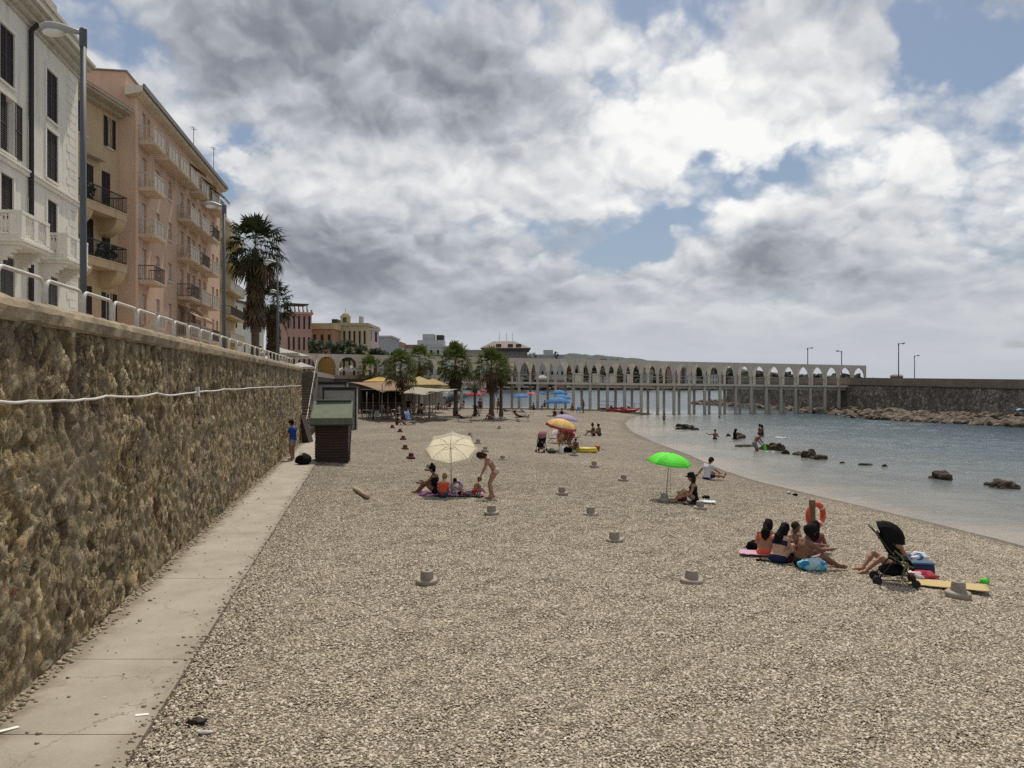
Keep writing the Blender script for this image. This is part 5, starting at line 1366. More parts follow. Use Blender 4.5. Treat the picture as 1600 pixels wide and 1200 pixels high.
        limbs += [(hp[s], hp[s].lerp(kn, .45), .088 if m else .090, .076 if m else .075), (hp[s].lerp(kn, .45), kn, .076 if m else .075, .056 if m else .051), (kn, kn.lerp(an, .3), .054 if m else .049, .056 if m else .050), (kn.lerp(an, .3), an, .056 if m else .050, .036 if m else .033),
                  (an-(toe-an)*.22-Vector((0, 0, .02)), an.lerp(toe, .6), .036, .038), (an.lerp(toe, .6), toe, .038, .026)]
        legs[s] = (hp[s], kn, an, toe)
    caps = [(tuple(a*S), tuple(b*S), ra*S, rb*S) for a, b, ra, rb in body+[(sh[-1], sh[1], .058, .058)]+head_caps+limbs]
    allp = [c[0] for c in caps]+[c[1] for c in caps]
    tcap = [(tuple(a*S), tuple(b*S), ra*S, rb*S) for a, b, ra, rb in trunk]
    def fingers(v, f, mi):
        if vox < .022:
            # eyes and mouth by place on the face
            ez = [(hc+face*.085+fx*.034*e+hd*.012)*S for e in (-1, 1)]; mo = (hc+face*.085-hd*.062)*S
            for i, q_ in enumerate(f):
                c = sum((Vector(v[k]) for k in q_), Vector())/len(q_)
                if min((c-e).length for e in ez) < .0135*S: mi[i] = 1
                elif (c-mo).length < .017*S: mi[i] = 2
            mbf = MB()
            for s in (-1, 1):
                _, el, wr, palm, hdir, lat = arms[s]; curl = fw*.0-hdir.cross(lat)*s*.012
                for j, (o, L) in enumerate(((-.030, .072), (-.010, .082), (.010, .077), (.028, .060))):
                    b0 = palm+lat*o-hdir*.012; b1 = b0+hdir*L*.55+lat*o*.12; b2 = b1+hdir*L*.42+curl+Vector((0, 0, -.006))
                    mbf.tube([b0*S, b1*S, b2*S], [.0088*S, .0078*S, .006*S], 6)
                b0 = wr+hdir*.03+lat*.03*s; mbf.tube([b0*S, (b0+hdir*.035+lat*.028*s)*S, (b0+hdir*.065+lat*.034*s)*S], [.0115*S, .010*S, .0075*S], 6)
            o = len(v); v = v+[tuple(p) for p in mbf.v]; f = f+[tuple(i+o for i in q_) for q_ in mbf.f]; mi = mi+[0]*len(mbf.f)
        return v, f, mi
    net_obj('body', lambda p: union(p, caps, .026*S), allp, .12*S, vox*max(.75, S), [SKIN[skin], EYES, LIPS], t, fingers)
    pS, spn = np.array(pel*S), np.array(sp)
    def slab_(p, t0, t1):
        x = (p-pS)@spn; return np.maximum(t0*.5*S-x, x-t1*.5*S)
    def garment(name, m_, parts, infl=.012):
        def fn(p):
            d = None
            for kind, a, b in parts:
                if kind == 'trunk': x = np.maximum(union(p, tcap, .03*S)-infl*S, slab_(p, a, b))
                elif kind == 'leg':
                    x = None
                    for s in (-1, 1):
                        h, kn, an, _ = legs[s]; pts = [h, kn] if b <= 1 else [h, kn, an]
                        e = h.lerp(kn, b) if b <= 1 else kn.lerp(an, b-1)
                        cs = [(h, e if b <= 1 else kn, .088, .088-.036*min(1, b))]+([(kn, e, .056, .044)] if b > 1 else [])
                        y = union(p, [(tuple(u*S), tuple(w*S), (r1+infl)*S, (r2+infl)*S) for u, w, r1, r2 in cs], .02*S)
                        dr = np.array(((e-h) if b <= 1 else (e-kn)).normalized()); y = np.maximum(y, (p-np.array(e*S))@dr)
                        x = y if x is None else np.minimum(x, y)
                elif kind == 'strap':
                    xx_ = np.abs((p-pS)@np.array(X)); x = np.maximum(np.maximum(union(p, tcap, .03*S)-(infl+.003)*S, slab_(p, a, b)), np.abs(xx_-.085*S)-.017*S)
                elif kind == 'sleeve':
                    x = None
                    for s in (-1, 1):
                        h, el = arms[s][0], arms[s][1]; e = h.lerp(el, b)
                        y = sd_cap(p, h*S, e*S, (.054+infl)*S, (.048+infl)*S); y = np.maximum(y, (p-np.array(e*S))@np.array((el-h).normalized()))
                        x = y if x is None else np.minimum(x, y)
                d = x if d is None else smin(d, x, .02*S)
            return d
        return net_obj(name, fn, allp, .1*S, vox*max(.75, S), m_, t)
    for w in wear:
        k, m_ = w[0], w[1]
        if k == 'shirt': garment('shirt', m_, [('trunk', -.12, .98), ('sleeve', 0, .6)], .017)
        elif k == 'vest': garment('vest', m_, [('trunk', -.1, .9)], .016)
        elif k == 'bikini_top': garment('bikini_top', m_, [('trunk', .58, .80), ('strap', .7, 1.25)], .008)
        elif k == 'bikini_bottom': garment('bikini_bottom', m_, [('trunk', -.6, .12)], .008)
        elif k == 'swimsuit': garment('swimsuit', m_, [('trunk', -.6, .82), ('strap', .7, 1.25)], .008)
        elif k == 'shorts': garment('shorts', m_, [('trunk', -.6, .20), ('leg', 0, w[2] if len(w) > 2 else .62)], .016)
        elif k == 'dress': garment('dress', m_, [('trunk', -.6, .92), ('leg', 0, .55)], .022)
        elif k == 'towel': garment('towel_wrap', m_, [('trunk', -.6, .98), ('leg', 0, .6), ('sleeve', 0, .8)], .035)
    hcS = np.array(hc*S); fa = np.array(face); hu = np.array(hd); xs_ = np.array(fx)
    hm = HAIR[hair[0]]; style = hair[1]
    skull = [(hc+hd*.050-face*.018, hc+hd*.035+face*.006, .103, .100), (hc-face*.03+hd*.0, hc-face*.035-hd*.035, .088, .065)]
    if style == 'long':
        skull += [(hc-face*.07-hd*.02, nk-fw*.085-sp*.02, .080, .080), (nk-fw*.085-sp*.02-X*.05, nk-fw*.10-sp*.20-X*.06, .060, .030), (nk-fw*.085-sp*.02+X*.05, nk-fw*.10-sp*.17+X*.055, .060, .032), (nk-fw*.09-sp*.02, nk-fw*.11-sp*.24, .06, .022), (hc-fx*.07-face*.02, nk-fx*.09-sp*.10, .04, .03), (hc+fx*.07-face*.02, nk+fx*.09-sp*.10, .04, .03)]
    if style == 'bob': skull += [(hc-fx*.07-face*.02, hc-fx*.08-hd*.12, .045, .03), (hc+fx*.07-face*.02, hc+fx*.08-hd*.12, .045, .03), (hc-face*.07, hc-face*.07-hd*.12, .06, .05)]
    if style == 'bun': skull += [(hc+hd*.15-face*.02, hc+hd*.16-face*.03, .05, .045)]
    if style == 'curly': skull += [(hc+hd*.07-face*.03, hc+hd*.05-face*.05, .125, .12), (hc-fx*.08-hd*.02-face*.02, hc+fx*.08-hd*.02-face*.02, .07, .07)]
    hcap = [(tuple(a*S), tuple(b*S), ra*S, rb*S) for a, b, ra, rb in skull]
    def hfn(p):
        d = union(p, hcap, .02*S); r = p-hcS
        front = r@fa-.055*S-(r@hu)*.38; low = np.where(r@fa > .02*S, -(r@hu)-.0*S, -9)      # open face
        d = np.maximum(d, np.minimum(np.maximum(front, -1), 1)*.8)
        side = np.abs(r@xs_)
        return d+.005*S*np.sin(p[:, 0]*150+p[:, 2]*22)*np.sin(p[:, 1]*140+p[:, 2]*15)+.006*S*np.sin(p[:, 2]*31+p[:, 0]*40)
    if style != 'none': net_obj('hair', hfn, [c[0] for c in hcap]+[c[1] for c in hcap], .13*S, max(.011, vox*.75)*max(.8, S), hm, t)
    if hat:
        mb = MB(); n = 20; z = Vector(hd); xx = Vector(fx); yy = Vector(face); c = hc+hd*.055
        vs = []; prof = [(.19, .0), (.195, .012), (.115, .02), (.112, .075), (.095, .115), (.05, .13), (0.001, .132)]
        for r, h in prof:
            for j in range(n):
                a = 2*math.pi*j/n; vs.append((c+(xx*math.cos(a)+yy*math.sin(a))*r+z*(h-.02*math.cos(2*a)*(r > .15)))*S)
        mb.add(vs, [(i*n+j, i*n+(j+1) % n, (i+1)*n+(j+1) % n, (i+1)*n+j) for i in range(len(prof)-1) for j in range(n)]); mb.build('hat', hat, t, smooth=True)
    return t
# ================================================================ things on the beach
def rot2(v, a): c, s = math.cos(a), math.sin(a); return (v[0]*c-v[1]*s, v[0]*s+v[1]*c)
def gx(px, py, up=0.): return tuple(G(px, py, up))
# ---- umbrellas
def umbrella(label, loc, r, h, mats, nseg=8, rise=.36, tilt=0., tdir=0., valance=.13, group=None, polemat=None, joint=None, lean=(0, 0), sq=False):
    """tilt: angle of the canopy axis from vertical, towards tdir (0 = away from the camera)"""
    t = thing('beach_umbrella', label, 'umbrella', loc, 0, group)
    top = Vector((lean[0], lean[1], h)); ax = Vector((math.sin(tilt)*math.sin(tdir), math.sin(tilt)*math.cos(tdir), math.cos(tilt)))
    j = Vector((0, 0, -.15)).lerp(top, joint or .78)
    tip = j+ax*(h-j.z)*1.0
    e1 = ax.orthogonal().normalized(); e2 = ax.cross(e1)
    mb = MB(); nr = 6; sub = 4; N = nseg*sub; vs = []; fs = []
    def sag(k): a_ = (2*k/sub-1)*math.pi/nseg; return math.cos(math.pi/nseg)/math.cos(a_)-.03*(1-(2*k/sub-1)**2)
    for i in range(nr+1):
        f_ = i/nr; rr = r*math.sin(f_*R(62))/math.sin(R(62)); dz = -rise*r*(1-math.cos(f_*R(62)))/(1-math.cos(R(62)))
        for a in range(N):
            th = 2*math.pi*a/N; s_ = 1-(1-sag(a % sub))*f_**.6
            p = tip+(e1*math.cos(th)+e2*math.sin(th))*max(.01, rr)*s_+ax*(dz-.02*f_*(1-abs(2*(a % sub)/sub-1)))
            vs.append(p)
    for i in range(nr):
        for a in range(N): q = (i*N+a, (i+1)*N+a, (i+1)*N+(a+1) % N, i*N+(a+1) % N); fs.append(q)
    k = len(mats)
    mb.add(vs, fs); mb.mi = [((a//sub) % k) for i in range(nr) for a in range(N)]
    # valance strip
    vb = MB(); vv = []
    for a in range(N):
        p = vs[nr*N+a]; vv += [p, p-ax*valance*(1-.25*abs(math.sin(math.pi*(a % sub)/sub)))+(p-tip).normalized()*.02]
    vb.add(vv, [(2*a, 2*a+1, (2*a+3) % (2*N), (2*a+2) % (2*N)) for a in range(N)])
    c = mb.build('canopy', mats, t, smooth=False)
    for o_ in [c]: 
        md = o_.modifiers.new('thickness', 'SOLIDIFY'); md.thickness = .008; md.offset = 0
    if valance: 
        v = vb.build('valance', mats[-1:], t); md = v.modifiers.new('thickness', 'SOLIDIFY'); md.thickness = .006; md.offset = 0
    pm = polemat or mat('umbrella_pole', (.45, .43, .40), rough=.4, metal=.4)
    pb = MB(); pb.tube([Vector((0, 0, -.15)), j, tip+ax*.07], .016, 8); pb.build('pole', pm, t, smooth=True)
    rb = MB(); hub = tip-ax*(rise*r+.05)
    for a in range(nseg):
        th = 2*math.pi*a/nseg; d = e1*math.cos(th)+e2*math.sin(th)
        pts = [tip+d*(r*math.sin(f_*R(62))/math.sin(R(62)))*.985+ax*(-rise*r*(1-math.cos(f_*R(62)))/(1-math.cos(R(62)))-.022) for f_ in (.05, .35, .7, 1.)]
        rb.tube(pts, .006, 4); rb.tube([hub, pts[1]], .005, 4)
    rb.build('ribs', mat('umbrella_ribs', (.35, .33, .30), rough=.4, metal=.3), t)
    return t
cream = mat('canopy_cream', (.90, .87, .77), var=.04, transl=.66, rough=.9); lime = mat('canopy_lime', (.20, .92, .10), var=.08, transl=.42, rough=.8)
yel = mat('canopy_yellow', (.86, .62, .24), var=.10, scale=9, transl=.4)
def add_print(m):
    t = NT(m.node_tree); b = m.node_tree.nodes['Principled BSDF']; src = b.inputs['Base Color'].links[0].from_socket; co = t.coord('Object')
    f_ = t.m('MULTIPLY', t.sstep(t.voro(co, 6.5), .16, .24, 1., 0.), t.sstep(t.noise(co, 2.2, 2), .46, .54)); c = t.mix(f_, src, (.30, .12, .05))
    for l in list(src.links):
        if l.to_node.type != 'MIX': t.link(c, l.to_socket)
add_print(yel); pinkc = mat('canopy_pink', (.58, .14, .15), var=.1, transl=.4); lil = mat('canopy_lilac', (.48, .42, .60), transl=.4, var=.06)
bluec = mat('canopy_blue', (.045, .22, .47), var=.1, transl=.3); blued = mat('canopy_blue_dark', (.04, .19, .40), var=.1, transl=.3); redc = mat('canopy_red', (.55, .055, .065), transl=.35); whitec = mat('canopy_white', (.62, .60, .56), transl=.45)
umbrella('tilted cream umbrella shading the family on the pebbles, seen from underneath', gx(705, 772), .84, 1.72, [cream], 8, .20, R(42), R(-8), .16, joint=.72)
umbrella('bright lime green umbrella on its own near the water edge', gx(1040, 779), .70, 1.46, [lime], 8, .38, R(9), R(130), .05, lean=(.13, .0))
def scene_umb(): 
    t = umbrella('yellow umbrella with a dark pink rim and printed figures above the stroller group', gx(878, 704), .84, 1.72, [yel], 8, .42, R(14), R(115), .16, lean=(-.05, 0))
    for c in t.children:
        if c.name.startswith('valance'): c.data.materials[0] = pinkc
    mb = MB(); 
    tip = None
    return t
scene_umb()
umbrella('pale lilac umbrella right behind the yellow one', gx(884, 692), .72, 1.75, [lil], 8, .34, R(10), R(90), .06)
umbrella('nearest wide blue umbrella of the three together by the pier', gx(872, 650), 1.38, 2.1, [bluec, blued, bluec], 12, .42, 0, 0, .08, 'blue umbrellas near the pier')
umbrella('middle blue umbrella of the three together, slightly right', gx(878, 645.5), 1.15, 2.25, [bluec, blued], 12, .42, 0, 0, .06, 'blue umbrellas near the pier')
umbrella('rearmost blue umbrella of the three together near the pier', gx(874, 643), 1.12, 2.75, [bluec, blued], 12, .42, 0, 0, .06, 'blue umbrellas near the pier')
umbrella('flat blue umbrella alone left of the three, before the pier columns', gx(815, 643), 1.15, 2.2, [blued, bluec], 12, .34, 0, 0, .05, 'blue umbrellas near the pier')
umbrella('faded red umbrella between the flat blue ones by the pier', gx(831, 640), .75, 2.3, [redc, mat('canopy_salmon', (.62, .25, .2), transl=.35)], 8, .34, 0, 0, .04)
umbrella('small bright blue umbrella tilted behind the faded red one', gx(846, 640), .5, 2.4, [bluec], 8, .5, R(20), R(90), .02)
umbrella('dark red umbrella between the two bushy beach palms', gx(741, 648), .98, 2.5, [redc], 8, .34, 0, 0, .05)
umbrella('small pink red umbrella half hidden behind the left of the twin palms', gx(755, 641), .55, 2.6, [redc, pinkc], 8, .4, R(15), R(60), .03)

# ---- concrete umbrella feet
CON = mat('base_concrete', (.29, .255, .205), var=.22, scale=9, bump=.35, bscale=60, bdist=.004); CRED = mat('base_red', (.11, .022, .022), var=.3, scale=9, bump=.3)
def base(label, loc, m_, rz=0., s=1., proto={}):
    if m_.name not in proto:
        t = thing('concrete_weight', label, 'umbrella weight', loc, rz, 'concrete umbrella bases on the pebbles')
        MB().lathe([(.0, -.05), (.19, -.05), (.203, .0), (.20, .045), (.185, .062), (.115, .075)], n=28, cap=False).build('foot', m_, t, smooth=False)
        MB().lathe([(.125, .068), (.105, .215), (.095, .228), (.042, .230), (.038, .16), (.0, .16)], n=24, cap=False).build('socket', m_, t, smooth=False)
        proto[m_.name] = t
    else: t = dup(proto[m_.name], loc, rz, label)
    t.scale = (s, s, s*random.uniform(.92, 1.06)); t.rotation_euler = (random.uniform(-.09, .09), random.uniform(-.09, .09), rz); t.location.z += random.uniform(.012, .035)
for px, py, m_, lab in [(667, 912, CON, 'grey concrete umbrella base alone in the foreground left of centre'), (1080, 912, CON, 'grey concrete umbrella base alone in the foreground right of centre'), (1497, 933, CON, 'grey concrete umbrella base at the tip of the straw mat'),
        (960, 846, CON, 'grey concrete umbrella base between the two foreground ones, farther up'), (923, 805, CON, 'grey concrete base just left of and behind the mid beach one'), (768, 804, CON, 'grey concrete base in front of the stooping woman'), (1094, 795, CON, 'grey concrete base in front of the woman in the black hat'),
        (1038, 783, CON, 'grey concrete base holding the lime green umbrella'), (878, 773, CON, 'grey concrete base right of the stooping woman'), (974, 751, CON, 'grey concrete base in open pebbles left of the lime umbrella'), (928, 730, CON, 'grey concrete base below the orange toy bucket'),
        (785, 719, CON, 'grey concrete base just behind the stooping woman, nearest of three'), (758, 706, CON, 'grey concrete base right above the cream umbrella, middle of three'), (747, 693, CON, 'grey concrete base above the cream umbrella, farthest of three'), (734, 682, CON, 'small far grey concrete base above the cream umbrella top'),
        (780, 670, CON, 'far grey concrete base left of the reclining sunbathers'), (671, 735, CON, 'grey concrete base behind the seated dark haired mother'), (897, 712, CON, 'grey concrete base under the yellow inflatable'), (1243, 842, CON, 'grey concrete base behind the group of girls'), (810, 659, CON, 'tiny grey concrete base near the reclining bather'),
        (642, 716, CRED, 'red painted concrete base, nearest of the red row'), (633, 702, CRED, 'red painted concrete base, second of the red row'), (630, 687, CRED, 'red painted concrete base, third of the red row'), (625, 675, CRED, 'red painted concrete base, fourth of the red row'), (613, 669, CRED, 'red painted concrete base, farthest of the red row')]:
    base(lab, gx(px, py), m_, random.uniform(0, 6), random.uniform(.94, 1.04))

# ---- cloths, bags and small things
def blanket(name, label, cat, px, py, w, d, rz, m_, z=.02, seed=1, bulge=.03, group=None):
    n = 14; mb = MB(); vs = []
    for j in range(n+1):
        for i in range(n+1):
            x = (i/n-.5)*w; y = (j/n-.5)*d; e = 1+.06*mnoise.noise(Vector((x*3, y*3, seed)))
            vs.append((x*e, y*e, .012+bulge*abs(mnoise.noise(Vector((x*4.1, y*4.1, seed*3.)))) + bulge*.4*mnoise.noise(Vector((x*11, y*11, seed)))))
    mb.add(vs, [(j*(n+1)+i, j*(n+1)+i+1, (j+1)*(n+1)+i+1, (j+1)*(n+1)+i) for j in range(n) for i in range(n)])
    o = mb.build(name, m_, smooth=True); o.location = gx(px, py, z+.035); o.rotation_euler = (0, 0, rz); md = o.modifiers.new('thickness', 'SOLIDIFY'); md.thickness = .012
    tag(o, label, cat, group); return o
def pattern_mat(name, cols, scale=7., kind='blotch'):
    m, t, b = newmat(name); co = t.coord('Object')
    if kind == 'stripe':
        w = t.new('ShaderNodeTexWave', wave_type='BANDS', bands_direction='X'); t.link(co, w.inputs['Vector']); w.inputs['Scale'].default_value = scale; w.inputs['Distortion'].default_value = .6; f_ = w.outputs['Fac']
    else: 
        v = t.voro(t.vm('ADD', co, t.vm('SCALE', t.noise(co, 4, 3, col=True), .25)), scale, out='Color'); s = t.new('ShaderNodeSeparateXYZ'); t.link(v, s.inputs[0]); f_ = s.outputs[0]
    n = len(cols); c = t.ramp(f_, [(i/n, cc) for i, cc in enumerate(cols)], 'CONSTANT' if kind != 'stripe' else 'EASE')
    t.link(c, b.inputs['Base Color']); b.inputs['Roughness'].default_value = .9; b.inputs['Specular IOR Level'].default_value = .15
    t.link(t.bump(t.noise(co, 60, 3), .3, .006), b.inputs['Normal'])
    return m
def bag(name, label, px, py, rad, m_, seed=1, cat='bag', dz=0., strap=True, sub=3, rz=0.):
    t = thing(name, label, cat, gx(px, py, dz), rz)
    mb = MB(); mb.blob((0, 0, rad[2]*.82), rad, sub, .22, 1.7, seed, flat=-rad[2]*.80); mb.build('sack', m_, t, smooth=True)
    if strap:
        mb = MB(); r0 = rad[0]*.55; mb.tube([(r0*math.cos(a)*1., rad[1]*.25*math.sin(a*2), rad[2]*1.45+r0*.75*math.sin(a)) for a in [math.pi*k/8 for k in range(9)]], .012, 6); mb.build('strap', m_, t, smooth=True)
    return t
BLK = mat('black_nylon', (.008, .008, .009), var=.3, rough=.8, bump=.3, bscale=14, spec=.08)
bag('duffel_bag', 'big black bag on the path beside the man in blue', 474, 728, (.30, .24, .26), BLK, 4, dz=.03)
blanket('beach_blanket', 'magenta and purple patterned blanket under the cream umbrella family', 'blanket', 706, 774, 2.05, .95, .03, pattern_mat('blanket_print', [(.22, .03, .16), (.35, .06, .22), (.06, .035, .12), (.45, .32, .36), (.10, .05, .18)], 9), .015, 3)
def ring_obj(name, label, cat, loc, R_, r_, m_, rot, stripe=None):
    t = thing(name, label, cat, loc); t.rotation_euler = rot
    mb = MB(); n, k = 32, 12; vs = []; fs = []; mis = []
    for i in range(n):
        a = 2*math.pi*i/n
        for j in range(k):
            b = 2*math.pi*j/k; vs.append(((R_+r_*math.cos(b))*math.cos(a), (R_+r_*math.cos(b))*math.sin(a), r_*math.sin(b)))
    for i in range(n):
        for j in range(k): fs.append((i*k+j, ((i+1) % n)*k+j, ((i+1) % n)*k+(j+1) % k, i*k+(j+1) % k)); mis.append(1 if stripe and i % 8 == 3 else 0)
    mb.add(vs, fs); mb.mi = mis
    mb.build('ring', [m_]+([stripe] if stripe else []), t, smooth=True)
    return t
p = G(713, 768); ring_obj('swim_ring', 'lilac inflatable swim ring propped up under the cream umbrella', 'swim ring', (p.x, p.y+.1, p.z+.17), .155, .062, mat('lilac_vinyl', (.34, .26, .40), rough=.35, transl=.15), (R(62), R(6), 0))
def simple(name, label, cat, loc, mb, m_, smooth=True, group=None):
    o = mb.build(name, m_, smooth=smooth); o.location = loc; tag(o, label, cat, group); return o
simple('beach_ball', 'small blue ball beside the crouching toddler', 'ball', gx(733, 775, .09), MB().blob((0, 0, 0), .085, 3, 0), mat('ball_blue', (.03, .16, .33), rough=.4))
simple('toy_dish', 'little green toy dish in front of the crouching toddler', 'toy', gx(750, 777, .02), MB().lathe([(.0, 0), (.06, 0), (.10, .05), (.105, .05), (.07, .012), (0, .012)], n=16, cap=False), mat('toy_green', (.12, .34, .10), rough=.4))
# driftwood log, paper, rag
mb = MB(); mb.tube([(-.66, .16, .07), (-.25, .05, .075), (.2, -.04, .07), (.66, -.17, .065)], [.072, .08, .078, .07], 12); o = simple('driftwood_log', 'pale brown driftwood log lying left of the cream umbrella', 'log', gx(564, 773), mb, mat('driftwood', (.30, .225, .15), var=.35, scale=4, bump=.6, bscale=14, stretch=(.3, 3, 3)))
o.scale = (1.45, .95, .95); o.rotation_euler = (0, 0, R(-58))
q = P(222, 1117, F*(EYE-.037)/(1117-HOR)); mb = MB(); mb.cbox((0, 0, .003), .125, .046, .004, 0); o = simple('paper_slip', 'white slip of paper lying on the concrete path', 'paper', (q.x, q.y, .037), mb, mat('white_paper', (.75, .74, .70), var=.04), False); o.rotation_euler = (0, 0, R(14))
q = P(4, 1142, F*(EYE-.037)/(1142-HOR)); mb = MB(); mb.cbox((0, 0, .006), .22, .05, .008, 0); o = simple('paper_strip', 'pale crumpled strip at the wall foot, lower left corner', 'paper', (q.x+.03, q.y, .04), mb, mat('white_paper', (.75, .74, .70)), False); o.rotation_euler = (0, .05, R(48))
q = P(163, 1090, F*(EYE-.037)/(1090-HOR)); mb = MB(); mb.cbox((0, 0, .003), .03, .012, .004, .4); simple('paper_scrap', 'tiny white scrap on the path above the paper slip', 'paper', (q.x, q.y, .037), mb, mat('white_paper', (.75, .74, .70)), False)
simple('dark_rag', 'dark brown rag on the near pebbles at the lower left', 'rag', gx(308, 1133, .02), MB().blob((0, 0, .02), (.085, .05, .03), 3, .5, 2, 4), mat('rag_brown', (.03, .02, .018), bump=.5))
simple('plastic_scrap', 'grey white plastic scrap just below the dark rag', 'litter', gx(322, 1148, .015), MB().blob((0, 0, .012), (.08, .035, .016), 2, .4, 2, 9), mat('plastic_grey', (.42, .42, .40), rough=.4))
for i, (px, py, lab) in enumerate([(1232, 772, 'white lump of debris at the water edge above the girls'), (1243, 775, 'dark bit of debris at the water edge near the white lump')]):
    simple('shore_debris', lab, 'debris', gx(px, py, .02), MB().blob((0, 0, .03), (.10, .06, .05), 2, .4, 2, i+3), mat('plastic_grey', (.42, .42, .40)) if i == 0 else BLK)

# ---- lifebuoy post
p = G(1269, 862); ph = (862-781)/F*p.y
t = thing('lifebuoy_post', 'weathered wooden post standing among the girls near the water', 'post', tuple(p))
mb = MB(); mb.bbox(-.058, .058, -.05, .05, -.3, ph, .008); mb.build('post', mat('post_wood', (.17, .115, .07), var=.35, scale=3, bump=.5, bscale=20, stretch=(4, 4, .5), stain=.4), t)
mb = MB(); mb.tube([(.04, -.045, ph-.16), (.04, .09, ph-.16)], .012, 6); mb.build('hook', IRON, t)
ring_obj('lifebuoy', 'orange red lifebuoy with pale bands hanging on the wooden post', 'lifebuoy', (p.x+.13, p.y+.13, p.z+ph-.36), .245, .062, mat('buoy_orange', (.56, .085, .040), var=.15, rough=.5), (R(90), 0, R(30)), mat('buoy_band', (.60, .55, .50)))

# ---- strollers
def stroller(label, loc, rz, canopy_m, frame_m, seat_m, s=1., open_=True):
    t = thing('stroller', label, 'stroller', loc, rz)
    fb = MB()
    for x in (-.22, .22):
        fb.tube([(x, .34, .09), (x, .02, .50), (x, -.34, .98)], .014, 7); fb.tube([(x, -.30, .09), (x, -.04, .44), (x, .10, .56)], .014, 7); fb.tube([(x, -.30, .10), (x, .34, .12)], .010, 6)
    fb.tube([(-.22, -.34, .98), (-.20, -.39, 1.04), (0, -.41, 1.06), (.20, -.39, 1.04), (.22, -.34, .98)], .017, 8); fb.tube([(-.22, -.30, .11), (.22, -.30, .11)], .011, 6); fb.tube([(-.22, .02, .5), (.22, .02, .5)], .011, 6)
    fb.build('frame', frame_m, t, smooth=True)
    for x in (-.22, .22):
        for y, r in ((.34, .072), (-.30, .085)):
            w = MB(); n = 18
            for xx in ((x-.035, x-.008), (x+.008, x+.035)):
                vs = []; prof = [(r*.45, 0), (r*.93, 0), (r, .25), (r, .75), (r*.93, 1), (r*.45, 1)]
                for rr, k in prof:
                    for j in range(n):
                        a = 2*math.pi*j/n; vs.append((xx[0]+(xx[1]-xx[0])*k, y+rr*math.cos(a), r+rr*math.sin(a)))
                w.add(vs, [(i*n+j, i*n+(j+1) % n, (i+1)*n+(j+1) % n, (i+1)*n+j) for i in range(5) for j in range(n)]+[tuple(5*n+j for j in range(n)), tuple(n-1-j for j in range(n))])
            w.build('wheel', mat('tyre_black', (.018, .018, .018), rough=.7), t)
    # seat, back, leg rest as one soft shell
    sb = MB(); prof = [(.30, .30), (.24, .46), (.06, .47), (-.04, .50), (-.20, .78), (-.27, .93)]
    vs = []
    for k, (y, z) in enumerate(prof):
        for x in (-.19, -.09, 0, .09, .19): vs.append((x, y, z-.035*(1-(x/.19)**2)))
    sb.add(vs, [(k*5+i, k*5+i+1, (k+1)*5+i+1, (k+1)*5+i) for k in range(5) for i in range(4)])
    o = sb.build('seat', seat_m, t, smooth=True); md = o.modifiers.new('thickness', 'SOLIDIFY'); md.thickness = .035
    side = MB()
    for x in (-.205, .205): side.hexa([(x-.012, .16, .45), (x+.012, .16, .45), (x+.012, -.24, .80), (x-.012, -.24, .80), (x-.012, .10, .62), (x+.012, .10, .62), (x+.012, -.20, .92), (x-.012, -.20, .92)])
    side.build('side_panel', seat_m, t)
    # hood: fan of hoops
    hb = MB(); vs = []; nr = 7; c = Vector((0, -.16, .80)); m = 9
    for i in range(nr):
        a = R(112)-R(122)*i/(nr-1); d = Vector((0, math.cos(a), math.sin(a)))
        for j in range(m):
            b = math.pi*j/(m-1); vs.append(c+Vector((.225*math.cos(b)*-1, 0, 0))+d*(.36*math.sin(b)**.75))
    hb.add(vs, [(i*m+j, i*m+j+1, (i+1)*m+j+1, (i+1)*m+j) for i in range(nr-1) for j in range(m-1)])
    o = hb.build('hood', canopy_m, t, smooth=False); md = o.modifiers.new('thickness', 'SOLIDIFY'); md.thickness = .012
    bb = MB(); bb.blob((0, -.02, .26), (.19, .24, .11), 3, .12, 2, 5); bb.build('basket', canopy_m, t, smooth=True)
    t.scale = (s,)*3
    return t
olive = mat('olive_trim', (.13, .15, .05), rough=.6)
sp_ = G(1396, 912); st_ = stroller('black stroller with olive trim standing on the pebbles in front of the sunbather', tuple(sp_), R(-108), BLK, mat('stroller_frame_black', (.02, .02, .02), rough=.4), BLK, 1.0)
mb = MB(); 
for x in (-.245, .245): mb.tube([(x, -.02, .66), (x, .10, .56), (x, .16, .40), (x, .10, .16)], .016, 7); mb.tube([(x*.9, .30, .36), (x*.9, .1, .44), (x*.9, -.1, .56)], .014, 6)
mb.build('side_bar', olive, st_, smooth=True)
stroller('small dark stroller with a pink cover beside the yellow umbrella', gx(846, 706), R(165), mat('stroller_pink', (.28, .13, .13), bump=.4), mat('stroller_frame_black', (.02, .02, .02)), BLK, .98)
stroller('dark pushchair standing between the beach palms by the red umbrella', gx(744, 650), R(-80), mat('stroller_plum', (.05, .02, .025)), mat('stroller_frame_black', (.02, .02, .02)), BLK, 1.05)

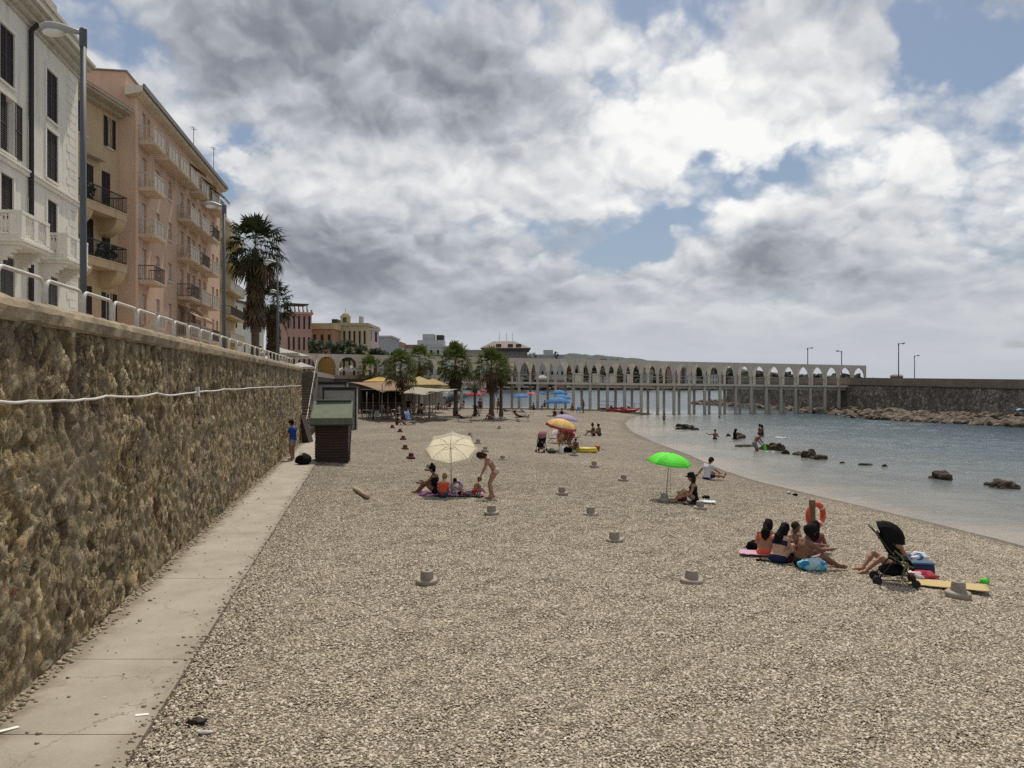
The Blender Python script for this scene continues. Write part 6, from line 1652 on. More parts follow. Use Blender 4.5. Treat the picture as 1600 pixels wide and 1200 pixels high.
# ---- right hand group things
RW = pattern_mat('towel_red_white', [(.36, .035, .045), (.60, .53, .52), (.30, .03, .05), (.42, .06, .08)], 5); WBT = pattern_mat('towel_white_blue', [(.62, .64, .66), (.08, .16, .28), (.55, .58, .60)], 6)
def bundle(label, px, py, rad, m_, seed, dz=0., name='towel', cat='towel', rz=0.):
    return simple(name, label, cat, gx(px, py, dz), MB().blob((0, 0, rad[2]*.6), rad, 3, .35, 2., seed, flat=-rad[2]*.6), m_)
bundle('rumpled red and white towel spread right of the black stroller', 1436, 905, (.36, .20, .10), RW, 6)
bundle('white and pale blue rolled towel heaped on the cool bag', 1434, 893, (.20, .15, .10), WBT, 9, .22)
bundle('white striped end of a towel hanging onto the straw mat', 1455, 908, (.12, .09, .05), pattern_mat('towel_white_stripe', [(.62, .60, .60), (.12, .14, .2), (.6, .6, .6)], 9), 11)
t = thing('cool_bag', 'navy blue cool bag behind the red and white towel', 'cool bag', gx(1440, 901)); t.rotation_euler = (0, 0, R(-14))
mb = MB(); mb.bbox(-.21, .21, -.12, .12, 0, .25, .03); mb.build('box', mat('navy_cloth', (.02, .045, .10), bump=.2), t); mb = MB(); mb.bbox(-.215, .215, -.125, .125, .255, .29, .02); mb.build('lid', mat('navy_cloth_light', (.04, .09, .16)), t)
blanket('straw_mat', 'pale yellow straw mat stretching from the towels to the concrete base', 'mat', 1480, 918, 1.3, .50, R(-24), mat('straw', (.46, .35, .16), var=.2, scale=14, bump=.4, bscale=90, stretch=(1, 8, 1)), .012, 7, .012)
t = thing('fishing_net_toy', 'bright green toy net lying on the pebbles at the far right', 'toy net', gx(1538, 913)); mb = MB(); mb.blob((0, 0, .05), (.085, .06, .06), 3, .35, 2.4, 8); mb.build('net', mat('net_green', (.10, .72, .05), transl=.3), t, smooth=True); mb = MB(); mb.tube([(-.05, .02, .03), (-.35, .10, .02)], .008, 6); mb.build('handle', IRON, t)
# girls' group things
blanket('beach_towel', 'pink and white towel under the girl in the orange bikini', 'towel', 1186, 868, .80, .42, R(-14), pattern_mat('towel_pink_white', [(.45, .20, .30), (.60, .55, .58), (.48, .25, .36)], 7, 'stripe'), .015, 4)
bag('beach_bag', 'black bag on the pink towel left of the girls', 1177, 860, (.15, .12, .11), BLK, 6)
bag('rucksack', 'dark red and brown bag between the girls', 1224, 879, (.19, .13, .11), pattern_mat('bag_red_brown', [(.16, .035, .022), (.05, .022, .018), (.22, .06, .03), (.03, .02, .02)], 10), 3)
bag('shopping_bag', 'turquoise and white printed plastic bag in front of the girls', 1270, 892, (.265, .15, .145), pattern_mat('bag_turquoise', [(.10, .40, .52), (.35, .52, .58), (.04, .20, .42), (.16, .48, .58), (.45, .58, .60)], 8), 12, strap=False)
def sandal(label, px, py, rz, m_):
    t = thing('sandal', label, 'sandal', gx(px, py, .01), rz, 'sandals by the girls')
    mb = MB(); pts = [(.035, -.12), (.04, -.05), (.034, .02), (.045, .09), (.03, .13), (-.01, .14), (-.04, .10), (-.032, .02), (-.036, -.06), (-.03, -.12)]
    k = len(pts); mb.add([(x, y, 0) for x, y in pts]+[(x, y, .022) for x, y in pts], [tuple(range(k-1, -1, -1)), tuple(range(k, 2*k))]+[(i, (i+1) % k, (i+1) % k+k, i+k) for i in range(k)]); mb.build('sole', m_, t)
    mb = MB(); mb.tube([(-.04, .02, .02), (0, .07, .055), (.042, .03, .02)], .009, 6); mb.build('strap', m_, t)
sandal('black sandal lying in front of the pink towel', 1192, 877, R(60), BLK); sandal('grey sandal right of the turquoise bag, left of the pair', 1303, 884, R(20), mat('sandal_grey', (.24, .22, .21))); sandal('grey sandal right of the turquoise bag, right of the pair', 1312, 887, R(70), mat('sandal_grey', (.24, .22, .21)))
# woman with hat group
blanket('light_towel', 'pale blue white towel behind the woman in the black hat', 'towel', 1098, 786, .78, .40, R(-14), mat('towel_pale', (.50, .58, .60), var=.1), .012, 5)
blanket('dark_mat', 'dark mat under the woman in the black hat', 'mat', 1082, 787, .55, .36, R(-5), mat('mat_dark', (.02, .02, .024)), .008, 8)
bag('beach_bag', 'crimson bag in front of the woman in the black hat', 1066, 783, (.16, .11, .12), mat('bag_crimson', (.22, .02, .05), var=.3, scale=9), 7)
bag('beach_bag', 'small black bag behind the woman in the black hat', 1103, 779, (.13, .09, .06), BLK, 5, strap=False)
bag('toiletry_pouch', 'small patterned pouch by the knees of the woman in the black hat', 1071, 788, (.09, .07, .05), pattern_mat('pouch', [(.05, .05, .07), (.3, .3, .32), (.12, .04, .06)], 18), 15, strap=False)
t = thing('umbrella_cord', 'thin grey rod with pegs standing right of the lime umbrella pole', 'rod', gx(1048, 776)); mb = MB(); mb.tube([(0, 0, -.05), (0, 0, .95)], .008, 6); mb.tube([(-.05, 0, .42), (.06, 0, .40)], .007, 5); mb.build('rod', mat('umbrella_ribs', (.35, .33, .3)), t)
# yellow umbrella group things
t = thing('inflatable_boat', 'yellow and green inflatable boat on the pebbles beside the yellow umbrella', 'inflatable', gx(916, 707)); YV = mat('vinyl_yellow', (.62, .50, .05), rough=.35); GV = mat('vinyl_green', (.10, .22, .06), rough=.35)
mb = MB(); n = 28
mb.tube([(.75*math.cos(2*math.pi*k/n), .34*math.sin(2*math.pi*k/n), .14) for k in range(n+1)], .115, 10); mb.build('tube_yellow', YV, t, smooth=True); mb = MB(); mb.tube([(.72*math.cos(2*math.pi*k/n), .33*math.sin(2*math.pi*k/n), .29) for k in range(n+1)], .085, 10); mb.build('tube_top', YV, t, smooth=True)
mb = MB(); mb.bbox(-1.35, -.72, -.22, .22, .02, .26, .06); mb.build('green_float', GV, t); t.rotation_euler = (0, 0, R(-4)); t.scale = (.72, .8, .72)
t = thing('water_jug', 'white plastic jug in front of the yellow umbrella group', 'jug', gx(877, 709)); mb = MB(); mb.lathe([(0, 0), (.10, 0), (.105, .02), (.105, .27), (.06, .34), (.035, .36), (.035, .40)], n=16); mb.build('bottle', mat('jug_white', (.62, .62, .58), rough=.4), t, smooth=True); mb = MB(); mb.lathe([(.04, .40), (.04, .43), (0, .43)], n=12); mb.build('cap', mat('jug_cap', (.35, .4, .38)), t); t.scale = (1.15,)*3
bag('beach_bag', 'dark green bag between the pink stroller and the white jug', 862, 708, (.22, .15, .12), mat('bag_darkgreen', (.03, .06, .045)), 9)
bag('beach_bag', 'black bag right behind the white jug', 887, 706, (.26, .16, .14), BLK, 13)
t = thing('toy_bucket', 'orange red toy bucket near the inflatable boat', 'bucket', gx(934, 704)); mb = MB(); mb.lathe([(0, 0), (.10, 0), (.14, .24), (.15, .24), (.15, .26), (.13, .26), (.09, .02), (0, .02)], n=18, cap=False); mb.build('pail', mat('bucket_orange', (.60, .11, .04), rough=.4), t, smooth=True); mb = MB(); mb.tube([(.145*math.cos(a), 0, .25+.13*math.sin(a)) for a in [math.pi*k/8 for k in range(9)]], .008, 5); mb.build('handle', YV, t)
simple('toy_sieve', 'teal toy sieve left of the orange bucket', 'toy', gx(928, 702), MB().lathe([(0, 0), (.08, 0), (.13, .13), (.12, .13), (.07, .015), (0, .015)], n=16, cap=False), mat('toy_teal', (.10, .25, .26)))
simple('toy_spade', 'yellow toy spade right of the orange bucket', 'toy', gx(942, 703), MB().blob((0, 0, .05), (.06, .04, .06), 2, .1).tube([(0, 0, .06), (.14, 0, .10)], .012, 6), YV)

# ---- chairs, loungers, tables
WOODD = mat('dark_furniture', (.028, .024, .022), var=.3, rough=.5); ALU = mat('furniture_grey', (.32, .32, .31), rough=.4, metal=.3); STRP = pattern_mat('deck_stripe', [(.55, .50, .48), (.40, .06, .06), (.55, .5, .48)], 5, 'stripe')
def deckchair(label, loc, rz, cloth_m, frame_m=ALU, low=.30, name='deck_chair', group=None, back=.78):
    t = thing(name, label, 'deck chair', loc, rz, group)
    fb = MB()
    for x in (-.27, .27):
        fb.tube([(x, .42, 0), (x, -.18, low), (x, -.46, back)], .016, 6); fb.tube([(x, -.42, 0), (x, .32, low+.12)], .016, 6); fb.tube([(x, .25, low+.20), (x, -.30, low+.26)], .014, 6)
    fb.tube([(-.27, -.46, back), (.27, -.46, back)], .014, 6); fb.tube([(-.27, .34, low+.02), (.27, .34, low+.02)], .014, 6); fb.build('frame', frame_m, t, smooth=True)
    sb = MB(); prof = [(.36, low+.02), (.12, low-.06), (-.14, low-.03), (-.30, low+.22), (-.46, back)]; vs = []
    for y, z in prof:
        for x in (-.25, 0, .25): vs.append((x, y, z))
    sb.add(vs, [(k*3+i, k*3+i+1, (k+1)*3+i+1, (k+1)*3+i) for k in range(4) for i in range(2)]); o = sb.build('sling', cloth_m, t, smooth=True); md = o.modifiers.new('thickness', 'SOLIDIFY'); md.thickness = .014
    return t
def lounger(label, loc, rz, cloth_m, backang=38, group='sun loungers'):
    t = thing('sun_lounger', label, 'sun lounger', loc, rz, group); fb = MB()
    for x in (-.3, .3):
        fb.tube([(x, .95, .28), (x, -.55, .28)], .018, 6); 
        for y in (.75, -.35): fb.tube([(x, y, .28), (x, y+.06, 0)], .018, 6)
    fb.tube([(-.3, .95, .28), (.3, .95, .28)], .016, 6); fb.build('frame', ALU, t, smooth=True)
    mb = MB(); mb.bbox(-.29, .29, -.25, .94, .285, .325, .01); mb.build('bed', cloth_m, t)
    mb = MB(); a = R(backang); c, s = math.cos(a), math.sin(a); q = [(-.29, -.25), (.29, -.25)]
    L = .72; P4 = [(-.29, -.255, .29), (.29, -.255, .29), (.29, -.255-L*c, .29+L*s), (-.29, -.255-L*c, .29+L*s)]; n = Vector((0, s, c))*.04
    mb.hexa([Vector(p_) for p_ in P4]+[Vector(p_)+n for p_ in P4]); mb.build('backrest', cloth_m, t)
    return t
def cafe_chair(label, loc, rz, m_, group='chairs of the beach bar', proto={}):
    if m_.name in proto: return dup(proto[m_.name], loc, rz, label)
    t = thing('bar_chair', label, 'chair', loc, rz, group); proto[m_.name] = t
    MB().bbox(-.22, .22, -.22, .22, .43, .47, .01).build('seat', m_, t)
    mb = MB(); mb.hexa([(-.21, -.21, .50), (.21, -.21, .50), (.21, -.18, .50), (-.21, -.18, .50), (-.21, -.30, .88), (.21, -.30, .88), (.21, -.27, .88), (-.21, -.27, .88)]); mb.build('backrest', m_, t)
    for x in (-.19, .19):
        MB().tube([(x, .2, 0), (x, .19, .43)], .017, 6).build('leg', m_, t); MB().tube([(x, -.2, 0), (x, -.2, .45), (x, -.29, .88)], .017, 6).build('leg', m_, t)
    return t
def cafe_table(label, loc, rz, m_, group='tables of the beach bar', proto={}):
    if m_.name in proto: return dup(proto[m_.name], loc, rz, label)
    t = thing('bar_table', label, 'table', loc, rz, group); proto[m_.name] = t
    MB().bbox(-.4, .4, -.4, .4, .71, .745, .01).build('table_top', m_, t)
    for x in (-.35, .35):
        for y in (-.35, .35): MB().tube([(x, y, 0), (x, y, .71)], .02, 6).build('leg', m_, t)
    return t
BLUS = mat('sling_blue', (.05, .13, .33), var=.15); PLUM = mat('sling_plum', (.14, .05, .055), var=.2)
deckchair('striped red and white folding chair left under the yellow umbrella', gx(866, 692), R(150), STRP); deckchair('red folding chair in the middle under the yellow umbrella', gx(884, 693), R(185), mat('sling_red', (.36, .05, .035))); deckchair('white striped folding chair behind right of the yellow umbrella', gx(897, 690), R(215), STRP)
deckchair('bright blue deck chair at the right edge of the beach bar', gx(641, 660), R(-125), BLUS, back=.95); deckchair('small blue chair beside the standing woman near the pier', gx(904, 645), R(170), mat('sling_teal', (.02, .12, .22)))
lounger('dark lounger with reclining bather right of the bushy palm foot', gx(722, 659), R(-82), WOODD, 50); lounger('plum lounger with a bather far right of the twin palms', gx(812, 657), R(-82), PLUM, 55)
lounger('red striped lounger between the twin palms and the bather', gx(776, 657), R(-85), STRP, 25); lounger('low dark lounger in front of the bar palm', gx(632, 664), R(-75), WOODD, 40); lounger('white lounger right of the dark red umbrella', gx(790, 647), R(-80), ALU, 40)
lounger('white lounger under the flat blue umbrella', gx(822, 648), R(-60), ALU, 30)
random.seed(21)
CH = mat('chair_black', (.012, .012, .013), rough=.5); CHP = mat('chair_plum', (.16, .06, .06), rough=.5); CHW = mat('chair_white', (.45, .44, .42), rough=.5)
tb = [(572, 652), (592, 656), (612, 651), (634, 648), (655, 652), (602, 644), (580, 641), (625, 640), (648, 642), (667, 647)]
for i, (px, py) in enumerate(tb):
    q = G(px, py); m_ = (WOODD, CHW)[i % 3 == 2]
    cafe_table('%s bar table under the sails, %s from the left' % ('pale' if m_ is CHW else 'dark', ORD[sorted(tb).index((px, py))]), tuple(q), random.uniform(-.3, .3), m_)
    for k in range(3):
        a = random.uniform(0, 1)+k*2.1; m2 = (CH, CHP, CH, CHW)[(i+k) % 4]
        c = (q.x+.75*math.cos(a), q.y+.75*math.sin(a)); cafe_chair('%s bar chair %s the %s table from the left' % ({'chair_black': 'black', 'chair_plum': 'plum', 'chair_white': 'white'}[m2.name], ('right of', 'behind', 'left of or before')[k] , ORD[sorted(tb).index((px, py))]), (c[0], c[1], bzs(*c)), a+math.pi/2, m2)
# slender posts of the bar pergola
PO = mat('bar_post', (.22, .21, .20), rough=.5, metal=.2)
for i, (px, py, tp) in enumerate([(573, 656, 612), (583, 656, 615), (597, 657, 600), (606, 656, 612), (618, 656, 612), (646, 652, 610), (671, 655, 612), (664, 648, 608), (690, 640, 606)]):
    q = G(px, py); hgt = EYE-(tp-HOR)/F*q.y-q.z; mb = MB(); mb.tube([(0, 0, -.2), (0, 0, hgt)], .045 if i not in (6,) else .07, 8)
    simple('bar_post', 'slender grey post of the beach bar frame, %s from the left' % ORD[i], 'post', tuple(q), mb, PO, True, 'posts of the beach bar frame')
t = thing('bar_fence', 'low grey rail fence in front of the beach bar tables', 'fence', gx(595, 657)); q0, q1 = G(566, 657), G(672, 657)
mb = MB(); o_ = Vector(t.location)
for h in (.45, .95): mb.tube([q0-o_+Vector((0, 0, h)), q1-o_+Vector((0, 0, h))], .022, 6)
mb.build('rails', PO, t); 
for k in range(8): b_ = q0.lerp(q1, k/7)-o_; MB().tube([b_+Vector((0, 0, -.1)), b_+Vector((0, 0, 1.0))], .025, 6).build('fence_post', PO, t)
t = thing('beach_bar_hut', 'dark timber bar hut with an open counter behind the bar tables', 'bar hut', (*PX(598, 90).xy, 0))
HU = mat('hut_timber', (.055, .038, .028), var=.35, scale=3, stretch=(5, 5, .6)); mb = MB(); mb.box(-2.6, 2.6, 0, 2.2, -.2, 1.05); mb.box(-2.6, -2.4, 0, 2.2, 1.05, 2.5); mb.box(2.4, 2.6, 0, 2.2, 1.05, 2.5); mb.box(-2.4, 2.4, 2.0, 2.2, 1.05, 2.5); mb.build('walls', HU, t)
MB().box(-2.9, 2.9, -.5, 2.5, 2.5, 2.62).build('roof', mat('hut_roof_dark', (.06, .055, .05), var=.3), t); MB().box(-2.5, 2.5, -.3, .25, 1.055, 1.1).build('counter', mat('counter_wood', (.20, .13, .08), var=.3), t)
# shade sails and square bar parasols
def sail(label, corners, m_, sagz=.35, name='shade_sail'):
    c = [Vector(q) for q in corners]; o_ = sum(c, Vector())/4; t = thing(name, label, 'shade sail', (o_.x, o_.y, 0)); n = 14; vs = []
    for j in range(n+1):
        for i in range(n+1):
            u, v = i/n, j/n; cu, cv = .10*math.sin(math.pi*v), .10*math.sin(math.pi*u)
            uu = u*(1-2*cu)+cu; vv = v*(1-2*cv)+cv
            p_ = c[0]*(1-uu)*(1-vv)+c[1]*uu*(1-vv)+c[2]*uu*vv+c[3]*(1-uu)*vv; p_.z -= sagz*math.sin(math.pi*u)*math.sin(math.pi*v)
            vs.append(p_-Vector((o_.x, o_.y, 0)))
    mb = MB(); mb.add(vs, [(j*(n+1)+i, j*(n+1)+i+1, (j+1)*(n+1)+i+1, (j+1)*(n+1)+i) for j in range(n) for i in range(n)]); ob = mb.build('cloth', m_, t, smooth=True); md = ob.modifiers.new('thickness', 'SOLIDIFY'); md.thickness = .012
    return t
TAN = mat('sail_tan', (.40, .26, .155), var=.08, transl=.45); CRS = mat('sail_cream', (.56, .52, .42), var=.06, transl=.5)
sail('tan brown shade sail over the left of the beach bar', [P(545, 597, 76), P(598, 613, 68), P(632, 613, 70), P(622, 594.5, 84)], TAN, .25)
sail('off white shade sail to the right of the tan one', [P(620, 616, 72), P(664, 617, 66), P(708, 609, 72), P(644, 603, 84)], CRS, .15)
sail('narrow cream shade sail stretching right toward the palms', [P(664, 611, 68), P(700, 614, 70), P(716, 608, 76), P(668, 606, 80)], CRS, .1)
def parasol(label, px, py, Y, r, m_, rise=.9, group='square parasols of the beach bar'):
    c = PX(px, Y); zt = EYE-(py-HOR)/F*Y; zb = bzs(c.x, c.y) if c.y < 98 else 4.28
    t = thing('square_parasol', label, 'parasol', (c.x, c.y, zb), R(12), group); H = zt-zb; mb = MB()
    q = [(-r, -r, H-rise), (r, -r, H-rise), (r, r, H-rise), (-r, r, H-rise)]; mb.add(q+[(0, 0, H)], [(0, 1, 4), (1, 2, 4), (2, 3, 4), (3, 0, 4)]); o = mb.build('canopy', m_, t); md = o.modifiers.new('thickness', 'SOLIDIFY'); md.thickness = .015
    mb = MB(); q2 = [(x*1.004, y*1.004, z-.2) for x, y, z in q]; mb.add(q+q2, [(i, (i+1) % 4, (i+1) % 4+4, i+4) for i in range(4)]); o = mb.build('valance', m_, t); md = o.modifiers.new('thickness', 'SOLIDIFY'); md.thickness = .01
    MB().tube([(0, 0, 0), (0, 0, H)], .035, 8).build('pole', PO, t)
YP = mat('parasol_yellow', (.62, .42, .10), transl=.4, var=.08); YP2 = mat('parasol_sand_yellow', (.56, .44, .20), transl=.4, var=.08)
parasol('orange yellow square parasol behind the tan sail', 593, 588.5, 88, 1.9, YP, .55); parasol('sandy yellow square parasol right of the bar palm', 655, 588, 84, 2.2, YP2, .9)
parasol('second sandy parasol whose edge juts right of the palm', 676, 591, 90, 1.7, YP2, .8)
for px, py, Y, r, lab in ((455, 548, 82, 2.0, 'large white parasol on the promenade by the hoop rails'), (437, 543, 78, 1.9, 'white parasol on the promenade under the tall palm'), (470, 566, 96, 1.7, 'white parasol in the first arch'), (548, 571, 116, 1.5, 'white parasol in the third arch, right one'), (538, 573, 122, 1.4, 'white parasol in the third arch, left one'), (612, 573, 120, 1.2, 'small white parasol behind the fifth arch')):
    parasol(lab, px, py, Y, r, whitec, .6, 'white parasols of the promenade cafe')
parasol('white parasol seen through the arches behind the blue umbrellas', 847, 585, 108.5, .8, whitec, .5, 'white parasols of the promenade cafe')

# ---- wooden shed and grey cabins beside the path
def shed():
    YS = 33.0; cl = PX(518, YS); t = thing('wooden_shed', 'dark brown plank shed with an overhanging green felt roof beside the path', 'shed', (cl.x, cl.y, 0), math.atan2(.189, 1)*.75)
    w = .68; d = 1.5; H = 1.9; mb = MB(); n = 16
    for i in range(n):
        z0 = -.05+H*i/n; z1 = -.05+H*(i+1)/n-.012; j = random.uniform(-.008, .012)
        mb.hexa([(-w-j-.02, -.02-j, z0), (w+j+.02, -.02-j, z0), (w+j+.02, d, z0), (-w-j-.02, d, z0), (-w-j, -j, z1), (w+j, -j, z1), (w+j, d, z1), (-w-j, d, z1)])
    mb.build('plank_walls', mat('shed_planks', (.050, .030, .024), var=.35, scale=3, bump=.4, bscale=18, stretch=(.4, .4, 5), stain=.4), t)
    RF = mat('roof_felt_green', (.125, .145, .095), var=.22, scale=4, bump=.3, bscale=40, bdist=.006, stain=.3); ov = .17; rz = 2.60; ez = 1.88
    mb = MB(); q = [(-w-ov, -.32, ez), (w+ov+.05, -.32, ez), (w+ov, d/2, rz), (-w-ov+.05, d/2, rz)]; mb.hexa([Vector(p_)-Vector((0, .0, .06)) for p_ in q]+[Vector(p_) for p_ in q])
    q = [(-w-ov+.05, d/2, rz), (w+ov, d/2, rz), (w+ov, d+.32, ez), (-w-ov, d+.32, ez)]; mb.hexa([Vector(p_)-Vector((0, 0, .06)) for p_ in q]+[Vector(p_)+Vector((0, 0, .003)) for p_ in q]); mb.build('roof', RF, t)
    mb = MB(); mb.hexa([(-w-ov-.02, -.35, ez-.26), (w+ov+.06, -.35, ez-.26), (w+ov+.06, -.32, ez-.26), (-w-ov-.02, -.32, ez-.26), (-w-ov-.02, -.35, ez+.02), (w+ov+.06, -.35, ez+.02), (w+ov+.06, -.322, ez+.02), (-w-ov-.02, -.322, ez+.02)]); mb.build('fascia', RF, t); MB().box(-w-ov-.03, w+ov+.07, -.362, -.30, ez-.31, ez-.262).build('fascia_batten', mat('fascia_dark_green', (.028, .034, .022), var=.2), t)
    mb = MB(); mb.cbox((0.05, d/2, rz+.03), 1.5, .22, .05, .02); mb.build('ridge_cap', RF, t)
    mb = MB(); 
    for sx in (-1, 1): mb.add([(sx*w, .02, ez-.02), (sx*w, d-.02, ez-.02), (sx*w, d/2, rz-.08)], [(0, 1, 2)])
    o = mb.build('gable', mat('shed_planks', (.05, .03, .024)), t); md = o.modifiers.new('thickness', 'SOLIDIFY'); md.thickness = .03
    # planks and battens leaning on the side
    mb = MB(); mb.cbox((w+.10, .25, .9), .04, .10, 1.8, 0, (R(4), 'Y')); mb.build('leaning_batten', WOODD, t)
shed()
def cabin(label, c0, c1, Y, ytop, depth, wallm, roofm):
    a, b = PX(c0, Y), PX(c1, Y); t = thing('beach_cabin', label, 'cabin', ((a.x+b.x)/2, Y, 0), math.atan2(.189, 1)*.6); w = (b.x-a.x)/2; H = EYE-(ytop-HOR)/F*Y
    MB().box(-w+.08, w-.08, 0, depth, -.1, H-.1).build('walls', wallm, t)
    mb = MB(); mb.box(-w, w, -.12, depth+.1, H-.1, H); mb.build('roof', roofm, t)
    mb = MB(); mb.box(-w+.02, -w+.14, -.05, .04, -.1, H-.102); mb.box(w-.14, w-.02, -.05, .04, -.1, H-.102); mb.box(-w+.14, w-.14, -.05, .04, H-.24, H-.102); mb.build('frame', roofm, t)
    mb = MB(); mb.box(-.4, .4, -.03, .02, .02, 2.0); d_ = mb.build('door', mat('cabin_door', (.24, .24, .23), var=.1), t); MB().box(.28, .33, -.07, -.03, .95, 1.1).build('handle', IRON, d_)
DKF = mat('cabin_trim_dark', (.035, .032, .032), var=.2); GRW = mat('cabin_grey', (.30, .30, .28), var=.12, stain=.3)
cabin('grey cabin with a dark framed flat roof right behind the green roofed shed', 504, 557, 56, 604.5, 2.0, GRW, DKF)
cabin('taller grey cabin with a dark flat roof farther behind the shed', 487, 541, 66, 596.5, 2.4, GRW, DKF)
t = thing('leaning_board', 'dark brown board leaning on the wall end by the stairs', 'board', (wx(43, .12), 43, .03)); mb = MB(); mb.hexa([(.0, 0, 0), (.42, -.05, 0), (.42, .9, 0), (0, .9, 0), (-.08, 0, 1.5), (-.04, -.02, 1.5), (-.04, .9, 1.5), (-.08, .9, 1.5)]); mb.build('board', mat('board_brown', (.045, .028, .022), var=.3), t)

# ---- pedal boats, rails by the pier
RB = mat('boat_red', (.30, .035, .025), rough=.5)
def pedalo(label, px, py, rz, m_, s=1.):
    t = thing('rescue_boat', label, 'boat', gx(px, py), rz, 'red boats beached by the pier')
    for y in (-.45, .45):
        mb = MB(); mb.tube([(-1.9, y, .32), (-1.5, y, .22), (0, y, .18), (1.5, y, .22), (1.9, y, .34)], [.03, .17, .2, .17, .03], 10); mb.build('hull', m_, t, smooth=True)
    mb = MB(); mb.bbox(-.8, .8, -.5, .5, .36, .42, .02); mb.build('deck', m_, t); mb = MB(); mb.bbox(-.15, .15, -.5, .5, .42, .62, .03); mb.build('bench', m_, t); t.scale = (s,)*3
pedalo('red catamaran rowing boat beached by the pier columns, front one', 972, 644, R(-6), RB, 1.15); pedalo('red catamaran rowing boat behind the front one, further right', 982, 641, R(4), RB, 1.0); pedalo('red boat at the left behind the others at the pier', 955, 640.5, R(0), mat('boat_red_dull', (.22, .05, .04)), .9)
def rail(label, a, b, h, npost):
    qa, qb = G(*a), G(*b); t = thing('steel_rail', label, 'railing', tuple(qa), 0, 'thin rails by the pier foot'); v = qb-qa; mb = MB()
    for k in (h, h*.55): mb.tube([Vector((0, 0, k)), v+Vector((0, 0, k))], .03, 5)
    mb.build('bars', PO, t)
    for k in range(npost): p_ = v*(k/(npost-1)); MB().tube([p_+Vector((0, 0, -.3)), p_+Vector((0, 0, h+(.9 if k % 2 == 0 else 0)))], .035, 5).build('rail_post', PO, t)
rail('thin grey rail between the pier columns, left one', (934, 640), (960, 641), 1.2, 3); rail('thin grey rail between the pier columns, right one', (978, 642), (1004, 643.5), 1.2, 3)

# ---- palms
random.seed(5)
LEAF = mat('palm_leaf', (.088, .112, .030), var=.5, scale=1.3, rough=.8, transl=.3, spec=.1); LEAFD = mat('palm_leaf_dark', (.034, .048, .019), var=.4, scale=1.3, rough=.8, transl=.18, spec=.1); DEAD = mat('palm_dead_leaf', (.115, .080, .045), var=.4, scale=2, rough=.9, transl=.15); TRK = mat('palm_trunk', (.105, .078, .055), var=.4, scale=3, bump=.8, bscale=9, bdist=.05, stretch=(1, 1, 4))
def fan(mb, base, d, L, r, n=13, droop=.25, mi=0):
    """petiole along d then a pleated fan of narrow blades"""
    d = d.normalized(); up = Vector((0, 0, 1)); s = d.cross(up); s = s.normalized() if s.length > .05 else Vector((1, 0, 0)); nrm = s.cross(d)
    tip = base+d*L+Vector((0, 0, -droop*L*.3)); mb.mi_(mi)
    mb.add([base-s*.02, base+s*.02, tip+s*.012, tip-s*.012], [(0, 1, 2, 3)])
    dd = (d+Vector((0, 0, -droop*.5))).normalized()
    for k in range(n):
        a = R(-105+210*k/(n-1)); w = r*math.sin(R(210)/(n-1)/2)*.50
        e = (dd*math.cos(a)+s*math.sin(a)); q = e.cross(nrm).normalized(); len_ = r*random.uniform(.8, 1.2)*(1-.35*abs(a)/R(105))
        m1 = tip+e*len_*.55+nrm*random.uniform(-.04, .05)*r; m2 = tip+e*len_+Vector((0, 0, -droop*r*random.uniform(.25, .75)))
        mb.add([tip, m1-q*w*.9, m2, m1+q*w*.9], [(0, 1, 2, 3)])
def palm(label, loc, H, crown, nleaf=46, skirt=24, trunk=.22, dark=False, name='fan_palm', group='fan palms on the beach', lean=(0, 0), up=118, dead=.2, sk=.35):
    t = thing(name, label, 'palm tree', loc, random.uniform(0, 6), group); lm = LEAFD if dark else LEAF
    mb = MB(); N = 10; pts = []; rs = []
    for i in range(N+1):
        z = H*i/N; pts.append((lean[0]*(i/N)**1.6, lean[1]*(i/N)**1.6, z-.2 if i == 0 else z)); rs.append(trunk*(1.25-.35*i/N if i < 2 else .92-.15*i/N)*(1.04 if i % 2 else .97))
    mb.tube(pts, rs, 12); tr = mb.build('trunk', TRK, t, smooth=True)
    top = Vector((lean[0], lean[1], H)); mb = MB()
    for i in range(nleaf):
        f_ = (i+.5)/nleaf; el = R(88-up*f_**.9); az = i*2.39996+random.uniform(-.25, .25)
        d = Vector((math.cos(az)*math.cos(el), math.sin(az)*math.cos(el), math.sin(el)))
        L = crown*random.uniform(.50, .78); fan(mb, top+Vector((0, 0, .35*(1-f_)*crown*.5)), d, L, crown*random.uniform(.38, .52), 13, .30+.55*f_, 1 if (f_ > 1-dead and random.random() < .7) else 0)
    mb.build('crown', [lm, DEAD], t)
    if skirt:
        mb = MB()
        for i in range(skirt):
            az = i*2.39996; el = R(-random.uniform(48, 82)); d = Vector((math.cos(az)*math.cos(el), math.sin(az)*math.cos(el), math.sin(el)))
            b_ = top+Vector((0, 0, -crown*random.uniform(0, sk))); fan(mb, b_, d, crown*.30, crown*random.uniform(.26, .42), 9, .5, 0)
        mb.build('dead_skirt', DEAD, t)
    return t
def palm_at(label, px, pyb, pyt, pw, **k):
    q = G(px, pyb) if pyb else None; top = EYE-(pyt-HOR)/F*q.y; H = top-q.z; cr = pw/2/F*q.y
    return palm(label, tuple(q), H-cr*.75, cr, **k)
palm_at('fan palm with a slim dark trunk rising through the beach bar', 630, 656, 556, 62, nleaf=54, skirt=12, trunk=.17, lean=(.25, 0))
palm_at('fan palm standing behind the slim trunked bar palm, its crown higher', 655, 645, 546, 54, nleaf=48, skirt=8, trunk=.15)
palm_at('bushy fan palm with a full brown skirt in the middle of the beach', 712, 650, 546, 66, nleaf=66, skirt=60, trunk=.24, sk=.7)
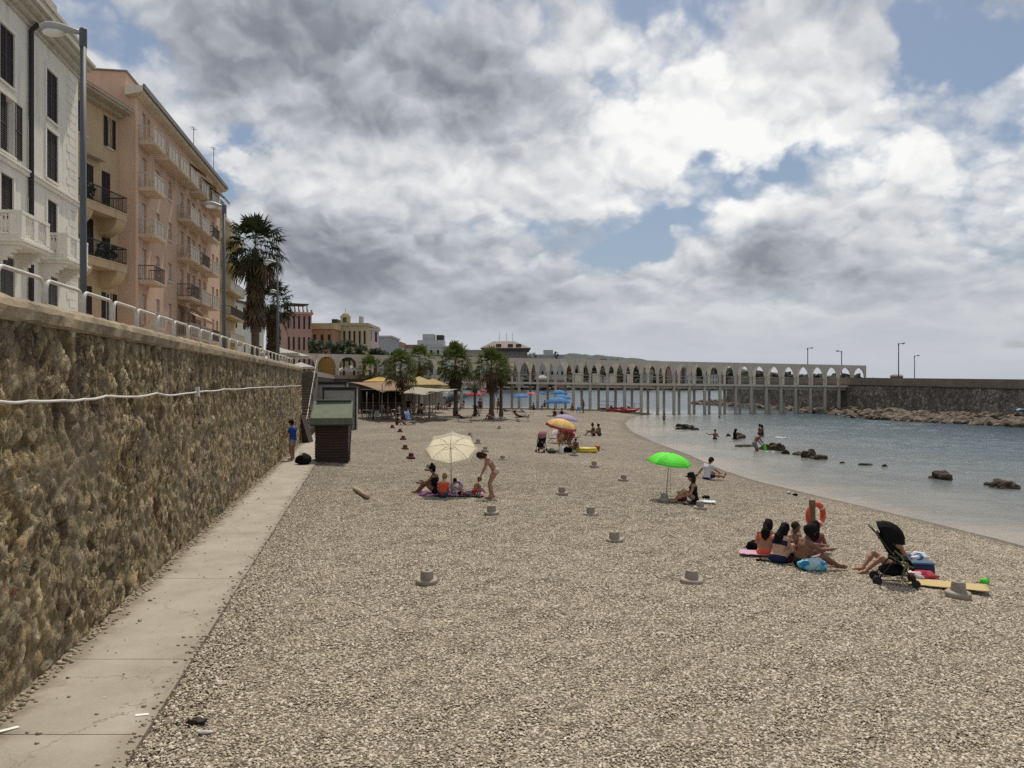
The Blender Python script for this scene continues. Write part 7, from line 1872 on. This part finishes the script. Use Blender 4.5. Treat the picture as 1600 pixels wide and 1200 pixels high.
palm_at('thick fan palm, left of the twin trunks right of centre', 768, 655, 551, 64, nleaf=62, skirt=50, trunk=.24, dark=False, sk=.7)
palm_at('fan palm with a pale trunk, right of the twin trunks', 783, 653, 560, 48, nleaf=48, skirt=36, trunk=.18, sk=.6)
palm_at('low fan palm behind the shed and tan sail', 578, 640, 560, 50, nleaf=34, skirt=4, trunk=.22)
palm_at('short fan palm tuft beside the right of the twin palms', 742, 650, 590, 30, nleaf=22, skirt=12, trunk=.15)
def palm_prom(label, px, Y, pyt, pw, **k):
    c = PX(px, Y); top = EYE-(pyt-HOR)/F*Y; cr = pw/2/F*Y
    return palm(label, (c.x, c.y, 4.28), top-4.28-cr*.8, cr, group='tall palms on the promenade', dark=True, **k)
palm_prom('tallest fan palm on the promenade with a shaggy brown skirt', 399, 60, 349, 100, nleaf=84, skirt=150, trunk=.34, dead=.22, sk=1.9, up=148)
palm_prom('shorter fan palm right behind the tallest promenade palm', 427, 66, 448, 70, nleaf=66, skirt=130, trunk=.34, dead=.22, sk=1.7, up=145)
# leafy trees along the top of the arcade
LF = mat('tree_leaf', (.034, .058, .022), var=.5, scale=1.5, rough=.6, transl=.2); BK = mat('tree_bark', (.07, .05, .035), var=.3, bump=.5)
def tree(label, px, Y, pyt, pyb, pw, seed, name='broadleaf_tree', group='trees above the arcade', z0=4.28):
    rnd = random.Random(seed); c = PX(px, Y); zt = EYE-(pyt-HOR)/F*Y; w = pw/2/F*Y; t = thing(name, label, 'tree', (c.x, c.y, z0), 0, group); H = zt-z0
    mb = MB(); mb.tube([(0, 0, -.2), (.05, 0, H*.35), (.0, .05, H*.6)], [.2, .15, .1], 8)
    for k in range(5): a = k*1.3+seed; mb.tube([(.03, 0, H*.35), (w*.5*math.cos(a), w*.5*math.sin(a), H*.62)], [.09, .03], 6)
    mb.build('trunk', BK, t, smooth=True); mb = MB(); cl = [(rnd.uniform(-.75, .75)*w, rnd.uniform(-.6, .6)*w, H*rnd.uniform(.45, .9)) for _ in range(11)]
    for (x, y, z) in cl:
        rr = w*rnd.uniform(.28, .46)
        for _ in range(150):
            d = Vector((rnd.gauss(0, 1), rnd.gauss(0, 1), rnd.gauss(0, .8))).normalized()*rr*rnd.random()**.4; p_ = Vector((x, y, z))+d
            a = Vector((rnd.gauss(0, 1), rnd.gauss(0, 1), rnd.gauss(0, .5))).normalized(); b = a.orthogonal().normalized(); s = rnd.uniform(.10, .22)
            mb.add([p_-a*s, p_-b*s*.4, p_+a*s, p_+b*s*.4], [(0, 1, 2, 3)])
    mb.build('crown', LF, t)
    return t
for i, (px, w, yt, lab) in enumerate([(497, 36, 525, 'leafy tree above the arcade in front of the dusky pink house, first on the left'), (520, 32, 529, 'leafy tree above the ochre filled arch'), (537, 28, 529, 'smaller leafy tree below the bell turret'), (553, 30, 533, 'leafy tree below the middle of the yellow building'), (568, 28, 535, 'leafy tree below the right of the yellow building'), (585, 28, 538, 'low leafy tree below the mauve house'), (601, 28, 541, 'low leafy tree below the grey flat building'), (617, 18, 544, 'small leafy tree right of the grey flat building'), (832, 16, 549, 'dark round tree right of the brown roofed building')]):
    if px < 800: tree(lab, px, 113+i*.8, yt, 552, w, 3+i*7)
    else: tree(lab, px, 418, yt, 560, w, 3+i*7, z0=9.)
tree('tiny round tree on the skyline beside the villa roof hut', 869, 428, 547, 556, 7, 91, z0=13)
tree('dark bushy tree behind the middle arches left of the twin palms', 672, 160, 548, 590, 40, 55, z0=4.28); 
# ================================================================ the people
random.seed(9)
C_ = {k: cloth(k, v) for k, v in dict(blue=(.025, .085, .34), mauvegrey=(.33, .27, .29), black=(.012, .012, .014), orange=(.62, .10, .045), denim=(.035, .06, .11), pinkwhite=(.48, .36, .34), white=(.60, .60, .60), navy=(.018, .028, .075), neon=(.72, .13, .07), red=(.36, .04, .04), grey=(.20, .21, .22), teal=(.03, .14, .17), pink=(.50, .20, .20), towel=(.55, .40, .28), olive=(.06, .065, .03), plum=(.14, .05, .07)).items()}
qm = F*(EYE-.035)/(719-HOR)
person('man in a royal blue shirt and pale shorts standing by the stone wall', (PX(458, qm).x, qm, .035), R(78), 'stand', 1.03, 'tan', 'm', ('black', 'short'), [('shirt', C_['blue']), ('shorts', C_['mauvegrey'], .6)], .016, hd=(0, .28, 1), lh=(-.12, .40, 1.02), rh=(.14, .36, .98))
person('woman in a pale pink bikini stooping beside the cream umbrella', gx(768, 779), R(98), 'bend', 1.0, 'tan', 'f', ('brown', 'bob'), [('bikini_top', C_['pinkwhite']), ('bikini_bottom', C_['pinkwhite'])], .015, pel=(0, -.12, .86), spine=(0, .55, .84), hd=(0, .95, .35), lh=(-.16, .44, .50), rh=(.14, .34, .62), lf=(-.08, .04, .05), rf=(.09, -.06, .05))
person('dark haired mother sitting with raised knees at the left under the cream umbrella', gx(681, 772), R(72), 'sit_up', 1.0, 'dark', 'f', ('black', 'bun'), [('swimsuit', C_['black'])], .015, hd=(0, .25, 1))
person('blond child in a bright orange vest sitting with back turned under the cream umbrella', gx(692, 778, .01), R(-12), 'cross', .80, 'fair', 'm', ('blond', 'short'), [('vest', C_['orange']), ('shorts', C_['denim'], .7)], .014, hd=(.15, .2, 1))
person('small dark haired child in a pale top lying behind the blue ball under the umbrella', gx(716, 775, .01), R(-95), 'sit_legs', .62, 'tan', 'f', ('black', 'short'), [('vest', C_['white']), ('shorts', C_['black'], .4)], .014, spine=(0, -.5, 1))
person('bare backed toddler crouching at the right end of the patterned blanket', gx(742, 777, .01), R(-75), 'crouch', .60, 'tan', 'm', ('black', 'short'), [('shorts', C_['red'], .4)], .014)
# yellow umbrella group
person('child wrapped in an orange and white towel in front of the yellow umbrella pole', gx(876, 703), R(175), 'stand', .62, 'dark', 'f', ('brown', 'short'), [('towel', pattern_mat('towel_orange_white', [(.50, .16, .08), (.58, .50, .42), (.42, .25, .10)], 9))], .018)
person('tanned adult leaning over a child under the yellow umbrella, white cap', gx(892, 702), R(120), 'bend', .98, 'dark', 'f', ('brown', 'short'), [('swimsuit', C_['red'])], .019, hat=cloth('capwhite', (.6, .58, .52)), pel=(0, -.1, .8), spine=(0, .5, .9))
person('bare chested child held in front of the adult under the yellow umbrella', gx(900, 706), R(170), 'crouch', .70, 'dark', 'm', ('black', 'short'), [('shorts', C_['red'], .5)], .019)
person('adult sitting in the red folding chair under the yellow umbrella', gx(884, 692.5, -.05), R(185), 'chair', .95, 'dark', 'f', ('black', 'bob'), [('swimsuit', C_['red'])], .022, pel=(0, -.08, .36), lf=(-.12, .5, .05), rf=(.12, .5, .05))
person('left of the two sunbathers sitting close together on the bare pebbles', gx(928, 681), R(75), 'sit_up', 1.0, 'dark', 'f', ('black', 'bun'), [('bikini_top', C_['black']), ('bikini_bottom', C_['black'])], .022)
person('right of the two sunbathers sitting close together on the bare pebbles', gx(937, 681), R(110), 'sit_up', 1.0, 'dark', 'm', ('black', 'short'), [('shorts', C_['plum'], .5)], .022, hd=(-.2, .3, 1))
# lime umbrella
person('woman in a black swimsuit and black hat sitting by the lime green umbrella', gx(1086, 786), R(80), 'sit_up', .98, 'tan', 'f', ('brown', 'bob'), [('swimsuit', C_['black'])], .014, hat=cloth('hatblack', (.012, .012, .013)), lh=(-.2, .40, .22), rh=(.16, .42, .3))
person('man in a white T shirt sitting at the water edge leaning on one arm', gx(1104, 749), R(-62), 'sit_legs', 1.02, 'tan', 'm', ('brown', 'short'), [('shirt', C_['white']), ('shorts', C_['navy'], .75)], .015, spine=(0, .22, 1), hd=(.25, .5, 1), lh=(-.52, -.08, .06), rh=(.20, .58, .22), lf=(-.10, .75, .05), rf=(.12, .86, .05))
# girls
GG = 'friends sitting around the lifebuoy post'
person('girl in a neon orange bikini with long black hair, back turned', gx(1196, 870), R(-24), 'sit_up', .86, 'tan', 'f', ('black', 'long'), [('bikini_top', C_['neon']), ('bikini_bottom', C_['neon'])], .014, GG, spine=(0, .32, 1), hd=(.25, .55, 1))
person('girl in a navy blue bikini with long hair sitting beside the dark red bag', gx(1215, 880), R(-48), 'sit_up', .90, 'fair', 'f', ('black', 'long'), [('bikini_top', C_['navy']), ('bikini_bottom', C_['navy'])], .014, GG, spine=(0, .30, 1), hd=(.2, .6, 1), lh=(-.1, .45, .30), rh=(.16, .46, .26))
person('bronzed boy with curly dark hair sitting right behind the turquoise bag', gx(1252, 888), R(-80), 'sit_up', .93, 'dark', 'm', ('black', 'curly'), [('shorts', C_['black'], .45)], .014, GG, spine=(0, .22, 1), hd=(.25, .4, 1), lh=(-.20, .62, .42), rh=(.12, .60, .40), lf=(-.12, .72, .05), rf=(.16, .74, .05))
person('girl with long black hair sitting in front of the lifebuoy post', gx(1273, 871), R(-25), 'sit_up', .84, 'dark', 'f', ('black', 'long'), [('swimsuit', C_['plum'])], .014, GG, spine=(0, .3, 1), hd=(0, .5, 1))
person('tanned person sitting between the navy bikini girl and the curly haired boy', gx(1238, 872), R(-150), 'sit_up', .82, 'dark', 'm', ('brown', 'short'), [('shorts', C_['navy'], .5)], .014, GG)
# stroller
person('sunbather sitting behind the black stroller with bent tanned legs showing', gx(1396, 895), R(94), 'sit_up', .95, 'tan', 'f', ('brown', 'short'), [('swimsuit', C_['black'])], .015, spine=(0, -.12, 1), lh=(-.22, -.12, .06), rh=(.22, -.12, .06), lf=(-.12, .66, .05), rf=(.12, .60, .05))
# in the water
def wpt(px, py, z): x, y = seapt(px, py); return (x, y, z)
person('child standing ankle deep at the shore near the pier', wpt(1037.5, 662, -1.05), R(-160), 'stand', .68, 'dark', 'm', ('black', 'curly'), [('shorts', C_['navy'], .6)], .02, lh=(-.22, .2, 1.2), rh=(.2, .1, .95))
person('bather standing waist deep with an arm stretched to the left', wpt(1117, 687, -1.82), R(-170), 'stand', .95, 'dark', 'm', ('black', 'short'), [('shorts', C_['black'], .5)], .02, rh=(.7, .05, 1.36), lh=(-.25, .25, 1.12))
person('woman with thick long black hair sitting in the sea beside a brown rock', wpt(1148, 686, -1.12), R(-60), 'sit_up', 1.0, 'dark', 'f', ('black', 'long'), [('swimsuit', C_['black'])], .02)
person('left one of the embracing pair standing in the sea', wpt(1186.3, 681, -1.72), R(-100), 'stand', 1.0, 'dark', 'm', ('black', 'short'), [('shorts', C_['black'], .5)], .02, lh=(-.1, .3, 1.2), rh=(.1, .32, 1.25))
person('right one of the embracing pair standing in the sea', wpt(1191.2, 681, -1.74), R(85), 'stand', .97, 'dark', 'f', ('black', 'bob'), [('swimsuit', C_['black'])], .02, lh=(-.12, .3, 1.3), rh=(.1, .3, 1.3))
pq = wpt(1181, 705, -1.36); person('bather in grey shorts stooping knee deep over the brown rocks', pq, R(-82), 'bend', 1.03, 'dark', 'm', ('brown', 'short'), [('shorts', C_['grey'], .8)], .017, spine=(0, .5, .86), hd=(0, .8, .6), lh=(-.15, .5, .62), rh=(.15, .52, .66))
t = thing('landing_net', 'bright green landing net held by the stooping bather', 'net', (pq[0]+.50, pq[1]-.12, -.66)); mb = MB(); mb.blob((.05, 0, -.12), (.10, .08, .20), 2, .2, 2, 4); mb.build('net', mat('net_green', (.10, .72, .05)), t, smooth=True); MB().tube([(-.02, 0, .02), (.05, 0, .1), (.12, 0, -.25)], .012, 6).build('handle', IRON, t)
person('swimmer with only head and shoulders above water near the pier', wpt(1124, 653.5, -2.38), R(160), 'stand', 1.0, 'dark', 'm', ('black', 'short'), [('shorts', C_['black'], .5)], .02)
# beach bar and far beach
FB = 'people at the beach bar'
def P_(px, py, rz, pose, lab, wear, hair=('black', 'short'), sex='f', S=1., skin='dark', dz=0., **k):
    person(lab, gx(px, py, dz), R(rz), pose, S, skin, sex, hair, wear, .028, FB, **k)
P_(722, 659, -82, 'lounge', 'bather reclining on the dark lounger right of the bushy palm', [('swimsuit', C_['black'])])
P_(812, 657, -82, 'lounge', 'bather reclining with an arm raised on the plum lounger', [('shorts', C_['black'], .5)], sex='m', lh=(-.5, -.2, 1.15))
P_(647, 662, 120, 'sit_legs', 'bather sitting on the pebbles next to the bright blue deck chair', [('swimsuit', C_['teal'])], skin='tan')
P_(620, 664, -70, 'sit_up', 'bather sitting low at the foot of the slim trunked palm', [('swimsuit', C_['plum'])])
P_(646, 649, 160, 'chair', 'guest in a pink top sitting at a bar table under the white sail', [('shirt', C_['pink']), ('shorts', C_['black'])], skin='tan')
P_(658, 650, 40, 'chair', 'guest in a salmon top beside the pink one under the white sail', [('shirt', cloth('salmon', (.55, .25, .2))), ('shorts', C_['denim'])], ('brown', 'bob'), skin='tan')
P_(585, 651, 100, 'chair', 'guest in black sitting at the left of the beach bar', [('shirt', C_['black']), ('shorts', C_['denim'])], sex='m')
P_(604, 652, -90, 'chair', 'guest in plum sitting in the middle of the beach bar', [('shirt', C_['plum']), ('shorts', C_['black'])], ('black', 'long'))
P_(623, 651, 90, 'chair', 'guest in white sitting left of the slim trunked palm', [('shirt', C_['white']), ('shorts', C_['black'])], ('brown', 'short'), 'm')
P_(638, 646, 180, 'stand', 'waiter in black standing behind the slim trunked palm', [('shirt', C_['black']), ('shorts', C_['black'], .7)], sex='m')
P_(694, 641, -80, 'stand', 'woman in a pale wrap standing left of the bushy palm trunk', [('dress', C_['pinkwhite'])], ('black', 'bun'), skin='tan', S=.98)
P_(684, 641, -60, 'sit_up', 'bather sitting on the ground left of the standing woman', [('swimsuit', C_['plum'])])
P_(715, 644, 90, 'chair', 'person in white seated behind the bushy palm trunk', [('shirt', C_['white']), ('shorts', C_['grey'])], ('brown', 'short'))
P_(724, 642, 120, 'chair', 'person in pale pink seated right of the bushy palm trunk', [('dress', C_['pinkwhite'])], ('black', 'long'))
P_(703, 641, 60, 'chair', 'person in plum seated at the bushy palm', [('shirt', C_['plum']), ('shorts', C_['black'])])
P_(750, 646, 170, 'stand', 'person in dark clothes standing below the dark red umbrella', [('shirt', C_['plum']), ('shorts', C_['black'], .7)], sex='m')
P_(779, 645, 160, 'stand', 'bather standing behind the right twin palm', [('bikini_top', C_['red']), ('bikini_bottom', C_['red'])], ('brown', 'short'))
P_(790, 647, -80, 'lounge', 'bather on the white lounger right of the twin palms', [('swimsuit', C_['plum'])])
P_(834, 640, 150, 'sit_up', 'bather sitting under the faded red umbrella', [('swimsuit', C_['plum'])])
P_(851, 641, 120, 'chair', 'bather in olive seated left of the three blue umbrellas', [('shirt', C_['olive']), ('shorts', C_['olive'])], sex='m')
P_(866, 651, -170, 'sit_up', 'bather in the shade of the nearest blue umbrella, left one', [('swimsuit', C_['black'])])
P_(878, 651, 160, 'sit_legs', 'bather in the shade of the nearest blue umbrella, right one', [('swimsuit', C_['navy'])])
P_(895, 643, 150, 'crouch', 'bather crouching right of the three blue umbrellas', [('swimsuit', C_['red'])])
P_(912, 645, 100, 'stand', 'broad bather standing beside the small blue chair near the pier', [('swimsuit', C_['plum'])], ('grey', 'short'), S=1.03, lh=(-.2, .3, 1.0), rh=(.2, .3, 1.0))
P_(766, 655, 30, 'sit_up', 'bather leaning against the left twin palm trunk', [('swimsuit', C_['red'])], ('brown', 'short'))
